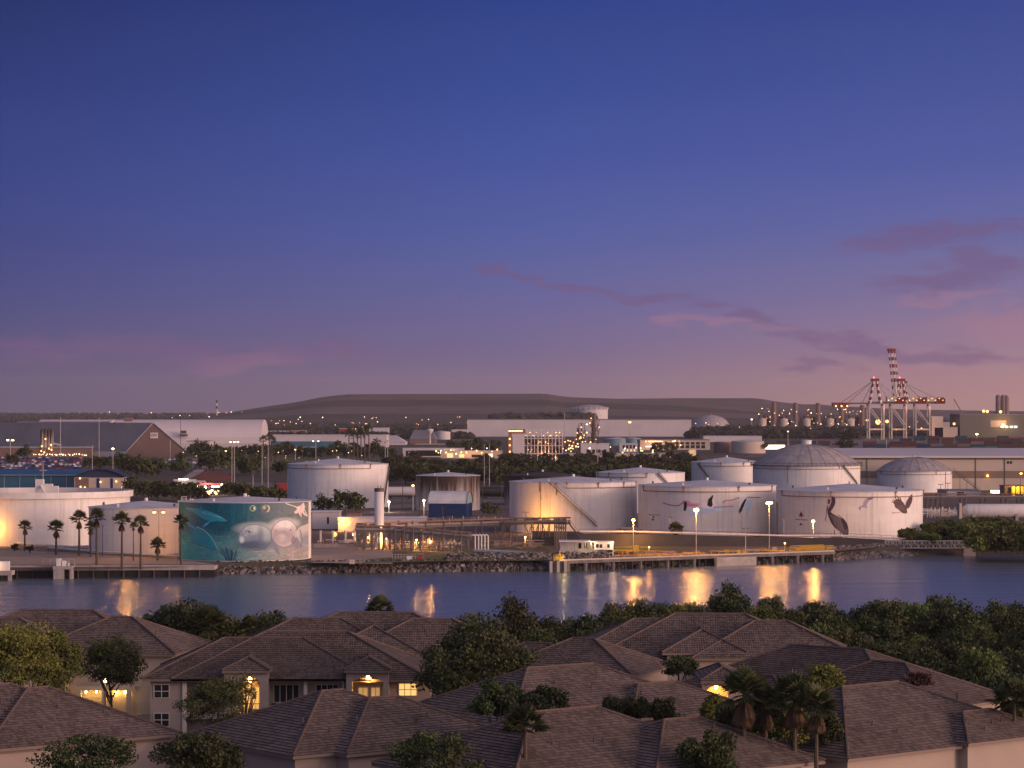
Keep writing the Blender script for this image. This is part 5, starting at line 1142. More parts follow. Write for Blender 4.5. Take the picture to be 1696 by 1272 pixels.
# mangroves at the right end of the far bank
mg = [tree_proto('mangrove', '', 'mangrove', 1500, 3.2, 2.4, 2.3, .34, 20+i, 'leaf', 22, 'mangroves beside the truss gangway', .14) for i in range(4)]
pts = []
for px in range(1492, 1800, 14):
    for row, (pb, sc) in enumerate(((916, .95), (911, 1.0), (904, 1.05), (893, 1.1), (885, 1.1))):
        lim = {0: 1504, 1: 1496, 2: 1500, 3: 1528, 4: 1556}[row]
        if px+row*5 < lim or (row < 2 and px < 1616): continue
        pts.append((px+row*5+rnd.uniform(-5, 5), pb+rnd.uniform(-2, 2), sc*rnd.uniform(.8, 1.2)*(1.22 if px > 1560 and row < 3 else 1)))
rc = {}
for i, (px, pb, sc) in enumerate(pts):
    r_ = 0 if pb > 913.4 else 1 if pb > 907.5 else 2 if pb > 898 else 3 if pb > 889 else 4; rc[r_] = rc.get(r_, -1)+1
    place(mg[i % 4], i < 4, G(px, pb, 2.4), rnd.uniform(0, 6), sc, ('tall ' if sc > 1.15 else 'low ' if sc < .85 else '')+'bushy mangrove, '+nth(rc[r_])+(' from the left' if rc[r_] else '')+' in '+('the row at the waterline', 'the row just behind the truss gangway', 'the middle row of the stand', 'the row below the bullet tank', 'the rearmost row of the stand')[r_])
# trees between tanks and port, medium size
mt = [tree_proto('tree', '', 'tree', 700, 7.0, 5.2, 5.2, .85, 40+i, 'leafmid', 24, 'trees of the belt behind the tanks', .4) for i in range(5)]
used = [False]*5
mass = []
def masstree(px, pb, sc): mass.append((rnd.randrange(5), G(px, pb, 2.5), rnd.uniform(0, 6), sc))
def mtree(px, pb, label, group, sc=1.0, k=None, z=2.5):
    i = rnd.randrange(5) if k is None else k; o = place(mt[i], not used[i], G(px, pb, z), rnd.uniform(0, 6), sc, label, group); used[i] = True; return o
for row, pb in enumerate((803, 797, 789, 781, 775, 769)):
    nb_ = -1
    for px in range(625+row*7, 1160, 21 if row < 4 else 25):
        if row > 3 and (px > 690 and px < 800): continue
        if row > 4 and px > 1150: continue
        nb_ += 1
        if row > 1: masstree(px+rnd.uniform(-7, 7), pb+rnd.uniform(-1.5, 1.5), rnd.uniform(.75, 1.1)*(1-.02*row)); continue
        mtree(px+rnd.uniform(-7, 7), pb+rnd.uniform(-1.5, 1.5), nth(nb_)+' tree'+(' from the left' if nb_ else '')+' in the '+('front row of the belt right behind the tanks', 'second row of the belt behind the tanks', 'third row of the belt behind the tanks', 'fourth row of the belt behind the tanks', 'fifth row of the belt behind the tanks', 'rearmost belt row nearest the port buildings')[row], 'trees of the belt behind the tanks', rnd.uniform(.75, 1.1)*(1-.02*row))
for px, pb, sc, lab in ((204, 783, 1.15, 'dark rounded tree left in the grove before the brown gabled hall'), (222, 787, 1.25, 'wide tree in the middle of the grove before the brown gabled hall'), (242, 790, 1.2, 'spreading tree near the right of the grove by the hall'), (262, 790, 1.0, 'right-hand tree of the grove with a bare lower trunk'),
    (192, 776, 1.0, 'tree behind the yellow-green lamp post'), (165, 776, .9, 'dark tree at the right end of the crowded car park'), (148, 776, .8, 'low dark tree before the conveyor building'), (300, 787, .95, 'rounded tree right of the grove beside the ramp'), (299, 766, .7, 'small tree at the foot of the brown hall'),
    (20, 769, .8, 'small dark tree among the parked cars at the far left'), (40, 759, 1.0, 'dark tree left of the conveyor in front of the long grey hall'), (355, 780, 1.55, 'broad dark tree above the red-brown heap'), (343, 781, 1.2, 'tree half behind the broad dark tree'), (415, 787, 1.3, 'round dark tree between the masts'), (404, 786, 1.0, 'small tree at the left side of the round dark tree'),
    (465, 786, .9, 'low tree beside the tall pink tank'), (246, 826, .85, 'bushy tree behind the low cone-roofed tank'), (222, 824, .85, 'olive bush behind the open tank rim'), (262, 828, .8, 'dark bush at the hedge above the low tank'), (292, 829, .75, 'dark bush left above the mural tank roof'), (313, 831, .8, 'dark bush above the mural tank roof'),
    (400, 826, .75, 'dark bush behind the roof peak of the mural tank'), (430, 830, .7, 'bush in the hedge behind the mural tank'), (455, 832, .7, 'bush at the right of the hedge behind the mural tank'), (330, 832, .6, 'small bush below the white trailer'), (380, 822, .7, 'dark shrub beside the floodlit loading yard')):
    mtree(px, pb, lab, None, sc)
for q_, px in enumerate(list(range(322, 480, 19))+list(range(482, 660, 20))):
    mtree(px+rnd.uniform(-5, 5), rnd.uniform(757, 763), nth(q_)+' tree'+(' from the left' if q_ else '')+' in the distant row before the long pale shed', 'distant tree row before the teal building', rnd.uniform(1.0, 1.5)*.95)
for q_, px in enumerate((752, 765, 778, 790, 800, 812, 822, 900, 1090, 1110, 1260, 1400)): mtree(px, rnd.uniform(747, 752), nth(q_)+' distant tree'+(' from the left' if q_ else '')+' scattered among the port buildings', 'scattered trees among the port buildings', rnd.uniform(.9, 1.3))
for px in range(1150, 1420, 13): masstree(px, rnd.uniform(722, 728), rnd.uniform(1.0, 1.7))
V = []; Fm = []; nb_ = 0
for k, p, a, sc in mass:
    me = [c for c in mt[k].children if c.name.startswith('crown')][0].data; co = np.empty(len(me.vertices)*3); me.vertices.foreach_get('co', co); co = co.reshape(-1, 3); co[:, 2] += 5.2
    c_, s_ = math.cos(a)*sc, math.sin(a)*sc; V.append(np.stack([co[:, 0]*c_-co[:, 1]*s_+p.x, co[:, 0]*s_+co[:, 1]*c_+p.y, co[:, 2]*sc+p.z], 1)); Fm.append(np.arange(len(co)).reshape(-1, 4)+nb_); nb_ += len(co)
me = bpy.data.meshes.new('tree_mass'); me.from_pydata(np.concatenate(V).tolist(), [], np.concatenate(Fm).tolist()); me.materials.append(M['leafmid']); o = meshobj('tree_mass', me); o['kind'] = 'stuff'; tag(o, 'farther dark trees of the belt and the low strip before the power plant', 'trees')
for px, pb, sc, lab in ((536, 848, .62, 'bare greyish shrub left against the tall pink tank'), (572, 848, .85, 'bright green bushy tree in front of the tall pink tank'), (590, 850, .7, 'low green bush right of the bushy tree'), (812, 856, .5, 'dark shrub right of the blue shed'), (757, 856, .3, 'little shrub in front of the blue shed')):
    mtree(px, pb, lab, None, sc)

# ------------------------------------------------------------------ port halls and works, middle distance
# long grey A-frame store with brown gable and sign
Yb = YY(757); xr, xl = XX(310, Yb), XX(210, Yb); s = F/Yb; xa = XX(254, Yb); ha = ZZ(700, Yb)-2.5
t = thing('storage_hall', 'steep grey roofed store with brown gable end and white sign', 'warehouse', ((xl+xr)/2, Yb, 2.5)); cx_ = (xl+xr)/2; xl -= cx_; xr -= cx_; xa -= cx_
back = Vector((-150, 190, 0)); wl = 8
mb = MB(); gp = [(xl, 0, 0), (xr, 0, 0), (xr, 0, 1.0), (xr, 0, ha*.16), (xa, 0, ha), (xl, 0, ha*.16)]
mb.face(gp); mb.build('gable_wall', M['brown'], t)
mb = MB(); dirv = Vector((-1.0, .50, 0)).normalized()*235
def q3(x, z): return Vector((x, -.3, z))
mb.face([q3(xl, ha*.16), q3(xa, ha), q3(xa, ha)+dirv, q3(xl, ha*.16)+dirv]); mb.face([q3(xa, ha), q3(xr, ha*.16), q3(xr, ha*.16)+dirv, q3(xa, ha)+dirv]); mb.build('roof', M['greyroof'], t)
mb = MB(); mb.face([q3(xl, 0), q3(xl, ha*.16), q3(xl, ha*.16)+dirv, q3(xl, 0)+dirv]); mb.build('side_wall', M['shed'], t)
mb = MB(); mb.beam((xl, -.5, ha*.17), (xa, -.5, ha+.1), .5, .5); mb.beam((xa, -.5, ha+.1), (xr, -.5, ha*.17), .5, .5); mb.build('verge', M['shed'], t)
mb = MB(); sx0, sx1 = XX(249, Yb)-cx_, XX(261.5, Yb)-cx_; z0, z1 = ZZ(726, Yb)-2.5, ZZ(716.5, Yb)-2.5; mb.bb(sx0, sx1, -.35, -.05, z0, z1); mb.build('sign', M['wsteel'], t)
mb = MB(); lh = (z1-z0)*.42; zc = (z0+z1)/2+.3; u = (sx1-sx0)/9; y = -.42
def seg(x0, z0_, x1, z1_): mb.beam((sx0+x0*u, y, zc+z0_*lh), (sx0+x1*u, y, zc+z1_*lh), .08, u*.45)
for L0, L1 in (((1.4, -.5), (1.4, .5)), ((1.4, .45), (2.8, .45)), ((1.4, 0), (2.6, 0)), ((1.4, -.45), (2.8, -.45)), ((3.8, -.5), (3.8, .5)), ((3.8, .45), (4.8, .25)), ((4.8, .25), (4.8, -.25)), ((4.8, -.25), (3.8, -.45)), ((6, -.5), (6, .5)), ((6, .5), (6.8, -.1)), ((6.8, -.1), (7.6, .5)), ((7.6, .5), (7.6, -.5))): seg(*L0, *L1)
mb.build('lettering', M['red'], t)
# the long hall to its left
Y1 = YY(752); t = thing('storage_hall', 'very long low-pitched grey roofed store at the left edge', 'warehouse', (XX(100, Y1), Y1, 2.5)); cx_ = XX(100, Y1)
mb = MB(); x0, x1 = XX(-60, Y1)-cx_, XX(206, Y1)-cx_; z0 = ZZ(735, Y1)-2.5; dep = 75; zr = ZZ(698, Y1+dep)-2.5
mb.face([(x0, 0, z0), (x1, 0, z0), (XX(188, Y1+dep)-cx_, dep, zr), (XX(30, Y1+dep)-cx_, dep, zr)]); mb.face([(x0, 0, z0), (XX(30, Y1+dep)-cx_, dep, zr), (x0, 2*dep, z0)]); mb.face([(x1, 0, z0), (x1, 2*dep, z0), (XX(188, Y1+dep)-cx_, dep, zr)]); mb.face([(x0, 2*dep, z0), (x1, 2*dep, z0), (XX(188, Y1+dep)-cx_, dep, zr), (XX(30, Y1+dep)-cx_, dep, zr)]); mb.build('roof', M['greyroof'], t)
mb = MB(); mb.bb(x0, x1, .8, 2*dep-.8, 0, z0-.1); mb.build('wall', M['shed'], t)
mb = MB(); a, b = Vector((XX(140, Y1)-cx_, 1, ZZ(739, Y1)-2.5)), Vector((XX(188, Y1+dep)-cx_, dep-1, zr+1)); mb.beam(a, b, 1.6, 1.6); mb.build('roof_conveyor', M['shed'], t)
mb = MB()
for (pa_, pb_) in (((0, 723), (42, 705)), ((85, 723), (135, 705))): mb.beam(Vector((XX(pa_[0], Y1)-cx_, 10, ZZ(pa_[1], Y1)-1.0)), Vector((XX(pb_[0], Y1+60)-cx_, 60, ZZ(pb_[1], Y1+60)-1.2)), 1.4, 1.8)
mb.build('roof_conveyor', M['brown'], t)
mb = MB(); mb.bb(XX(185, Y1)-cx_, XX(199, Y1)-cx_, dep-3, dep+3, zr, zr+3.5); mb.build('head_house', M['brown'], t)
# silo cluster and sheds with lights at its foot
t = thing('silo_tower', 'cluster of pale slim silos on legs before the long grey roof', 'silo', G(78, 757, 2.5)); s = F/t.location.y; h = 48/s
for k in range(4): mb = MB(); x = (-8+k*5.2)/s*1.0; mb.lathe((x, 0, h*.2), [(.01, 0), (2.0/s*1.2, h*.12), (2.6/s*1.2, h*.2), (2.6/s*1.2, h*.72), (.4, h*.8)], 10); mb.build('silo', M['tankdirty'], t, True)
mb = MB()
for x in (-9, -4, 1, 6, 10): mb.tube((x/s, -1, 0), (x/s, -1, h*.95), .25, 4); 
for z in (.3, .55, .8): mb.tube((-9/s, -1, h*z), (10/s, -1, h*z), .25, 4)
mb.build('frame', M['rust'], t)
for k, (x, z) in enumerate(((-9, 10), (-8, 18), (-2, 30), (4, 14), (7, 20), (8, 12), (-4, 8))): mb = MB(); mb.ball((x/s, -2, z/s), .62); mb.build('light', M['e_far'], t)
t, wd, h, _ = block('conveyor_shed', 'long low white-roofed shed with a row of lights behind the parked cars', 'shed', 0, 150, 741, 757, 20, 'brown', 'wsteel')
for k in range(24): mb = MB(); mb.ball((-wd/2+wd*(.38+.6*k/24+rnd.uniform(-.01, .01)), -1, 1.4+rnd.uniform(0, 1.0)), rnd.uniform(.3, .55)); mb.build('light', M['e_farw' if k % 3 else 'e_far'], t)
t = thing('conveyor', 'inclined pale conveyor gallery with lit tower in front of the grey hall', 'conveyor', G(120, 756, 2.5)); s = F/t.location.y; mb = MB()
mb.beam((-35/s, 3, 22/s), (8/s, 0, 12/s), 1.2, 1.6); mb.beam((8/s, 0, 12/s), (30/s, 0, 2/s), 1.2, 1.2); mb.build('gallery', M['wsteel'], t)
mb = MB(); mb.face([(6/s, 0, 8/s), (18/s, 0, 6/s), (18/s, 0, 20/s), (14/s, 0, 20/s)]); mb.face([(6/s, 3, 8/s), (18/s, 3, 6/s), (18/s, 3, 20/s), (14/s, 3, 20/s)]); mb.bb(16/s, 18/s, 0, 3, 6/s, 20/s); mb.build('transfer_tower', M['shed'], t)
# white arched hall
Ya = YY(745); t = thing('arched_hall', 'long white barrel-roofed hall behind the brown gabled store', 'warehouse', (XX(340, Ya), Ya, 2.5)); cx_ = XX(340, Ya); x0, x1 = XX(57, Ya)-cx_, XX(432, Ya)-cx_; s = F/Ya; hh = ZZ(695, Ya+30)-2.5
mb = MB(); n = 16; A = [(40-40*math.cos(math.pi*i/n), 6+(hh-6)*math.sin(math.pi*i/n)**.8) for i in range(n+1)]
for i, ((y1, z1), (y2, z2)) in enumerate(zip(A[:-1], A[1:])): mb.face([(x0, y1, z1), (x1, y1, z1), (x1, y2, z2), (x0, y2, z2)])
mb.build('roof', M['arch'], t, True); mb = MB(); mb.face([(x1, y, z) for y, z in A]+[(x1, 80, 0), (x1, 0, 0)]); mb.face([(x0, y, z) for y, z in A]+[(x0, 80, 0), (x0, 0, 0)]); mb.bb(x0, x1, 0, .3, 0, 6); mb.build('wall', M['shed'], t)
mb = MB(); px = 301; mb.bb(XX(298, Ya)-cx_, XX(311, Ya)-cx_, -4, 0, ZZ(722, Ya)-2.5, ZZ(719, Ya)-2.5); mb.tube((XX(299.5, Ya)-cx_, -2, 0), (XX(299.5, Ya)-cx_, -2, ZZ(696, Ya)-2.5), .25, 5); mb.bb(XX(300, Ya)-cx_, XX(309, Ya)-cx_, -3, -1, ZZ(718, Ya)-2.5, ZZ(713, Ya)-2.5); mb.build('rooftop_gantry', M['dsteel'], t)
block('warehouse', 'long pale flat shed running right below the white barrel-roofed hall', 'warehouse', 310, 640, 721, 741, 60, 'shed', 'shed', winrows=((.05, .22, .05, .62, 'teal'), (.42, .75, .05, .5, 'teal')))
block('warehouse', 'grey low annex at the right base of the brown gabled store', 'warehouse', 309, 345, 731, 748, 40, 'shed', 'greyroof')
block('shed', 'small pale shed right of the barrel-roofed hall', 'shed', 433, 476, 714, 723, 30, 'shed', 'wsteel', winrows=((.1, .5, .3, .9, 'wsteel'),))
block('shed', 'orange-brown lit shed above the long pale shed', 'shed', 481, 506, 713, 722, 30, 'rust', 'beige')
block('shed', 'small pinkish shed left of the palm clump', 'shed', 562, 590, 710, 722, 30, 'redbox', 'wsteel')
block('shed', 'small upright white building above the palm clump', 'shed', 599, 609, 707, 722, 20, 'wsteel', 'wsteel')
block('shed', 'white box building right of the palm clump', 'shed', 611, 643, 709, 722, 40, 'wsteel', 'wsteel')
def pitched(name, label, cat, pxl, pxr, pye, pyr, pyb, dep, wall, roofm, hipped=.25):
    Y = YY(pyb); x0, x1 = XX(pxl, Y), XX(pxr, Y); c = (x0+x1)/2; w = (x1-x0)/2; ze = ZZ(pye, Y)-2.5; zr = ZZ(pyr, Y+dep/2)-2.5
    t = thing(name, label, cat, (c, Y, 2.5)); mb = MB(); mb.bb(-w+.5, w-.5, .5, dep-.5, 0, ze); mb.build('wall', M[wall], t); mb = MB(); r = w*(1-hipped)
    mb.face([(-w, 0, ze), (w, 0, ze), (r, dep/2, zr), (-r, dep/2, zr)]); mb.face([(w, dep, ze), (-w, dep, ze), (-r, dep/2, zr), (r, dep/2, zr)]); mb.face([(-w, 0, ze), (-r, dep/2, zr), (-w, dep, ze)]); mb.face([(w, 0, ze), (w, dep, ze), (r, dep/2, zr)]); mb.build('roof', M[roofm], t); return t
pitched('shed', 'broad pale low-pitched roof right of the palm clump', 'shed', 604, 672, 733, 721, 737, 60, 'shed', 'shed', .5)
pitched('shed', 'dark open-sided shed with a pinkish gable left of the pale round tank', 'shed', 678, 722, 727, 712, 735, 60, 'brown', 'greyroof', .3)
block('office_building', 'pale flat-roofed block left of the big white warehouse', 'building', 748, 774, 712, 726, 40, 'shed', 'wsteel', winrows=((.38, .82, .05, .25, 'e_winw'),))
# small far tanks and tower
def far_tank(label, pxl, pxr, pyt, pyb, m='tank', dome=0, name='storage_tank'):
    Y = YY(pyb); r = (pxr-pxl)/2/(F/Y); t = thing(name, label, 'tank', (XX((pxl+pxr)/2, Y+r), Y+r, 2.5)); h = ZZ(pyt, Y+r)-2.5
    mb = MB(); mb.lathe((0, 0, 0), [(r, 0), (r, h)], 32); mb.build('shell', M[m], t, True)
    mb = MB(); pr = [(r*1.02, h)]+([(r*math.cos(a), h+dome*math.sin(a)/(F/Y)) for a in (.3, .6, .9, 1.2, 1.5)] if dome else [(r*.5, h+r*.07), (.01, h+r*.13)]); mb.lathe((0, 0, 0), pr, 32); mb.build('roof', M['tankroof' if not dome else 'dome'], t, True); return t, r, h
far_tank('round white tank beside the pinkish-gabled shed', 720, 746, 715, 728, 'shed')
far_tank('low pale teal tank left in front of the big white warehouse', 1000, 1044, 727, 738, 'tealt'); far_tank('low pale teal tank right beside its twin', 1036, 1062, 726, 738, 'tealt')
far_tank('wide beige rusty tank left of the big domed tank', 1211, 1268, 731, 751, 'beige'); far_tank('brownish tank half behind the wide beige rusty tank', 1182, 1214, 732, 750, 'brown')
t, r, h = far_tank('small tank glowing yellow beside the beige tank', 1139.5, 1153, 746, 756, 'beige', 4); lamp_light(t, (-6, -14, 6), 5000, (1, .65, .2), 1)
t, r, h = far_tank('large domed gas tank rising above the big white warehouse', 948, 1007, 678, 712, 'shed', 8)
mb = MB()
for k in range(20): a = 2*math.pi*k/20; mb.tube((r*math.cos(a), r*math.sin(a), h), (r*math.cos(a), r*math.sin(a), h+4), .8, 4)
mb.build('rim_railing', M['wsteel'], t)
t, r, h = far_tank('far rounded storage dome left of the power plant', 1145, 1208, 706, 714, 'shed', 19)
mb = MB(); mb.tube((0, 0, h+15), (0, 0, h+24), 2.6, 8); mb.build('head_house', M['redbox'], t)
t = thing('water_tower', 'small flared water tower before the dark shed', 'tower', G(712, 736, 2.5)); s = F/t.location.y; mb = MB(); mb.lathe((0, 0, 0), [(1.8/s, 0), (1.4/s, 16/s), (4/s, 20/s), (6.5/s, 25/s), (.01, 26/s)], 12); mb.build('tower', M['shed'], t, True); mb = MB(); mb.tube((0, 0, 25/s), (0, 0, 34/s), .4, 4); mb.build('mast', M['steel'], t)
# big white warehouse
block('warehouse', 'huge long white warehouse in front of the far mound', 'warehouse', 774, 1145, 695.5, 723, 160, 'shed', 'greyroof')
block('warehouse', 'low white annex at the right end of the huge warehouse', 'warehouse', 1143, 1156, 713, 723, 60, 'shed', 'shed')
# lit steel frame building
Yf = YY(764); t = thing('process_structure', 'open steel frame glowing with lights beside a pale panel wall', 'process plant', (XX(890, Yf), Yf, 2.5)); s = F/Yf; cx_ = XX(890, Yf); X0, X1 = XX(842, Yf)-cx_, XX(932, Yf)-cx_; XP = XX(868, Yf)-cx_; Ht = ZZ(711, Yf)-2.5
mb = MB(); mb.bb(X0+3, XP, -.5, 8, 0, Ht-3); mb.build('panel_wall', M['shed'], t)
mb = MB(); nb = 11
for i in range(nb+1):
    x = XP+(X1-XP)*i/nb
    for y in (0, 7, 14): mb.bb(x-.22, x+.22, y-.2, y+.2, 0, Ht)
for z in (.25, .5, .72, 1.0):
    for y in (0, 7, 14): mb.bb(XP, X1, y-.2, y+.2, z*Ht-.35, z*Ht)
mb.build('frame', M['wsteel'], t)
mb = MB()
for z in (.25, .5, .72): mb.bb(XP, X1, .3, 13.8, z*Ht-.6, z*Ht-.4)
g2 = random.Random(3)
for i in range(60): x = g2.uniform(XP, X1-2); z = g2.choice((0, .25, .5))*Ht; mb.bb(x, x+g2.uniform(.8, 3), 4, 9, z, z+g2.uniform(1.5, 5))
mb.build('floor_equipment', M['rust'], t)
mb = MB(); mb.bb(X0, XP+1, -1, 9, Ht-3, Ht); mb.bb(X0, X0+2.6, -.6, 8, 0, Ht-3); mb.build('head_deck', M['rust'], t)
for i in range(46):
    z = g2.choice((.06, .12, .3, .36, .55, .6, .8, .9)); x = g2.uniform(XP, X1); mb = MB(); mb.ball((x, -.6 if i % 2 else 3, z*Ht), g2.uniform(.16, .34) if z > .2 else g2.uniform(.25, .45), 0, 5); mb.build('light', M['e_far' if i % 3 else 'e_orange'], t)
for i in range(9): mb = MB(); mb.ball((X0+.6+i*1.15, -1.4, Ht-1.2), .36, 0, 6); mb.build('light', M['e_warm'], t)
for z in (.3, .5, .7): mb = MB(); mb.ball((X0+1, -1, Ht*z), .5, 0, 6); mb.build('light', M['e_orange'], t)
lamp_light(t, (5, -4, 6), 1500, (1, .5, .2), 1); lamp_light(t, (14, 5, 14), 2200, (1, .42, .3), 1)
# dark process towers
for px, py0, pyb, w0, lab in ((985, 684, 734, 9, 'dark slender process column in front of the huge white warehouse'), (963, 700, 735, 12, 'lit jumble of process pipework left of the dark column')):
    p = G(px, pyb, 2.5); s = F/p.y; t = thing('process_tower', lab, 'process tower', p); h = (pyb-py0)/s; w1 = w0/s; mb = MB(); mb.tube((0, 0, 0), (0, 0, h), w1*.28 if w0 < 10 else .7, 10); mb.tube((-w1*.45, 1, 0), (-w1*.45, 1, h*.75), w1*.16, 8); mb.build('column', M['rust'], t)
    mb = MB(); g2 = random.Random(px)
    for k in range(9): z = h*(k+1)/9.5; ww = w1*(.75-.35*k/9); mb.bb(-ww, ww, -ww*.7, ww*.7, z-.15, z+.15)
    for x in (-w1*.7, w1*.7): mb.tube((x, -1, 0), (x*.5, -1, h*.95), .3, 4)
    for k in range(14): mb.tube((g2.uniform(-w1, w1), -1.5, h*g2.random()*.7), (g2.uniform(-w1, w1), -1.5, h*g2.random()*.8), .3, 4)
    mb.build('platform', M['dsteel'], t)
    for k in range(10 if w0 > 10 else 4): mb = MB(); mb.ball((g2.uniform(-w1, w1), -2.5, h*g2.uniform(.1, .85)), g2.uniform(.4, 1.0), 0, 6); mb.build('light', M['e_far'], t)
t = thing('refinery_piping', 'low dark tangle of lit pipework right of the open steel frame', 'process plant', G(950, 745, 2.5)); s = F/t.location.y; g2 = random.Random(31); mb = MB()
for i in range(90): x = g2.uniform(-18, 32)/s; z = g2.uniform(0, 24)/s*g2.random(); mb.tube((x, g2.uniform(0, 20), 0), (x+g2.uniform(-3, 3), 5, z+2), g2.uniform(.15, .5), 4)
mb.build('piping', M['rust'], t)['kind'] = 'stuff'
for i in range(26): mb = MB(); mb.ball((g2.uniform(-18, 34)/s, -3, g2.uniform(.5, 9)), g2.uniform(.35, .8), 0, 6); mb.build('light', M['e_far' if i % 3 else 'e_orange'], t)
# low buildings in front
t, wd, h, _ = block('office_building', 'wide two-storey building with a dark glass band left of the steel frame', 'building', 667, 768, 743, 757, 30, 'shed', 'wsteel', winrows=((.05, .09, .1, .75, 'dglass_shade'), (.12, .16, .1, .75, 'dglass_shade'), (.24, .62, .12, .8, 'dglass_shade')))
for k in range(12): mb = MB(); mb.ball((wd*(.05+.43*k/12), -1, 1.5+rnd.random()*4), rnd.uniform(.3, .6), 0, 6); mb.build('light', M['e_far' if k % 2 else 'e_warm'], t)
block('office_building', 'upper pale storey with a flat roof behind the dark glass band', 'building', 688, 768, 736, 745, 30, 'dsteel', 'wsteel', winrows=((.70, .97, .1, .8, 'glass'),))
t, wd, h, _ = block('office_building', 'orange-lit low terminal building left of the open steel frame', 'building', 730, 832, 747, 759, 20, 'beige', 'shed', winrows=((.1, .2, .1, .7, 'e_win'), (.3, .38, .1, .6, 'e_win'), (.5, .66, .1, .5, 'dglass_shade'), (.72, .84, .1, .6, 'e_strip')))
for k in range(12): mb = MB(); mb.ball((-wd/2+wd*k/12, -1.5, 2+rnd.random()*6), rnd.uniform(.25, .55), 0, 6); mb.build('light', M['e_orange' if k % 3 else 'e_white'], t)
lamp_light(t, (0, -8, 5), 1800, (1, .5, .2), 1)
t, wd, h, _ = block('office_building', 'white building with dark square openings right of the process towers', 'building', 962, 1009, 735, 752, 25, 'shed', 'wsteel', winrows=((.2, .34, .12, .45, 'dglass_shade'), (.4, .5, .12, .45, 'dglass_shade'), (.55, .7, .12, .45, 'dglass_shade'), (.8, .9, .12, .45, 'dglass_shade')))
t, wd, h, _ = block('office_building', 'small windowed block lit yellow behind the green belt', 'building', 1026, 1056, 735, 749, 20, 'shed', 'wsteel', winrows=tuple((.18+.19*k, .3+.19*k, .45, .85, 'dglass_shade') for k in range(4))+tuple((.22+.19*k, .3+.19*k, .1, .35, 'e_win') for k in range(4)))
t, wd, h, _ = block('warehouse', 'long low pinkish wall topped building just behind the green belt', 'building', 935, 1120, 751, 759, 20, 'beige', 'shed')
for k in range(10): mb = MB(); mb.ball((-wd/2+wd*rnd.random(), -1.5, 4+rnd.random()*5), rnd.uniform(.3, .7), 0, 6); mb.build('light', M['e_farw' if k % 2 else 'e_far'], t)
t, wd, h, _ = block('loading_terminal', 'long dim terminal with rows of dark bays and strip lights', 'building', 1060, 1176, 729, 745, 60, 'beige', 'greyroof', winrows=tuple((.50+.075*k, .555+.075*k, .15, .48, 'dglass_shade') for k in range(6))+tuple((.50+.075*k, .555+.075*k, .55, .8, 'dglass_shade') for k in range(6))+((.12, .32, .84, .9, 'e_winw'), (.08, .2, .3, .38, 'e_strip'), (.22, .3, .15, .3, 'e_strip')))
for k in range(18): mb = MB(); mb.ball((-wd/2+wd*rnd.random()*.6, -2, 1.5+rnd.random()*8), rnd.uniform(.25, .55), 0, 6); mb.build('light', M['e_orange' if k % 2 else 'e_warm'], t)
lamp_light(t, (-20, -10, 6), 3500, (1, .5, .2), 1)
block('warehouse', 'long grey roofed shed left of the beige rusty tank', 'warehouse', 1165, 1262, 722, 732, 50, 'shed', 'greyroof')
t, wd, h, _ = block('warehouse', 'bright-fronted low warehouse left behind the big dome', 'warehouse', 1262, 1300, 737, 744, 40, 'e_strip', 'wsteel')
# power plant units along the right
for k, (px, pt) in enumerate(((1282, 666), (1317.5, 667), (1355, 667.5), (1394, 669), (1428, 671))):
    p = G(px, 712, 2.5); s = F/p.y; t = thing('power_plant_unit', ('first', 'second', 'third', 'fourth', 'fifth')[k]+' from the left of the tall cylindrical plant stacks with boiler lights', 'power plant', p, 0, 'row of power plant units')
    mb = MB(); r = 3.6/s; h = (712-pt)/s; mb.lathe((0, 0, 0), [(r, 0), (r, h), (r*.8, h)], 16)
    for j in range(12): mb.lathe((0, 0, h*(j+.5)/12), [(r, -.8), (r+.9, -.5), (r+.9, .5), (r, .8)], 16)
    mb.build('chimney', M['brown'], t)
    mb = MB(); mb.lathe((-19/s, 0, 5/s), [(6.5/s, 0), (6.5/s, 13/s), (.01, 15/s)], 16); mb.build('tank', M['beige'], t, True)
    mb = MB(); mb.bb(-28/s, -6/s, 4, 40, 0, 7/s); g2 = random.Random(k)
    for j in range(16): x = g2.uniform(-26, -4)/s; mb.bb(x, x+g2.uniform(2, 6)/s, 40, 70, 0, g2.uniform(10, 25)/s)
    mb.build('boiler', M['brown'], t)
    for j in range(10): mb = MB(); mb.ball((g2.uniform(-30, 6)/s, -20, g2.uniform(1, 34)/s if j > 4 else g2.uniform(18, 36)/s), g2.uniform(.35, .75)/s*1.0, 0, 5); mb.build('light', M['e_far' if j % 3 else 'e_warm'], t)
for px, py, r, lab in ((1454, 699, 5.0, 'largest yellow floodlight behind the crane legs'), (1469, 698, 3.2, 'yellow floodlight between the crane legs'), (1436, 696, 2.6, 'white floodlight left of the cranes'), (1580, 702, 2.4, 'white floodlight right of the cranes'), (1594, 707, 3.2, 'wide white floodlight at the grey-green hall corner'), (1484, 711, 2.0, 'warm floodlight under the crane beams'), (1526, 710, 2.0, 'warm floodlight right of the crane legs')):
    p = P(px, py, 3900); t = thing('floodlight', lab, 'floodlight', (p.x, p.y, 2.5)); mb = MB(); mb.tube((0, 0, 0), (0, 0, p.z-2.5), .5, 5); mb.build('pole', M['steel'], t); mb = MB(); mb.ball((0, -1, p.z-2.5), r*.72, 0, 10); mb.build('bulb', M['e_far'], t)
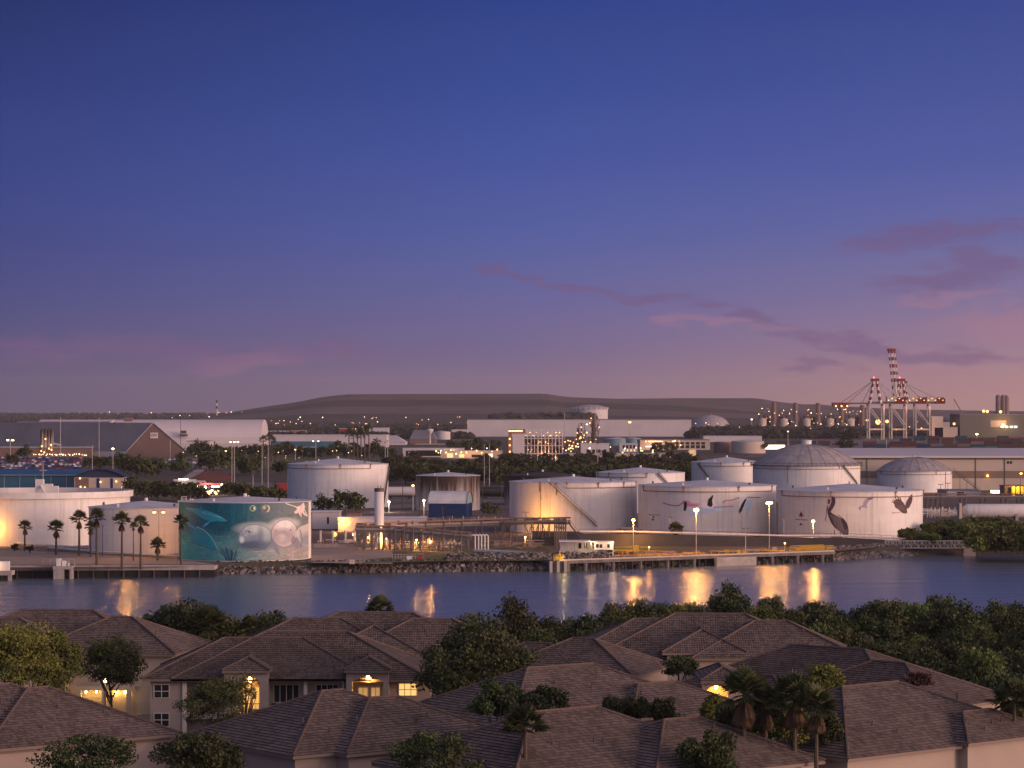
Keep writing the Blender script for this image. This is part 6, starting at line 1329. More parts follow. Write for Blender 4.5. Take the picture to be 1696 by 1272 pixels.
# far small lights towards the horizon
fg = random.Random(77)
fl_n = [(fg.uniform(430, 780), fg.uniform(690, 704)) for _ in range(38)]+[(fg.uniform(1150, 1420), fg.uniform(700, 716)) for _ in range(26)]+[(fg.uniform(1490, 1696), fg.uniform(688, 716)) for _ in range(20)]+[(fg.uniform(180, 440), fg.uniform(682, 692)) for _ in range(14)]+[(fg.uniform(300, 660), fg.uniform(742, 766)) for _ in range(26)]
for i, (px, py) in enumerate(fl_n):
    Y = (4300 if py < 720 else 1900)*fg.uniform(.93, 1.02); Y = 6800 if py < 692 and px < 440 else Y; p = P(px, py, Y); z = max(.6, p.z-2.5); s = F/Y
    zone = 'on the dark land below the mound' if i < 38 else 'before the power plant' if i < 64 else 'beyond the containers at the right' if i < 84 else 'on the left horizon' if i < 98 else 'among the trees behind the tall pink tank'; j0 = (0, 38, 64, 84, 98)[0 if i < 38 else 1 if i < 64 else 2 if i < 84 else 3 if i < 98 else 4]; grp_ = fl_n[j0:(38, 64, 84, 98, 124)[(0, 38, 64, 84, 98).index(j0)]]; rk = sorted(q[0] for q in grp_).index(px)
    t = thing('distant_lamp', (nth(rk) if rk < 38 else 'right-end' if rk < 39 else 'far-right one '+'abcdefghij'[rk-39])+' tiny lamp'+(' from the left ' if rk else ' ')+zone, 'lamp', (p.x, p.y, 2.5), 0, 'tiny distant lamps'); mb = MB(); mb.tube((0, 0, 0), (0, 0, z), .12, 4); mb.build('pole', M['steel'], t); mb = MB(); mb.ball((0, 0, z), fg.uniform(.35, .85)/s, 0, 5); mb.build('bulb', M['e_farw' if i % 3 == 0 else 'e_far'], t)
for px, w0, py, lab in ((660, 40, 700, 'far strip of white lit sheds left of centre'), (730, 50, 701, 'far lit gantry roof before the mound'), (503, 22, 692, 'far row of lit sheds at the foot of the mound'), (467, 22, 692, 'far row of lit sheds left of another'), (528, 20, 692, 'far row of lit sheds right of another'), (375, 26, 692.5, 'pale far sheds above the barrel-roofed hall')):
    block('far_shed', lab, 'shed', px-w0/2, px+w0/2, py-2.2, py+1.5, 40, 'shed', 'wsteel', z=max(2.5, ZZ(py+1.5, 5600)) if False else 2.5)
p = P(359, 682, 7600); t = thing('radio_mast', 'thin black and white banded chimney on the left horizon', 'chimney', (p.x, p.y, 4)); s = F/p.y
for k in range(4): mb = MB(); mb.tube((0, 0, p.z-4-30 if k == 0 else (k*4.8)/s+p.z-4), (0, 0, ((k+1)*4.8)/s+p.z-4), 1.5/s, 8); mb.build('band', M['wsteel' if k % 2 == 0 else 'black'], t)
# blue hall at the left
Yb = YY(808); t = thing('blue_hall', 'long deep-blue walled and roofed hall behind the open tank', 'hall', (XX(80, Yb), Yb, 2.5)); cx_ = XX(80, Yb); mb = MB(); x0, x1 = XX(-60, Yb)-cx_, XX(172, Yb)-cx_; mb.bb(x0, x1, 0, 50, 0, ZZ(787, Yb)-2.5); mb.build('wall', M['teal'], t)
mb = MB(); ze = ZZ(787, Yb)-2.5; zr = ZZ(777, Yb+50)-2.5; mb.face([(x0-1, -1, ze), (x1+1, -1, ze), (x1+1, 50, zr), (x0-1, 50, zr)]); mb.face([(x0-1, 50, zr), (x1+1, 50, zr), (x1+1, 55, 0), (x0-1, 55, 0)]); mb.build('roof', mat('blue_roof', (.02, .13, .26), .5, var=.2, scale=.06), t)
mb = MB(); mb.bb(x0, x1, -1.3, -1.0, ze-.1, ze+.2); mb.build('gutter', M['pole'], t)
mb = MB()
for k in range(9): x = x0+(x1-x0)*(k+.6)/9; mb.bb(x-.15, x+.15, -.2, 0, 0, ze)
mb.build('post', M['pole'], t)
Yb = YY(810); t = thing('gabled_hall', 'beige-sided hall with a dark curved gable roof right of the blue hall', 'hall', (XX(165, Yb), Yb, 2.5)); s = F/Yb; mb = MB(); mb.bb(-42/s, 38/s, 0, 14, 0, 19/s); mb.build('wall', M['beige'], t)
mb = MB(); pts = [(-44/s+88/s*i/8, 20/s+13/s*math.sin(math.pi*(i/8))**.9*(1)) for i in range(9)]
for (x_, z_), (x2_, z2_) in zip(pts[:-1], pts[1:]): mb.face([(x_, -1.5, z_), (x2_, -1.5, z2_), (x2_, 16, z2_), (x_, 16, z_)])
mb.face([(x_, 0, z_) for x_, z_ in pts]+[(38/s, 0, 19/s), (-42/s, 0, 19/s)]); mb.build('roof', mat('navy_roof', (.03, .04, .09), .6), t)
for a_, b_, m_ in ((-5, 0, 'blue'), (18, 22, 'blue'), (-40, -18, 'brown')): mb = MB(); mb.bb(a_/s, b_/s, -.12, 0, 0, 18/s); mb.build('panel', M[m_], t)
for x, z in ((-32, 16), (-31, 2), (-24, 1), (2, 10), (28, 11), (36, 0)): mb = MB(); mb.ball((x/s, -1, z/s+.5), .42, 0, 8); mb.build('light', M['e_far'], t)
# loading yard: trailers, red trailer, heap, ramp
def trailer(px, pb, wpx, hpx, m, label, cab=False):
    p = G(px, pb, 2.5); s = F/p.y; t = thing('truck_trailer' if not cab else 'truck', label, 'trailer' if not cab else 'truck', p); mb = MB(); mb.bb(-wpx/2/s, wpx/2/s, -1.2, 1.3, 1.1, hpx/s+.9); mb.build('box_body', M[m], t)
    for k, x in enumerate((-wpx*.38, -wpx*.28, wpx*.38)): mb = MB(); mb.tube((x/s, -1.2, .5), (x/s, -.8, .5), .5, 10); mb.build('wheel', M['black'], t)
    mb = MB(); mb.bb(-wpx/2/s, wpx/2/s, -1, 1.1, .85, 1.1); mb.build('frame', M['dsteel'], t)
    if cab: mb = MB(); mb.bb(wpx/2/s+.4, wpx/2/s+2.8, -1.2, 1.2, .6, 3.2); mb.build('cab', M['carw'], t); mb = MB(); mb.bb(wpx/2/s+1.6, wpx/2/s+2.84, -1.1, 1.1, 2.0, 2.9); mb.build('windscreen', M['glass'], t)
    return t
t = trailer(306, 807, 37, 10, 'wsteel', 'long white trailer with a row of bright lights along its top')
for k in range(6): mb = MB(); mb.ball((-2.5+k*.8, -1.4, 3.9), .26, 0, 6); mb.build('light', M['e_white'], t)
trailer(332, 808, 16, 9, 'shed', 'grey trailer with glaring lamps at its side'); trailer(467, 816, 18, 13, 'redbox', 'red high-sided trailer at the left foot of the tall pink tank')
t = thing('loading_canopy', 'black canopy over a brightly lit loading yard with a red top', 'canopy', G(350, 820, 2.5)); s = F/t.location.y; mb = MB(); mb.bb(-22/s, 28/s, 0, 8, 17/s, 20/s); mb.build('roof', M['redbox'], t); mb = MB()
for x in range(-20, 30, 8): mb.tube((x/s, 0, 0), (x/s, 0, 17/s), .14, 4)
mb.build('post', M['dsteel'], t); mb = MB(); mb.bb(0, 16/s, -.6, -.4, 13.5/s, 15/s); mb.build('strip_light', M['e_white'], t)
for i in range(14): mb = MB(); mb.ball((rnd.uniform(-20, 16)/s, -1, rnd.uniform(1, 10)/s), rnd.uniform(.25, .5), 0, 6); mb.build('light', M['e_warm' if i % 2 else 'e_orange'], t)
for x, z in ((-9, 13), (-24, 15), (18, 17)): mb = MB(); mb.ball((x/s, -1.6, z/s), .62, 0, 8); mb.build('flood_light', M['e_warm'], t)
lamp_light(t, (-2, -4, 5), 2600, (1, .75, .5), .6)
t = thing('salt_heap', 'long red-brown heap behind the lit loading yard', 'heap', G(350, 796, 2.5)); s = F/t.location.y; mb = MB(); mb.raw([(-42/s, 0, 0), (42/s, 0, 0), (30/s, 30, 0), (-30/s, 30, 0), (-16/s, 12, 15/s), (14/s, 12, 15/s)], [(0,1,5,4),(1,2,5),(2,3,4,5),(3,0,4)]); mb.build('heap', M['tarp'], t)
t = thing('ramp_road', 'pale ramp road climbing beside the heap', 'ramp', (0, 0, 0)); mb = MB(); a, b = G(300, 793, 2.5), G(336, 775, 2.5); mb.raw([(a.x, a.y, 2.6), (a.x+6, a.y, 2.6), (b.x+6, b.y, 4.5), (b.x, b.y, 4.5)], [(0,1,2,3)]); mb.build('surface', M['conc'], t)
# containers
cg = random.Random(6); ccol = ['c_red', 'c_blue', 'c_teal', 'c_grey', 'c_brown', 'c_blue', 'c_red', 'c_teal']; cn_ = {'c_red': 'dull red', 'c_blue': 'navy blue', 'c_teal': 'green-blue', 'c_grey': 'pale grey', 'c_brown': 'rust brown'}
cme = {}
for m_ in cn_:
    mb = MB(); mb.bb(-6.1, 6.1, -1.22, 1.22, 0, 2.6)
    for k in range(20): x = -5.9+k*.62; mb.bb(x, x+.3, -1.3, -1.22, .15, 2.45)
    for x in (-6.1, 5.98): mb.bb(x, x+.12, -1.32, -1.2, 0, 2.6)
    o = mb.build('shipping_container', M[m_]); cme[m_] = o.data; bpy.data.objects.remove(o)
stk = [(1440+i*22.3, 745-(i % 2)*1.0, cg.randint(2, 4)) for i in range(13)]+[(1500+i*23, 738, cg.randint(3, 4)) for i in range(10)]+[(1250+i*23, 738, cg.randint(1, 2)) for i in range(8)]
for j_, (px, pb, n) in enumerate(stk):
    p = G(px, pb, 2.5)
    for k in range(n):
        m_ = cg.choice(ccol); o = meshobj('shipping_container', cme[m_], None, (p.x, p.y, 2.51+2.62*k)); tag(o, cn_[m_]+' shipping container, '+('bottom' if k == 0 else 'second up' if k == 1 else 'third up' if k == 2 else 'top')+' in the '+nth(j_ if j_ < 13 else j_-13 if j_ < 23 else j_-23)+' stack'+(' of the front line' if j_ < 13 else ' by the crane legs' if j_ < 23 else ' west of the cranes'), 'container', 'stacked shipping containers')
# striped warehouse at the right, with pitched roof in front of the containers
Yw = YY(812); t = thing('striped_warehouse', 'long beige warehouse with brown bands behind the small domed tank', 'warehouse', (XX(1560, Yw), Yw, 2.5)); cx_ = XX(1560, Yw); x0, x1 = XX(1395, Yw)-cx_, XX(1900, Yw)-cx_; zt = ZZ(755, Yw)-2.5; s = F/Yw
mb = MB(); mb.bb(x0, x1, 0, 90, 0, zt); mb.build('wall', M['beige'], t)
for a_, b_ in ((755.5, 761.5), (780, 792)): mb = MB(); mb.bb(x0-.05, x1+.05, -.08, 0, ZZ(b_, Yw)-2.5, ZZ(a_, Yw)-2.5); mb.build('band', M['bband'], t)
mb = MB(); mb.raw([(x0-1, -1.5, zt+.05), (x1+1, -1.5, zt+.05), (x1+1, 45, ZZ(742, Yw+45)-2.5), (x0-1, 45, ZZ(742, Yw+45)-2.5), (x1+1, 92, zt), (x0-1, 92, zt), (x0-1, -1.5, zt-.9), (x1+1, -1.5, zt-.9)], [(0,1,2,3),(3,2,4,5),(6,7,1,0)]); mb.build('roof', M['shed'], t)
mb = MB()
for px in (1436, 1616, 1664): mb.bb(XX(px, Yw)-cx_-.15, XX(px, Yw)-cx_+.15, -.25, 0, 0, zt-1)
mb.build('drain_pipe', M['steel'], t)
for px, py in ((1669.5, 766), (1674.5, 766)): mb = MB(); mb.bb(XX(px-1.8, Yw)-cx_, XX(px+1.8, Yw)-cx_, -.12, 0, ZZ(py+2, Yw)-2.5, ZZ(py-2, Yw)-2.5); mb.build('window', M['dglass_shade'], t)
mb = MB(); mb.ball((XX(1635, Yw)-cx_, -1, ZZ(788, Yw)-2.5), .5); mb.build('light', M['e_orange'], t)
t = block('shed', 'pale low roof crossing left in front of the striped warehouse', 'shed', 1385, 1450, 748, 757, 20, 'shed', 'wsteel')[0]
# grey-green hall and far sheds at the right
t, wd, h, _ = block('warehouse', 'large grey-green hall at the right edge behind the containers', 'warehouse', 1590, 1760, 687, 724, 90, 'tealt', 'greyroof', winrows=((.30, .45, .45, .75, 'beige'),))
[c for c in bpy.data.objects if c.parent == t and c.name.startswith('wall')][0].data.materials[0] = mat('grey_green_cladding', (.15, .145, .12), .7, var=.1)
for px in (1660, 1667, 1675, 1682): mb = MB(); mb.bb(XX(px-2, t.location.y)-t.location.x, XX(px+2, t.location.y)-t.location.x, -1.2, -.4, ZZ(708, t.location.y)-2.5, ZZ(706, t.location.y)-2.5); mb.build('strip_light', M['e_white'], t)
lamp_light(t, (-12, -14, 20), 7000, (1, .55, .2), 1); mb = MB(); mb.ball((-13, -6, 17), 2.1, 0, 8); mb.build('flood_light', M['e_orange'], t)
for k, (a_, b_, c_, d_) in enumerate(((1543, 1562, 691, 724), (1560, 1574, 700, 722), (1548, 1586, 708, 724))): block('shed', ('tall pale block right of the crane legs', 'small beige block beside the tall pale one', 'wide low block before the tall pale one')[k], 'building', a_, b_, c_, d_, 30, 'beige', 'shed')
t = thing('silo', 'pair of tall round silos on the right skyline', 'silo', G(1660, 706, 2.5)); s = F/t.location.y; tz = t.location
for x in (-7, 1.5, 7): mb = MB(); mb.lathe((x/s, 0, 0), [(4.2/s, 0), (4.2/s, 48/s), (3/s, 52/s) if x < 5 else (3/s, 50/s), (.01, 52/s)], 16); mb.build('silo_cylinder', M['brown'], t, True)
mb = MB(); mb.bb(-12/s, 11/s, 0, 8, 0, 24/s); mb.build('base', M['brown'], t)
for px, py in ((1629, 681), (1635, 681.5), (1657, 682)): p = P(px, py, 4600); l = thing('floodlight', ('left' if px < 1632 else 'right')+' of two yellow lights on the skyline beside the silos' if px < 1640 else 'light at the foot of the silos', 'floodlight', (p.x, p.y, 2.5), 0, 'skyline lights at the silos'); mb = MB(); mb.tube((0, 0, 0), (0, 0, p.z-2.5), .5, 4); mb.build('pole', M['steel'], l); mb = MB(); mb.ball((0, -1, p.z-2.5), 2.4, 0, 8); mb.build('bulb', M['e_far'], l)
p = G(1596, 716, 2.5); t = thing('mobile_crane', 'thin lattice boom of a distant crane left of the grey-green hall', 'crane', p); s = F/p.y; mb = MB(); a = Vector((2/s, 0, 24/s)); b = Vector((-16/s, 0, 55/s)); mb.beam(a, b, 1.6, 1.6); mb.tube(b, (-16/s, 0, 30/s), .2, 4); mb.tube((2/s, 0, 0), a, 1.6, 6); mb.build('boom', M['rust'], t)

# ------------------------------------------------------------------ ship-to-shore cranes
def crane(label, pxl, pxr, pyb, base, apex, boom, girder, red_end=None, legtop=669):
    Y = YY(pyb); s = F/Y; xm = (pxl+pxr)/2; t = thing('container_crane', label, 'crane', (XX(xm, Y), Y, 2.5), 0, 'quayside container cranes')
    def Q(px, py, y=0): return Vector(((px-xm)/s, y, (pyb-py)/s))
    legs = (pxl, pxr)
    for px in legs:
        for y in (0, 22):
            mb = MB(); mb.beam(Q(px, pyb, y), Q(px, legtop, y), 1.7, 1.7); mb.build('leg', M['crane'], t)
    mb = MB()
    for y in (0, 22):
        mb.beam(Q(pxl, 711, y), Q(pxr, 711, y), 1.6, 2.0); mb.beam(Q(pxl, legtop+4, y), Q(pxr, 705, y), 1.1, 1.1)
    for px in legs: mb.beam(Q(px, 711, 0), Q(px, 711, 22), 1.6, 1.6); mb.beam(Q(px, legtop+2, 0), Q(px, legtop+2, 22), 1.8, 2.2)
    mb.build('brace', M['crane'], t)
    mb = MB()
    for y in (7, 15): mb.beam(Q(girder[0], 667, y), Q(girder[1], 667, y), 1.6, 3.0)
    mb.build('girder', M['steel'], t)
    mb = MB(); mb.bb(Q(girder[1]-30, 0).x, Q(girder[1]-12, 0).x, 4, 18, (pyb-665)/s, (pyb-657)/s); mb.build('machine_house', M['crane'], t)
    mb = MB(); 
    for k in range(7): x = Q(girder[1]-14+k*2.2, 0).x; mb.bb(x, x+1.0, 3, 19, (pyb-668)/s, (pyb-660+k % 3)/s)
    for y in (6, 11, 16): mb.beam(Q(girder[1]-10, 665.5, y), Q(girder[1]+1, 666, y), 1.2, 1.2)
    mb.build('backreach_platform', M['red'], t)
    # A-frame with red and white bands
    apx, apy = apex
    for (bx, by) in ((apx-9, 668), (apx+9, 668)):
        for y, yt in ((3, 8), (19, 14)):
            a, b = Q(bx, by, y), Q(apx+(-2.5 if bx < apx else 2.5), apy, yt)
            for k in range(7): mb = MB(); mb.beam(a.lerp(b, k/7), a.lerp(b, (k+1)/7), 1.5, 1.5); mb.build('mast_section', M['red' if k % 2 else 'wsteel'], t)
    mb = MB(); c = Q(apx, apy-1, 11); mb.box(c, (13/s, 9, 3.4)); mb.build('apex_beam', M['red'], t)
    mb = MB(); mb.ball(c+Vector((-2, -4, 3)), .9, 0, 6); mb.build('light', M['e_red'], t)
    (b0, b1) = boom; n = 14; pts = [Q(*b0).lerp(Q(*b1), k/n) for k in range(n+1)]
    for k in range(n):
        mb = MB()
        for y in ((5.5, 16.5)):
            mb.beam(pts[k]+Vector((0, y, 0)), pts[k+1]+Vector((0, y, 0)), 1.7, 2.0)
        if k % 2 == 0: mb.beam(pts[k]+Vector((0, 5.5, 0)), pts[k]+Vector((0, 16.5, 0)), .8, .8)
        up = abs(b1[1]-b0[1]) > 30
        mb.build('boom_section', M['red' if (k > n*.62 and k % 2) or k >= n-1 or (up and k > n*.35 and k % 2) else ('wsteel' if up else 'steel')], t)
    if abs(b1[1]-b0[1]) > 30:
        mb = MB(); w = 5.5/s; e = pts[-1]
        mb.box(e+Vector((0, 11, 0)), (12/s, 12, 3)); mb.build('boom_tip', M['red'], t)
        for dx in (-5/s, 5/s): mb = MB(); mb.beam(pts[0]+Vector((dx, 11, 0)), e+Vector((dx, 11, 0)), 1.3, 1.3); mb.build('boom_chord', M['wsteel'], t)
        for k in range(1, n, 2):
            for dx in (-5/s, 5/s): mb = MB(); mb.beam(pts[k]+Vector((dx, 10.6, 0)), pts[k].lerp(pts[k+1], .9)+Vector((dx, 10.6, 0)), 1.9, 1.9); mb.build('red_band', M['red'], t)
        for k in range(0, n, 4): mb = MB(); mb.beam(pts[k]+Vector((-5/s, 11, 0)), pts[k]+Vector((5/s, 11, 0)), .7, .7); mb.build('boom_tie', M['wsteel'], t)
    mb = MB()
    for y in (8, 14):
        if not abs(b1[1]-b0[1]) > 30:
            for f_ in (.45, .72, .92): mb.tube(Q(apx-2, apy, y), pts[int(n*f_)]+Vector((0, y, 0)), .28, 4)
        for f_ in (.5, .95): mb.tube(Q(apx+2, apy, y), Q(apx+(girder[1]-apx)*f_, 664, y), .28, 4)
    mb.build('stay_cable', M['pole'], t)
    if red_end:
        mb = MB(); a, b = red_end
        for k in range(5): x0 = Q(a+(b-a)*k/5, 0).x; mb.bb(x0, x0+3.0, 3, 19, (pyb-673)/s, (pyb-667)/s)
        mb.build('boom_end_frame', M['red'], t)
        for k in range(3): mb = MB(); mb.ball((Q(a+(b-a)*(k+.5)/3, 0).x, 1, (pyb-672.5)/s), 1.1, 0, 6); mb.build('light', M['e_far'], t)
    for k in range(5): mb = MB(); mb.ball((Q(girder[1]-28+k*6, 0).x, 2, (pyb-663+k % 2*3)/s), .6, 0, 6); mb.build('light', M['e_far'], t)
    lamp_light(t, (0, -16, 10), 4500, (1, .48, .2), 2); lamp_light(t, Q(xm+8, 676, -8), 2500, (1, .5, .3), 2)
    return t
crane('left container crane with its red-tipped boom lowered over the water', 1440, 1464, 728, 0, (1451, 630), ((1466, 668), (1381, 668)), (1440, 1500), (1380, 1408))
crane('middle container crane with its red and white boom raised high', 1477, 1501, 727, 0, (1494, 630), ((1487.5, 662), (1478.5, 579)), (1472, 1535))
crane('right container crane with a red backreach platform', 1517, 1540, 724, 0, (1497, 634), ((1514, 668), (1508, 667)), (1505, 1566))
# cars in the crowded lot
def car_mesh(m_):
    mb = MB(); mb.raw([(x, y, z) for x, z in ((-2.2, .3), (2.2, .3), (2.2, .8), (1.1, .9), (.6, 1.4), (-1.2, 1.42), (-1.9, .95), (-2.2, .85)) for y in (-.85, .85)], [(0, 2, 3, 1), (2, 4, 5, 3), (4, 6, 7, 5), (6, 8, 9, 7), (8, 10, 11, 9), (10, 12, 13, 11), (12, 14, 15, 13), (14, 0, 1, 15), (0, 14, 12, 10, 8, 6, 4, 2), (1, 3, 5, 7, 9, 11, 13, 15)], 0)
    mb.raw([(x, y, z) for x, z in ((.95, .93), (.55, 1.33), (-1.15, 1.35), (-1.7, .97)) for y in (-.87, .87)], [(0, 2, 4, 6), (7, 5, 3, 1)], 1)
    mb.raw([(1.08, -.7, .95), (1.08, .7, .95), (.66, .7, 1.38), (.66, -.7, 1.38)], [(0, 1, 2, 3)], 1)
    for x in (-1.4, 1.4):
        for y in (-.86, .7): mb.tube((x, y, .32), (x, y+.16, .32), .32, 8, 2)
    o = mb.build('parked_car', [M[m_], M['glass'], M['black']]); me = o.data; bpy.data.objects.remove(o); return me
CARS = {m_: car_mesh(m_) for m_ in ('carw', 'cars', 'carb', 'carr', 'card')}; cname = {'carw': 'white', 'cars': 'silver', 'carb': 'dark blue', 'carr': 'red', 'card': 'black'}
for row, pb in enumerate((777, 774, 771.3, 768.7, 766.3, 764, 761.8, 759.8)):
    px = -8; nc_ = -1
    while px < 135+row*1.5:
        px += rnd.uniform(6.0, 7.6)
        if rnd.random() < .1: continue
        nc_ += 1; m_ = rnd.choice(('carw', 'cars', 'carb', 'carb', 'card', 'carr', 'carw')); o = meshobj('parked_car', CARS[m_], None, G(px, pb, 2.52)); o.rotation_euler = (0, 0, R(90)+rnd.uniform(-.1, .1)+(R(180) if rnd.random() < .5 else 0))
        tag(o, cname[m_]+' car, '+nth(nc_)+(' from the left' if nc_ else '')+' in '+('the front row', 'the second row', 'the third row', 'the fourth row', 'the fifth row', 'the sixth row', 'the seventh row', 'the rearmost row')[row]+' of the crowded lot', 'car', 'cars in the crowded lot')
for q_, px in enumerate(range(266, 330, 8)):
    for pb in (763, 768): m_ = rnd.choice(('carw', 'cars', 'card')); o = meshobj('parked_car', CARS[m_], None, G(px, pb, 2.52)); o.rotation_euler = (0, 0, R(80)); tag(o, cname[m_]+' car, '+nth(q_)+(' from the left' if q_ else '')+(' in the near line' if pb > 765 else ' in the far line')+' below the brown gabled store', 'car', 'cars below the brown gabled store')
# ------------------------------------------------------------------ town houses on the near bank
PT = .46
def hipped(mb, cap, cx, cy, a, b, rot, ze, over=.0):
    """hip roof with half length a and half width b; uv runs along the eave and up the slope"""
    c, s_ = math.cos(rot), math.sin(rot)
    def W_(x, y, z): return Vector((cx+c*x-s_*y, cy+s_*x+c*y, z))
    r = max(0.0, a-b); zr = ze+PT*b; A, B, C_, D = W_(-a, -b, ze), W_(a, -b, ze), W_(a, b, ze), W_(-a, b, ze); E, F_ = W_(-r, 0, zr), W_(r, 0, zr)
    sl = b*math.sqrt(1+PT*PT); nc = max(2, round(sl/.44))
    for (p0, p1, q1, q0, hw0, hw1) in ((A, B, F_, E, a, r), (C_, D, E, F_, a, r), (B, C_, F_, F_, b, 0), (D, A, E, E, b, 0)):
        nv = (p1-p0).cross(q0-p0).normalized()*.075
        for k in range(nc):
            t0, t1 = k/nc, (k+1)/nc; L0_, R0_, L1_, R1_ = p0.lerp(q0, t0), p1.lerp(q1, t0), p0.lerp(q0, t1), p1.lerp(q1, t1); w0, w1 = hw0+(hw1-hw0)*t0, hw0+(hw1-hw0)*t1; v0, v1 = k*.44, (k+1)*.44
            mb.face([L0_+nv, R0_+nv, R1_, L1_], 0, [(-w0, v0+.12), (w0, v0+.12), (w1, v1-.01), (-w1, v1-.01)]); mb.face([L0_, R0_, R0_+nv, L0_+nv], 0, [(-w0, v0), (w0, v0), (w0, v0+.05), (-w0, v0+.05)])
    dz = Vector((0, 0, .28))
    for p, q in ((A, B), (B, C_), (C_, D), (D, A)): cap.face([p-dz, q-dz, q, p], 1)
    cap.face([A-dz, D-dz, C_-dz, B-dz], 1)
    up = Vector((0, 0, .09))
    for p, q in ((A, E), (D, E), (B, F_), (C_, F_)):
        n = max(2, int((q-p).length/.45))
        for i in range(n): m0 = p.lerp(q, i/n); m1 = p.lerp(q, (i+1.12)/n); cap.tube(m0+up, m1+up, .15, 6, 0, .12)
    if r > 0:
        n = max(2, int((F_-E).length/.45))
        for i in range(n): cap.tube(E.lerp(F_, i/n)+up, E.lerp(F_, (i+1)/n)+up, .15, 6, 0, .13)
def house(label, vols, loc, roofonly=False, floor=1.5, vents=4, seed=0):
    """vols: (ridge point 1, ridge point 2, half width b) in world coordinates"""
    t = thing('town_house', label, 'house', loc); L0 = Vector(loc); mb = MB(); cap = MB(); wl = MB(); g = random.Random(seed)
    for (p1, p2, b) in vols:
        p1 = Vector(p1)-L0; p2 = Vector(p2)-L0; m = (p1+p2)/2; d = p2-p1; rot = math.atan2(d.y, d.x); a = math.hypot(d.x, d.y)/2+b; ze = (p1.z+p2.z)/2-PT*b
        hipped(mb, cap, m.x, m.y, a, b, rot, ze); wl.box((m.x, m.y, (ze-.3+floor-L0.z)/2), (2*a-1.3, 2*b-1.3, ze-.3-floor+L0.z), rot)
        for k in range(vents):
            u = g.uniform(-a*.6, a*.6); v = -b*g.uniform(.2, .75); c, s_ = math.cos(rot), math.sin(rot); z = ze+PT*(b+v); q = Vector((m.x+c*u-s_*v, m.y+s_*u+c*v, z)); cap.tube(q-Vector((0, 0, .2)), q+Vector((0, 0, .5)), .085, 6, 2)
    r = mb.build('roof', M['tile'], t); c_ = cap.build('ridge_caps', [M['cap'], M['eave'], M['dsteel']], r); w_ = wl.build('wall', M['stucco'], t); return t, r, w_
def RP(px, py, z): return G(px, py, z)
def face_windows(t, items, Y, loc):
    """window openings on a wall facing the viewer at distance Y: (x0, x1, y0, y1 in photo px, kind, mullions)"""
    for x0, x1, y0, y1, kind, nm in items:
        a, b = P(x0, y1, Y)-loc, P(x1, y0, Y)-loc; fr = MB(); w = .09; y = a.y
        fr.bb(a.x, b.x, y-.10, y-.02, a.z, a.z+w); fr.bb(a.x, b.x, y-.10, y-.02, b.z-w, b.z); fr.bb(a.x, a.x+w, y-.10, y-.02, a.z+w, b.z-w); fr.bb(b.x-w, b.x, y-.10, y-.02, a.z+w, b.z-w)
        for k in range(1, nm+1): x = a.x+(b.x-a.x)*k/(nm+1); fr.bb(x-w*.45, x+w*.45, y-.09, y-.02, a.z+w, b.z-w)
        if kind != 'door': zc = (a.z+b.z)/2; fr.bb(a.x+w, b.x-w, y-.085, y-.03, zc-.04, zc+.04)
        o = fr.build('window' if kind != 'door' else 'door', M['trim'], t)
        pn = MB(); pn.face([(a.x+w, y-.04, a.z+w), (b.x-w, y-.04, a.z+w), (b.x-w, y-.04, b.z-w), (a.x+w, y-.04, b.z-w)]); pn.build('pane', M['e_win' if kind == 'lit' else 'glass'], o)
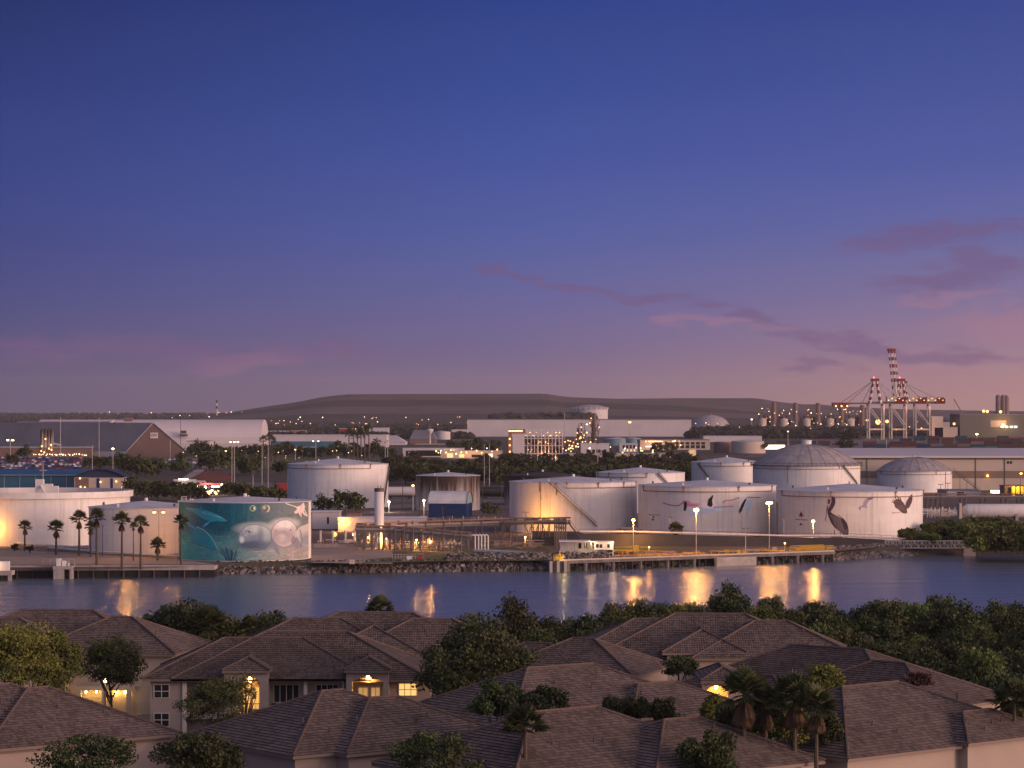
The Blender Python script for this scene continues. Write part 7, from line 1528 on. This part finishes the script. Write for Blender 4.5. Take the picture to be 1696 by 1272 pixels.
def portico(t, loc, xa, ya, xl, xr, ye, wl, wr, ax0, ax1, aytop, yb, Yf, lit, z0=1.5):
    """projecting arched bay with a small hip roof"""
    s = F/Yf; ze = ZZ(ye, Yf); b = (xr-xl)/2/s; cx = XX((xl+xr)/2, Yf); mb = MB(); cap = MB()
    hipped(mb, cap, cx-loc.x, Yf+b*1.9-loc.y, b*1.9, b, R(90), ze-loc.z); r = mb.build('roof', M['tile'], t); cap.build('ridge_caps', [M['cap'], M['eave'], M['dsteel']], r)
    x0, x1 = XX(wl, Yf)-loc.x, XX(wr, Yf)-loc.x; y = Yf+.5-loc.y; zt = ze-.3-loc.z; zb = z0-loc.z; A0, A1 = XX(ax0, Yf)-loc.x, XX(ax1, Yf)-loc.x; za = ZZ(aytop, Yf)-loc.z; rise = .75; mb = MB(); n = 12; zf = 5.0-loc.z
    arc = [(A0+(A1-A0)*i/n, za-rise+rise*math.sin(math.pi*i/n)**.75) for i in range(n+1)]
    for (xa_, z1), (xb_, z2) in zip(arc[:-1], arc[1:]): mb.raw([(xa_, y, z1), (xb_, y, z2), (xb_, y, zt), (xa_, y, zt), (xa_, y+.35, z1), (xb_, y+.35, z2)], [(0,1,2,3),(0,4,5,1)])
    for a_, b_ in ((x0, A0), (A1, x1)): mb.bb(a_, b_, y, y+.35, zb, zt)
    mb.bb(x0, x0+.3, y+.35, y+4, zb, zt); mb.bb(x1-.3, x1, y+.35, y+4, zb, zt); mb.bb(x0+.3, x1-.3, y+.02, y+3.4, zf-.5, zf-.15); mb.bb(x0+.3, x1-.3, y+2.6, y+2.9, zb, zt); mb.build('portico_wall', M['stucco'], t)
    mb = MB(); zz = zf+.85; mb.tube((A0, y+.15, zz), (A1, y+.15, zz), .035, 4); mb.tube((A0, y+.15, zf), (A1, y+.15, zf), .03, 4); k = int((A1-A0)/.16)
    for i in range(k+1): x = A0+(A1-A0)*i/k; mb.tube((x, y+.15, zf-.1), (x, y+.15, zz), .014, 3)
    mb.build('railing', M['railing'], t)
    wdw = A1-A0
    for f0, f1 in ((.14, .48), (.56, .88)):
        fr = MB(); xa_, xb_ = A0+wdw*f0, A0+wdw*f1; yy = y+2.5; z1, z2 = zf, zf+2.5
        for bx in ((xa_, xa_+.09, z1, z2), (xb_-.09, xb_, z1, z2), (xa_, xb_, z2-.1, z2), ((xa_+xb_)/2-.04, (xa_+xb_)/2+.04, z1, z2)): fr.bb(bx[0], bx[1], yy-.06, yy, bx[2], bx[3])
        o = fr.build('door', M['trim'], t); pn = MB(); pn.face([(xa_, yy+.03, z1), (xb_, yy+.03, z1), (xb_, yy+.03, z2), (xa_, yy+.03, z2)]); pn.build('pane', M['e_panerefl' if lit else 'glass'], o)  # faint emission paints the porch light reflected in the door panes
    if lit:
        mb = MB(); mb.ball(((A0+A1)/2, y+.75, za-.28), .17, 0, 10); mb.build('ceiling_lamp', emit('porch_lamp', (1, .72, .25), 40), t, True); lamp_light(t, ((A0+A1)/2, y+.9, za-.6), lit, (1, .48, .09), .14)
        if lit > 60: lamp_light(t, ((A0+A1)/2, y+1.0, zf-1.0), lit*.5, (1, .6, .16), .14)
# --- house in the middle (B)
z1, z2 = 13.0, 12.4
pB = RP(440, 1047, z1); pB2 = RP(575, 1047, z1); loc = Vector((XX(507, pB.y), pB.y, 1.5)); yf = pB.y-9.8
w1 = Vector((XX(372, yf+8.4), yf+8.4, z2)); tB, rB, wB = house('nearest town house facing the viewer with two arched lit balconies', [(pB, pB2, 9.8), (w1, w1+Vector((9, 0, 0)), 8.4)], loc, seed=1)
bpy.data.objects.remove(wB); mb = MB(); Yw = yf+2.6; lx0, lx1 = XX(303, yf)-loc.x, XX(712, yf)-loc.x
mb.bb(lx0, lx1, 2.6+yf-loc.y, 17+yf-loc.y, 0, 6.7); mb.bb(XX(247, yf)-loc.x, lx0, 1.0+yf-loc.y, 15+yf-loc.y, 0, 6.7); mb.build('wall', M['stucco'], tB)
face_windows(tB, [(254.5, 281, 1133, 1156.5, 'dark', 1), (254.5, 281, 1180.5, 1204, 'litdim', 1)], yf+1.0, loc)
face_windows(tB, [(325, 352, 1132, 1162, 'door', 2), (453, 496, 1133, 1164, 'door', 3), (523, 561, 1133, 1156, 'door', 3), (660, 691, 1131, 1153, 'lit', 2)], yf+2.6, loc)
for a_, b_ in ((302, 309), (503, 509), (443, 446), (567, 570)): mb = MB(); mb.bb(XX(a_, yf+.8)-loc.x, XX(b_, yf+.8)-loc.x, .8+yf-loc.y, 1.3+yf-loc.y, 0, 6.7); mb.build('column', M['trim'], tB)
mb = MB(); mb.bb(lx0, lx1, .7+yf-loc.y, 2.6+yf-loc.y, 2.95, 3.2); mb.bb(lx0, lx1, .7+yf-loc.y, .9+yf-loc.y, 2.5, 2.95); mb.build('balcony_slab', M['trim'], tB)
mb = MB()
for a_, b_ in ((309, 372), (446, 503), (509, 567), (648, 700)):
    xa_, xb_ = XX(a_, yf+.8)-loc.x, XX(b_, yf+.8)-loc.x; yy = .85+yf-loc.y
    for z in (4.15, 3.3): mb.tube((xa_, yy, z), (xb_, yy, z), .03, 4)
    for i in range(int((xb_-xa_)/.16)): mb.tube((xa_+i*.16, yy, 3.2), (xa_+i*.16, yy, 4.15), .013, 3)
mb.build('railing', M['railing'], tB)
portico(tB, loc, 410, 1085, 367, 447, 1111, 370, 443, 393, 430, 1121, 1200, yf-1.4, 1800); portico(tB, loc, 608, 1087, 569, 647, 1110.5, 573, 643, 583, 634, 1119.5, 1200, yf-1.4, 2400)
# balcony furniture
fx = XX(468, yf+1.4)
t = thing('balcony_chair', 'dark chair on the balcony between the two arches', 'chair', (XX(453, yf+1.5), yf+1.6, 4.7)); mb = MB(); mb.bb(-.25, .25, -.25, .25, .42, .5); mb.build('seat', M['dsteel'], t); mb = MB(); mb.bb(-.25, .25, .22, .28, .5, 1.0); mb.build('backrest', M['dsteel'], t)
for x, y in ((-.22, -.22), (.22, -.22), (-.22, .22), (.22, .22)): mb = MB(); mb.tube((x, y, 0), (x, y, .42), .025, 4); mb.build('leg', M['dsteel'], t)
# --- house behind the middle one (C)
c1 = RP(560, 1015, 13.0); c2 = RP(683, 1015.5, 13.0); loc = Vector((XX(620, c1.y), c1.y, 1.5)); w = RP(485, 1025, 12.4); w2 = RP(748, 1026, 12.4); f1_ = Vector((XX(620, c1.y-9.5+6.8), c1.y-9.5+4.4, 11.7))
house('town house directly behind the nearest one with its long ridge against the water', [(c1, c2, 9.8), (w, w+Vector((6, 0, 0)), 8.4), (w2-Vector((5, 0, 0)), w2, 8.4), (f1_, f1_+Vector((0, 8, 0)), 6.8)], loc, seed=2)
# --- left house (A)
a1 = RP(33, 1011, 13.2); a2 = RP(153, 1011.5, 13.2); loc = Vector((XX(90, a1.y), a1.y, 1.5)); w = RP(184, 1022.5, 12.7); w2 = RP(219, 1023, 12.7); f1_ = Vector((XX(79, a1.y-4.5), a1.y-5.0, 11.6)); wl_ = RP(-60, 1025, 12.5)
tA, rA, wA = house('left town house with a lit garage court and a white van outside', [(a1, a2, 9.8), (w, w2, 8.2), (f1_, f1_+Vector((0, 8, 0)), 5.6), (wl_, wl_+Vector((7, 0, 0)), 8)], loc, seed=3); yf = w.y-8.2
face_windows(tA, [(263, 277, 1090, 1102, 'dark', 1), (232, 238, 1100, 1112, 'dark', 0)], yf+.8, loc)
mb = MB(); yy = yf-1.0-loc.y
for a_, b_ in ((127, 134), (169, 176), (209, 216)): mb.bb(XX(a_, yf-1)-loc.x, XX(b_, yf-1)-loc.x, yy, yy+.6, 0, 3.0)
mb.bb(XX(124, yf-1)-loc.x, XX(222, yf-1)-loc.x, yy, yy+1.6, 3.0, 3.5); mb.build('carport', M['stucco'], tA)
mb = MB(); mb.bb(XX(221, yf)-loc.x, XX(250, yf)-loc.x, .45+yf-loc.y, .62+yf-loc.y, 0, 3.4); mb.build('garage_shade', M['dglass_shade'], tA)  # near-black panel: shade inside the open garage bay, put into colour
for px, pw in ((143, 75), (160, 40), (192, 100), (208, 40), (95, 80), (45, 60)):
    lamp_light(tA, (XX(px, yf)-loc.x, yf-.2-loc.y if px > 120 else yf-3-loc.y, 2.6), pw, (1, .5, .09), .12); mb = MB(); mb.ball((XX(px, yf)-loc.x, yf-.2-loc.y if px > 120 else yf-3-loc.y, 2.7), .12, 0, 8); mb.build('wall_lamp', emit('garage_lamp', (1, .75, .25), 30), tA)
# --- right back house (D)
d1 = RP(1118, 1017, 13.0); d2 = RP(1233, 1017.5, 13.0); loc = Vector((XX(1175, d1.y), d1.y, 1.5)); w = RP(1050, 1025.5, 12.4); w2 = RP(1303, 1029, 12.4); f1_ = Vector((XX(1162, d1.y-6), d1.y-6.2, 11.5))
tD, rD, wD = house('right-hand town house with a broad hipped porch against the mangroves', [(d1, d2, 9.8), (w, w+Vector((6, 0, 0)), 8.4), (w2-Vector((4, 0, 0)), w2, 8.4), (f1_, f1_+Vector((0, 9, 0)), 5.2)], loc, seed=4)
mb = MB(); Yd = f1_.y-4.6; 
for a_, b_ in ((1156, 1160),): mb.bb(XX(a_, Yd)-loc.x, XX(b_, Yd)-loc.x, Yd-loc.y-.1, Yd-loc.y, 4, 7)
mb.build('pilaster', M['trim'], tD)
# --- rotated houses in front
def rhouse(label, px1, py1, px2, py2, z, b, ang, extra=(), seed=0, L=None):
    p1 = RP(px1, py1, z); wdx = (px2-px1)/F*p1.y; a = R(ang); L = L or wdx/math.cos(a); p2 = p1+Vector((math.cos(a)*L, math.sin(a)*L, 0)); vs = [(p1, p2, b)]
    for (u, v, ang2, L2, z_, b_) in extra:
        q = p1+Vector((math.cos(a), math.sin(a), 0))*u+Vector((math.sin(a), -math.cos(a), 0))*v; q.z = z_; a2 = R(ang+ang2); vs.append((q, q+Vector((math.cos(a2)*L2, math.sin(a2)*L2, 0)), b_))
    loc = Vector((p1.x, p1.y, 1.5)); return house(label, vs, loc, seed=seed), p1
rhouse('small turned house between the two right-hand houses', 948, 1058, 983, 1058, 12.4, 7.3, -21.6, ((-5.5, 1.0, 0, 3, 11.8, 6.2),), 5)
(tF, rF, wF), pF = rhouse('big turned house on the right with a lit arched entrance', 1310, 1069, 1412, 1068, 13.0, 11.5, -40, ((-1, 6.5, 0, 3.2, 10.2, 4.2), (12.5, 3.2, 0, 4.0, 12.2, 8)), 6, L=9.5)
rhouse('turned house in the centre foreground with a long tiled roof', 873, 1108, 985, 1103, 12.6, 10.5, 38, ((10, 5.5, 0, 5, 10.8, 5.6),), 7)
rhouse('turned house at the lower right corner', 1395, 1139, 1500, 1131, 12.6, 10.5, 40, ((9, 7, 0, 4, 10.2, 4.6),), 8)
rhouse('roof with two close ridges at the bottom left of centre', 533, 1146, 566, 1144, 12.2, 9.5, 38, ((3.2, 3.2, 0, 3.2, 11.6, 8.2),), 9)
rhouse('roof rising from the bottom left corner', -110, 1142, 0, 1133, 12.4, 10.5, 38, ((9.0, 1.6, 0, 2.2, 12.0, 9.2),), 10)
rhouse('lowest roof at the bottom centre', 880, 1181, 990, 1174, 12.2, 10, 38, ((11, 5, 0, 4, 11.2, 8),), 11)
#rhouse('roof just left of the bushes at the bottom centre', 600, 1262, 700, 1256, 12.2, 10, 38, (), 12)
#rhouse('roof at the very bottom right under the lower right house', 1330, 1238, 1420, 1232, 12.2, 10, 38, (), 13)
#rhouse('roof at the very bottom left edge', 60, 1235, 170, 1228, 12.2, 10, 38, (), 14)
# lit arched entrance of the turned right house
pE = RP(1200, 1180, 5.0); loc = tF.location; Yp = 292.0
portico(tF, loc, 1200, 1105, 1160, 1239, 1128, 1163, 1234, 1168, 1207, 1136, 1200, 280.0, 380)
# street between the houses
struct_pts = [(60, 1200), (300, 1200), (250, 1178), (120, 1178)]
mb = MB(); mb.face([G(px, py, 1.504) for px, py in ((-40, 1215), (330, 1215), (270, 1172), (-40, 1172))]); struct(mb.build('street', M['asphalt']))
mb = MB(); mb.face([G(px, py, 1.508) for px, py in ((100, 1179), (235, 1179), (235, 1184), (100, 1184))]); struct(mb.build('pavement', M['conc']))
# white van and red car
p = G(147, 1177, 1.51); s = F/p.y; t = thing('van', 'white van with a roof rack parked in the lit court', 'van', p, R(-70))
mb = MB(); pr = [(-2.4, .4), (2.4, .4), (2.5, .95), (1.7, 1.1), (1.1, 1.85), (-2.3, 1.95), (-2.45, 1.2)]
mb.raw([(x, y, z) for x, z in pr for y in (-.95, .95)], [(2*i, 2*((i+1) % 7), 2*((i+1) % 7)+1, 2*i+1) for i in range(7)]+[tuple(range(0, 14, 2))[::-1], tuple(range(1, 14, 2))]); mb.build('body', M['carw'], t)
mb = MB(); mb.face([(1.66, -.8, 1.16), (1.66, .8, 1.16), (1.18, .75, 1.78), (1.18, -.75, 1.78)]); mb.build('windscreen', M['glass'], t)
mb = MB(); mb.face([(-2.0, -.97, 1.2), (1.3, -.97, 1.2), (.95, -.97, 1.75), (-2.0, -.97, 1.8)]); mb.face([(-2.0, .97, 1.2), (1.3, .97, 1.2), (.95, .97, 1.75), (-2.0, .97, 1.8)]); mb.build('side_window', M['glass'], t)
for x in (-1.5, 1.5):
    for y in (-.95, .8): mb = MB(); mb.tube((x, y, .36), (x, y+.16, .36), .36, 12); mb.build('wheel', M['black'], t)
for y in (-.7, .7): mb = MB(); mb.ball((2.48, y, .85), .13); mb.build('headlight', M['carw'], t)
mb = MB()
for x in (-1.6, -.6, .4): mb.bb(x, x+.08, -.9, .9, 2.0, 2.08)
for y in (-.85, .85): mb.tube((-1.9, y, 2.15), (.8, y, 2.15), .04, 5)
mb.build('roof_rack', M['wsteel'], t)
o = meshobj('parked_car', CARS['carr'], None, G(196, 1177, 1.51)); o.rotation_euler = (0, 0, R(-60)); tag(o, 'red car parked by the lit garages of the left house', 'car')
p = G(174, 1188, 1.51); t = thing('street_lamp', 'short post lamp glowing between the garages of the left house', 'lamp', p); mb = MB(); h = ZZ(1126, p.y)-1.5; mb.tube((0, 0, 0), (0, 0, h-.2), .06, 6); mb.build('pole', M['dsteel'], t); mb = MB(); mb.ball((0, 0, h-.1), .2, 0, 10); mb.build('bulb', emit('post_lamp', (1, .8, .45), 25), t); lamp_light(t, (0, -.3, h-.4), 70, (1, .7, .3), .15)

# ------------------------------------------------------------------ near trees
def near_tree(label, pxl, pxr, pyt, pyb, pbase, n, m, seed, leaf=.16, lean=0.0, clumps=40, spread=.22, tr=.2, cat='tree', name='tree', z=1.5):
    p = G((pxl+pxr)/2, pbase, z); s = F/p.y; rx = (pxr-pxl)/2/s*1.08; rz = (pyb-pyt)/2/s*1.08; h = (pbase-(pyt+pyb)/2)/s
    t = thing(name, label, cat, p); meshobj('crown', crown_mesh('crown', n, rx, rx*.9, rz, leaf, seed, M[m], clumps, spread=spread), t, (0, 0, h))
    trunk(t, h, tr, seed, rx, lean=lean); return t
near_tree('big yellow-green tree at the left edge before the left house', -50, 105, 1026, 1140, 1222, 15000, 'leafbright', 61, .17, clumps=60); near_tree('low spreading foliage under the big tree at the left edge', -10, 120, 1095, 1160, 1228, 6500, 'leafbright', 60, .17, clumps=40); near_tree('yellow-green tree right behind the big one at the left edge', 50, 140, 1046, 1142, 1215, 7500, 'leafbright', 62, .16, clumps=36)
near_tree('round-headed green tree in front of the lit garages', 132, 243, 1054, 1150, 1204, 14000, 'leafdark', 63, .15, lean=-.1, clumps=50, spread=.25)
near_tree('wispy tree before the left arched balcony', 288, 420, 1118, 1215, 1262, 7500, 'leaf', 64, .13, clumps=60, spread=.17)
near_tree('wispy branch top reaching into the lit arch', 380, 432, 1112, 1175, 1255, 900, 'leaf', 65, .12, clumps=22, spread=.2)
near_tree('large dark spreading tree in the centre before the water', 700, 895, 1026, 1150, 1244, 17000, 'leafdark', 66, .2, clumps=75, tr=.35); near_tree('dark tree filling the gap left under the large one', 690, 790, 1070, 1170, 1252, 7000, 'leafdark', 67, .18, clumps=36)
near_tree('dense dark tree in front of the long tiled roof', 775, 870, 1128, 1198, 1353, 9500, 'leafdark', 68, .15, clumps=40, tr=.16); near_tree('dense dark tree leaning right over the long tiled roof', 850, 948, 1134, 1198, 1353, 7500, 'leafdark', 69, .15, clumps=40, tr=.16)
for k, (a_, b_, c_, d_) in enumerate(((995, 1045, 1152, 1196), (1030, 1082, 1150, 1200), (1072, 1122, 1154, 1202))): near_tree(('left', 'middle', 'right')[k]+' one of three dark bushes before the long tiled roof', a_, b_, c_, d_, 1353, 3400, 'leafmid', 70+k, .15)
near_tree('bright green tree before the turned right house', 1328, 1402, 1100, 1150, 1288, 6500, 'leafbright', 74, .14); near_tree('dark shrub beside the broad hipped porch', 1096, 1156, 1084, 1124, 1237, 3600, 'leafmid', 75, .15)
near_tree('small reddish shrub against the lower right roof', 1498, 1548, 1112, 1142, 1317, 2400, 'leafrust', 76, .14); near_tree('green bush left under the lit arched entrance', 1160, 1215, 1152, 1215, 1327, 5200, 'leafbright', 77, .14)
near_tree('green bush filling between the two skirted palms', 1250, 1320, 1145, 1215, 1345, 6500, 'leafmid', 78, .15); near_tree('yellow-green bush at the foot of the skirted palms', 1100, 1170, 1182, 1240, 1353, 3600, 'leafbright', 79, .14)
near_tree('bush at the bottom right corner', 1650, 1730, 1150, 1230, 1317, 6000, 'leafmid', 80, .17); near_tree('tree behind the roofs at the left bottom', 60, 230, 1215, 1300, 1420, 4500, 'leafdark', 81, .16)
near_tree('bush row at the bottom between the roofs', 640, 800, 1212, 1300, 1420, 6000, 'leafmid', 82, .16); near_tree('dark tree at the bottom between the lower roofs', 1120, 1230, 1208, 1300, 1400, 8000, 'leafdark', 83, .16); near_tree('dark tree at the bottom below the wispy tree', 250, 400, 1205, 1290, 1400, 8000, 'leafdark', 84, .16)
for k, (a_, b_, c_, d_) in enumerate(((1180, 1240, 1168, 1240), (1285, 1350, 1172, 1240), (1345, 1405, 1176, 1240), (1225, 1290, 1180, 1250))): near_tree(('leftmost', 'third', 'rightmost', 'lowest')[k]+' green shrub in the thicket under the skirted palms', a_, b_, c_, d_, 1362, 4200, ('leafmid', 'leafbright', 'leafmid', 'leaf')[k], 100+k, .14)
for px, a_, b_, cr_, lab, sk in ((1232, 1150, 1372, 2.5, 'fan palm with a thick brown skirt under the lit arch', True), (1316, 1158, 1372, 2.4, 'fan palm with orange dead fronds left of the lower right roof', True), (1352, 1172, 1378, 2.0, 'fan palm close beside the lower right roof', True), (1268, 1168, 1365, 1.9, 'short fan palm between two skirted palms', True),
    (870, 1204, 1410, 1.9, 'palm top poking up at the bottom centre', False), (1680, 1165, 1330, 2.4, 'tall palm at the right frame edge', False)):
    p = G(px, b_, 1.5); t = fan_palm(lab, ZZ(a_, p.y)-1.5, int(px), cr_*1.15, 1.25 if sk else 1.0, sk, .22, 'fan palms among the houses', 46, blades=11); t.location = p
for px, py, Y, cr_, lab in ((345, 1034, 372, 3.0, 'bushy palm standing out of the trees before the water'), (416, 1043, 372, 2.4, 'smaller palm right of the bushy palm before the water'), (630, 1010, 362, 2.2, 'palm tip showing above the ridge in the middle')):
    p = P(px, py, Y); t = fan_palm(lab, p.z-1.5, int(px), cr_, 1.0, False, .25, 'palms behind the houses', 50, blades=11); t.location = (p.x, p.y, 1.5)
# woodland along the near bank: every tree its own object
ft = [tree_proto('tree', '', 'tree', 3200, 3.6, 3.6, 4.4, .24, 90+i, ('leafmid', 'leaf', 'leafdark', 'leafmid', 'leafbright', 'leafdark')[i], 34, 'trees of the near bank woodland', .18) for i in range(6)]
us = [False]*6
def ftree(px, Y, sc, lab='leafy tree in the dense woodland on the near bank at the right', gr='trees of the near bank woodland', k=None):
    i = rnd.choice((0, 0, 1, 2, 2, 3, 4, 5)) if k is None else k; o = place(ft[i], not us[i], (XX(px, Y), Y, 1.5), rnd.uniform(0, 6), (sc*rnd.uniform(.85, 1.15), sc*rnd.uniform(.85, 1.15), sc*rnd.uniform(.8, 1.2)), lab, gr); us[i] = True
for Y, x0, x1, st, sc in ((432, 1060, 1880, 44, 1.0), (420, 1020, 1880, 42, 1.12), (404, 900, 1880, 46, 1.15), (388, 870, 1010, 44, 1.15), (388, 1330, 1880, 48, 1.2), (372, 890, 1000, 44, 1.1), (370, 1340, 1880, 50, 1.2), (350, 1395, 1880, 54, 1.25), (332, 1440, 1880, 58, 1.25), (316, 1520, 1880, 62, 1.2), (300, 1600, 1810, 66, 1.2), (284, 1670, 1820, 70, 1.1)):
    px = x0+rnd.uniform(0, 20); nr = -1; rn = {432: 'along the waterline', 420: 'just behind the waterline row', 404: 'in the third row from the water', 388: 'left of the porch house' if x0 < 1000 else 'in the fourth row from the water', 372: 'nearest the turned small house', 370: 'in the fifth row from the water', 350: 'in the middle row behind the big turned house', 332: 'in the row behind the lower right house', 316: 'in the row right of the lower right house', 300: 'in the row at the right frame edge', 284: 'at the lower right frame edge'}[Y]
    while px < x1:
        nr += 1; ftree(px, Y+rnd.uniform(-5, 5), sc*.80*rnd.uniform(.80, 1.12)*(.95 if px < 1060 else 1), nth(nr)+' woodland tree'+(' from the left ' if nr else ' ')+rn); px += st*rnd.uniform(.62, .95)
for q_, (px, Y, sc) in enumerate(((268, 384, .95), (288, 380, .9), (306, 378, 1.0), (326, 380, .95), (350, 378, 1.0), (374, 380, .9), (395, 380, .85), (424, 382, .9), (446, 384, .8), (462, 386, .7))): ftree(px, Y, sc*1.2, nth(q_)+' tree'+(' from the left' if q_ else '')+' of the short row between the left houses and the water', 'short tree row behind the houses', rnd.choice((0, 2, 3)))
for px, Y, sc, lab in ((1210, 440, 1.02, 'tallest rounded tree breaking the waterline right of centre'), (1548, 436, .92, 'pale feathery treetop against the water on the right'), (790, 372, 1.1, 'tree behind the large dark one'), (850, 385, 1.2, 'tree just right behind the large dark one'), (1665, 432, 1.0, 'tall treetop near the right edge against the water')): ftree(px, Y, sc, lab, None)
# ------------------------------------------------------------------ evening air
hz = MB(); hz.bb(-9000, 9000, -200, 15900, -4, 235)
hm = bpy.data.materials.new('evening_air'); hm.use_nodes = True; ht = hm.node_tree; ht.nodes.clear()
pv = ht.nodes.new('ShaderNodeVolumePrincipled'); pv.inputs['Color'].default_value = (.82, .78, .86, 1); pv.inputs['Density'].default_value = HAZE; pv.inputs['Anisotropy'].default_value = 0.0
ho = ht.nodes.new('ShaderNodeOutputMaterial'); ht.links.new(pv.outputs[0], ho.inputs['Volume'])
if HAZE > 0:
    o = hz.build('haze', hm); o['kind'] = 'stuff'; tag(o, 'thin dusk haze over the far port', 'haze')
# tidy: any unlabelled prototype left unused
for o in list(bpy.data.objects):
    if o.location.z < -400:
        for ch in list(o.children): bpy.data.objects.remove(ch)
        bpy.data.objects.remove(o)
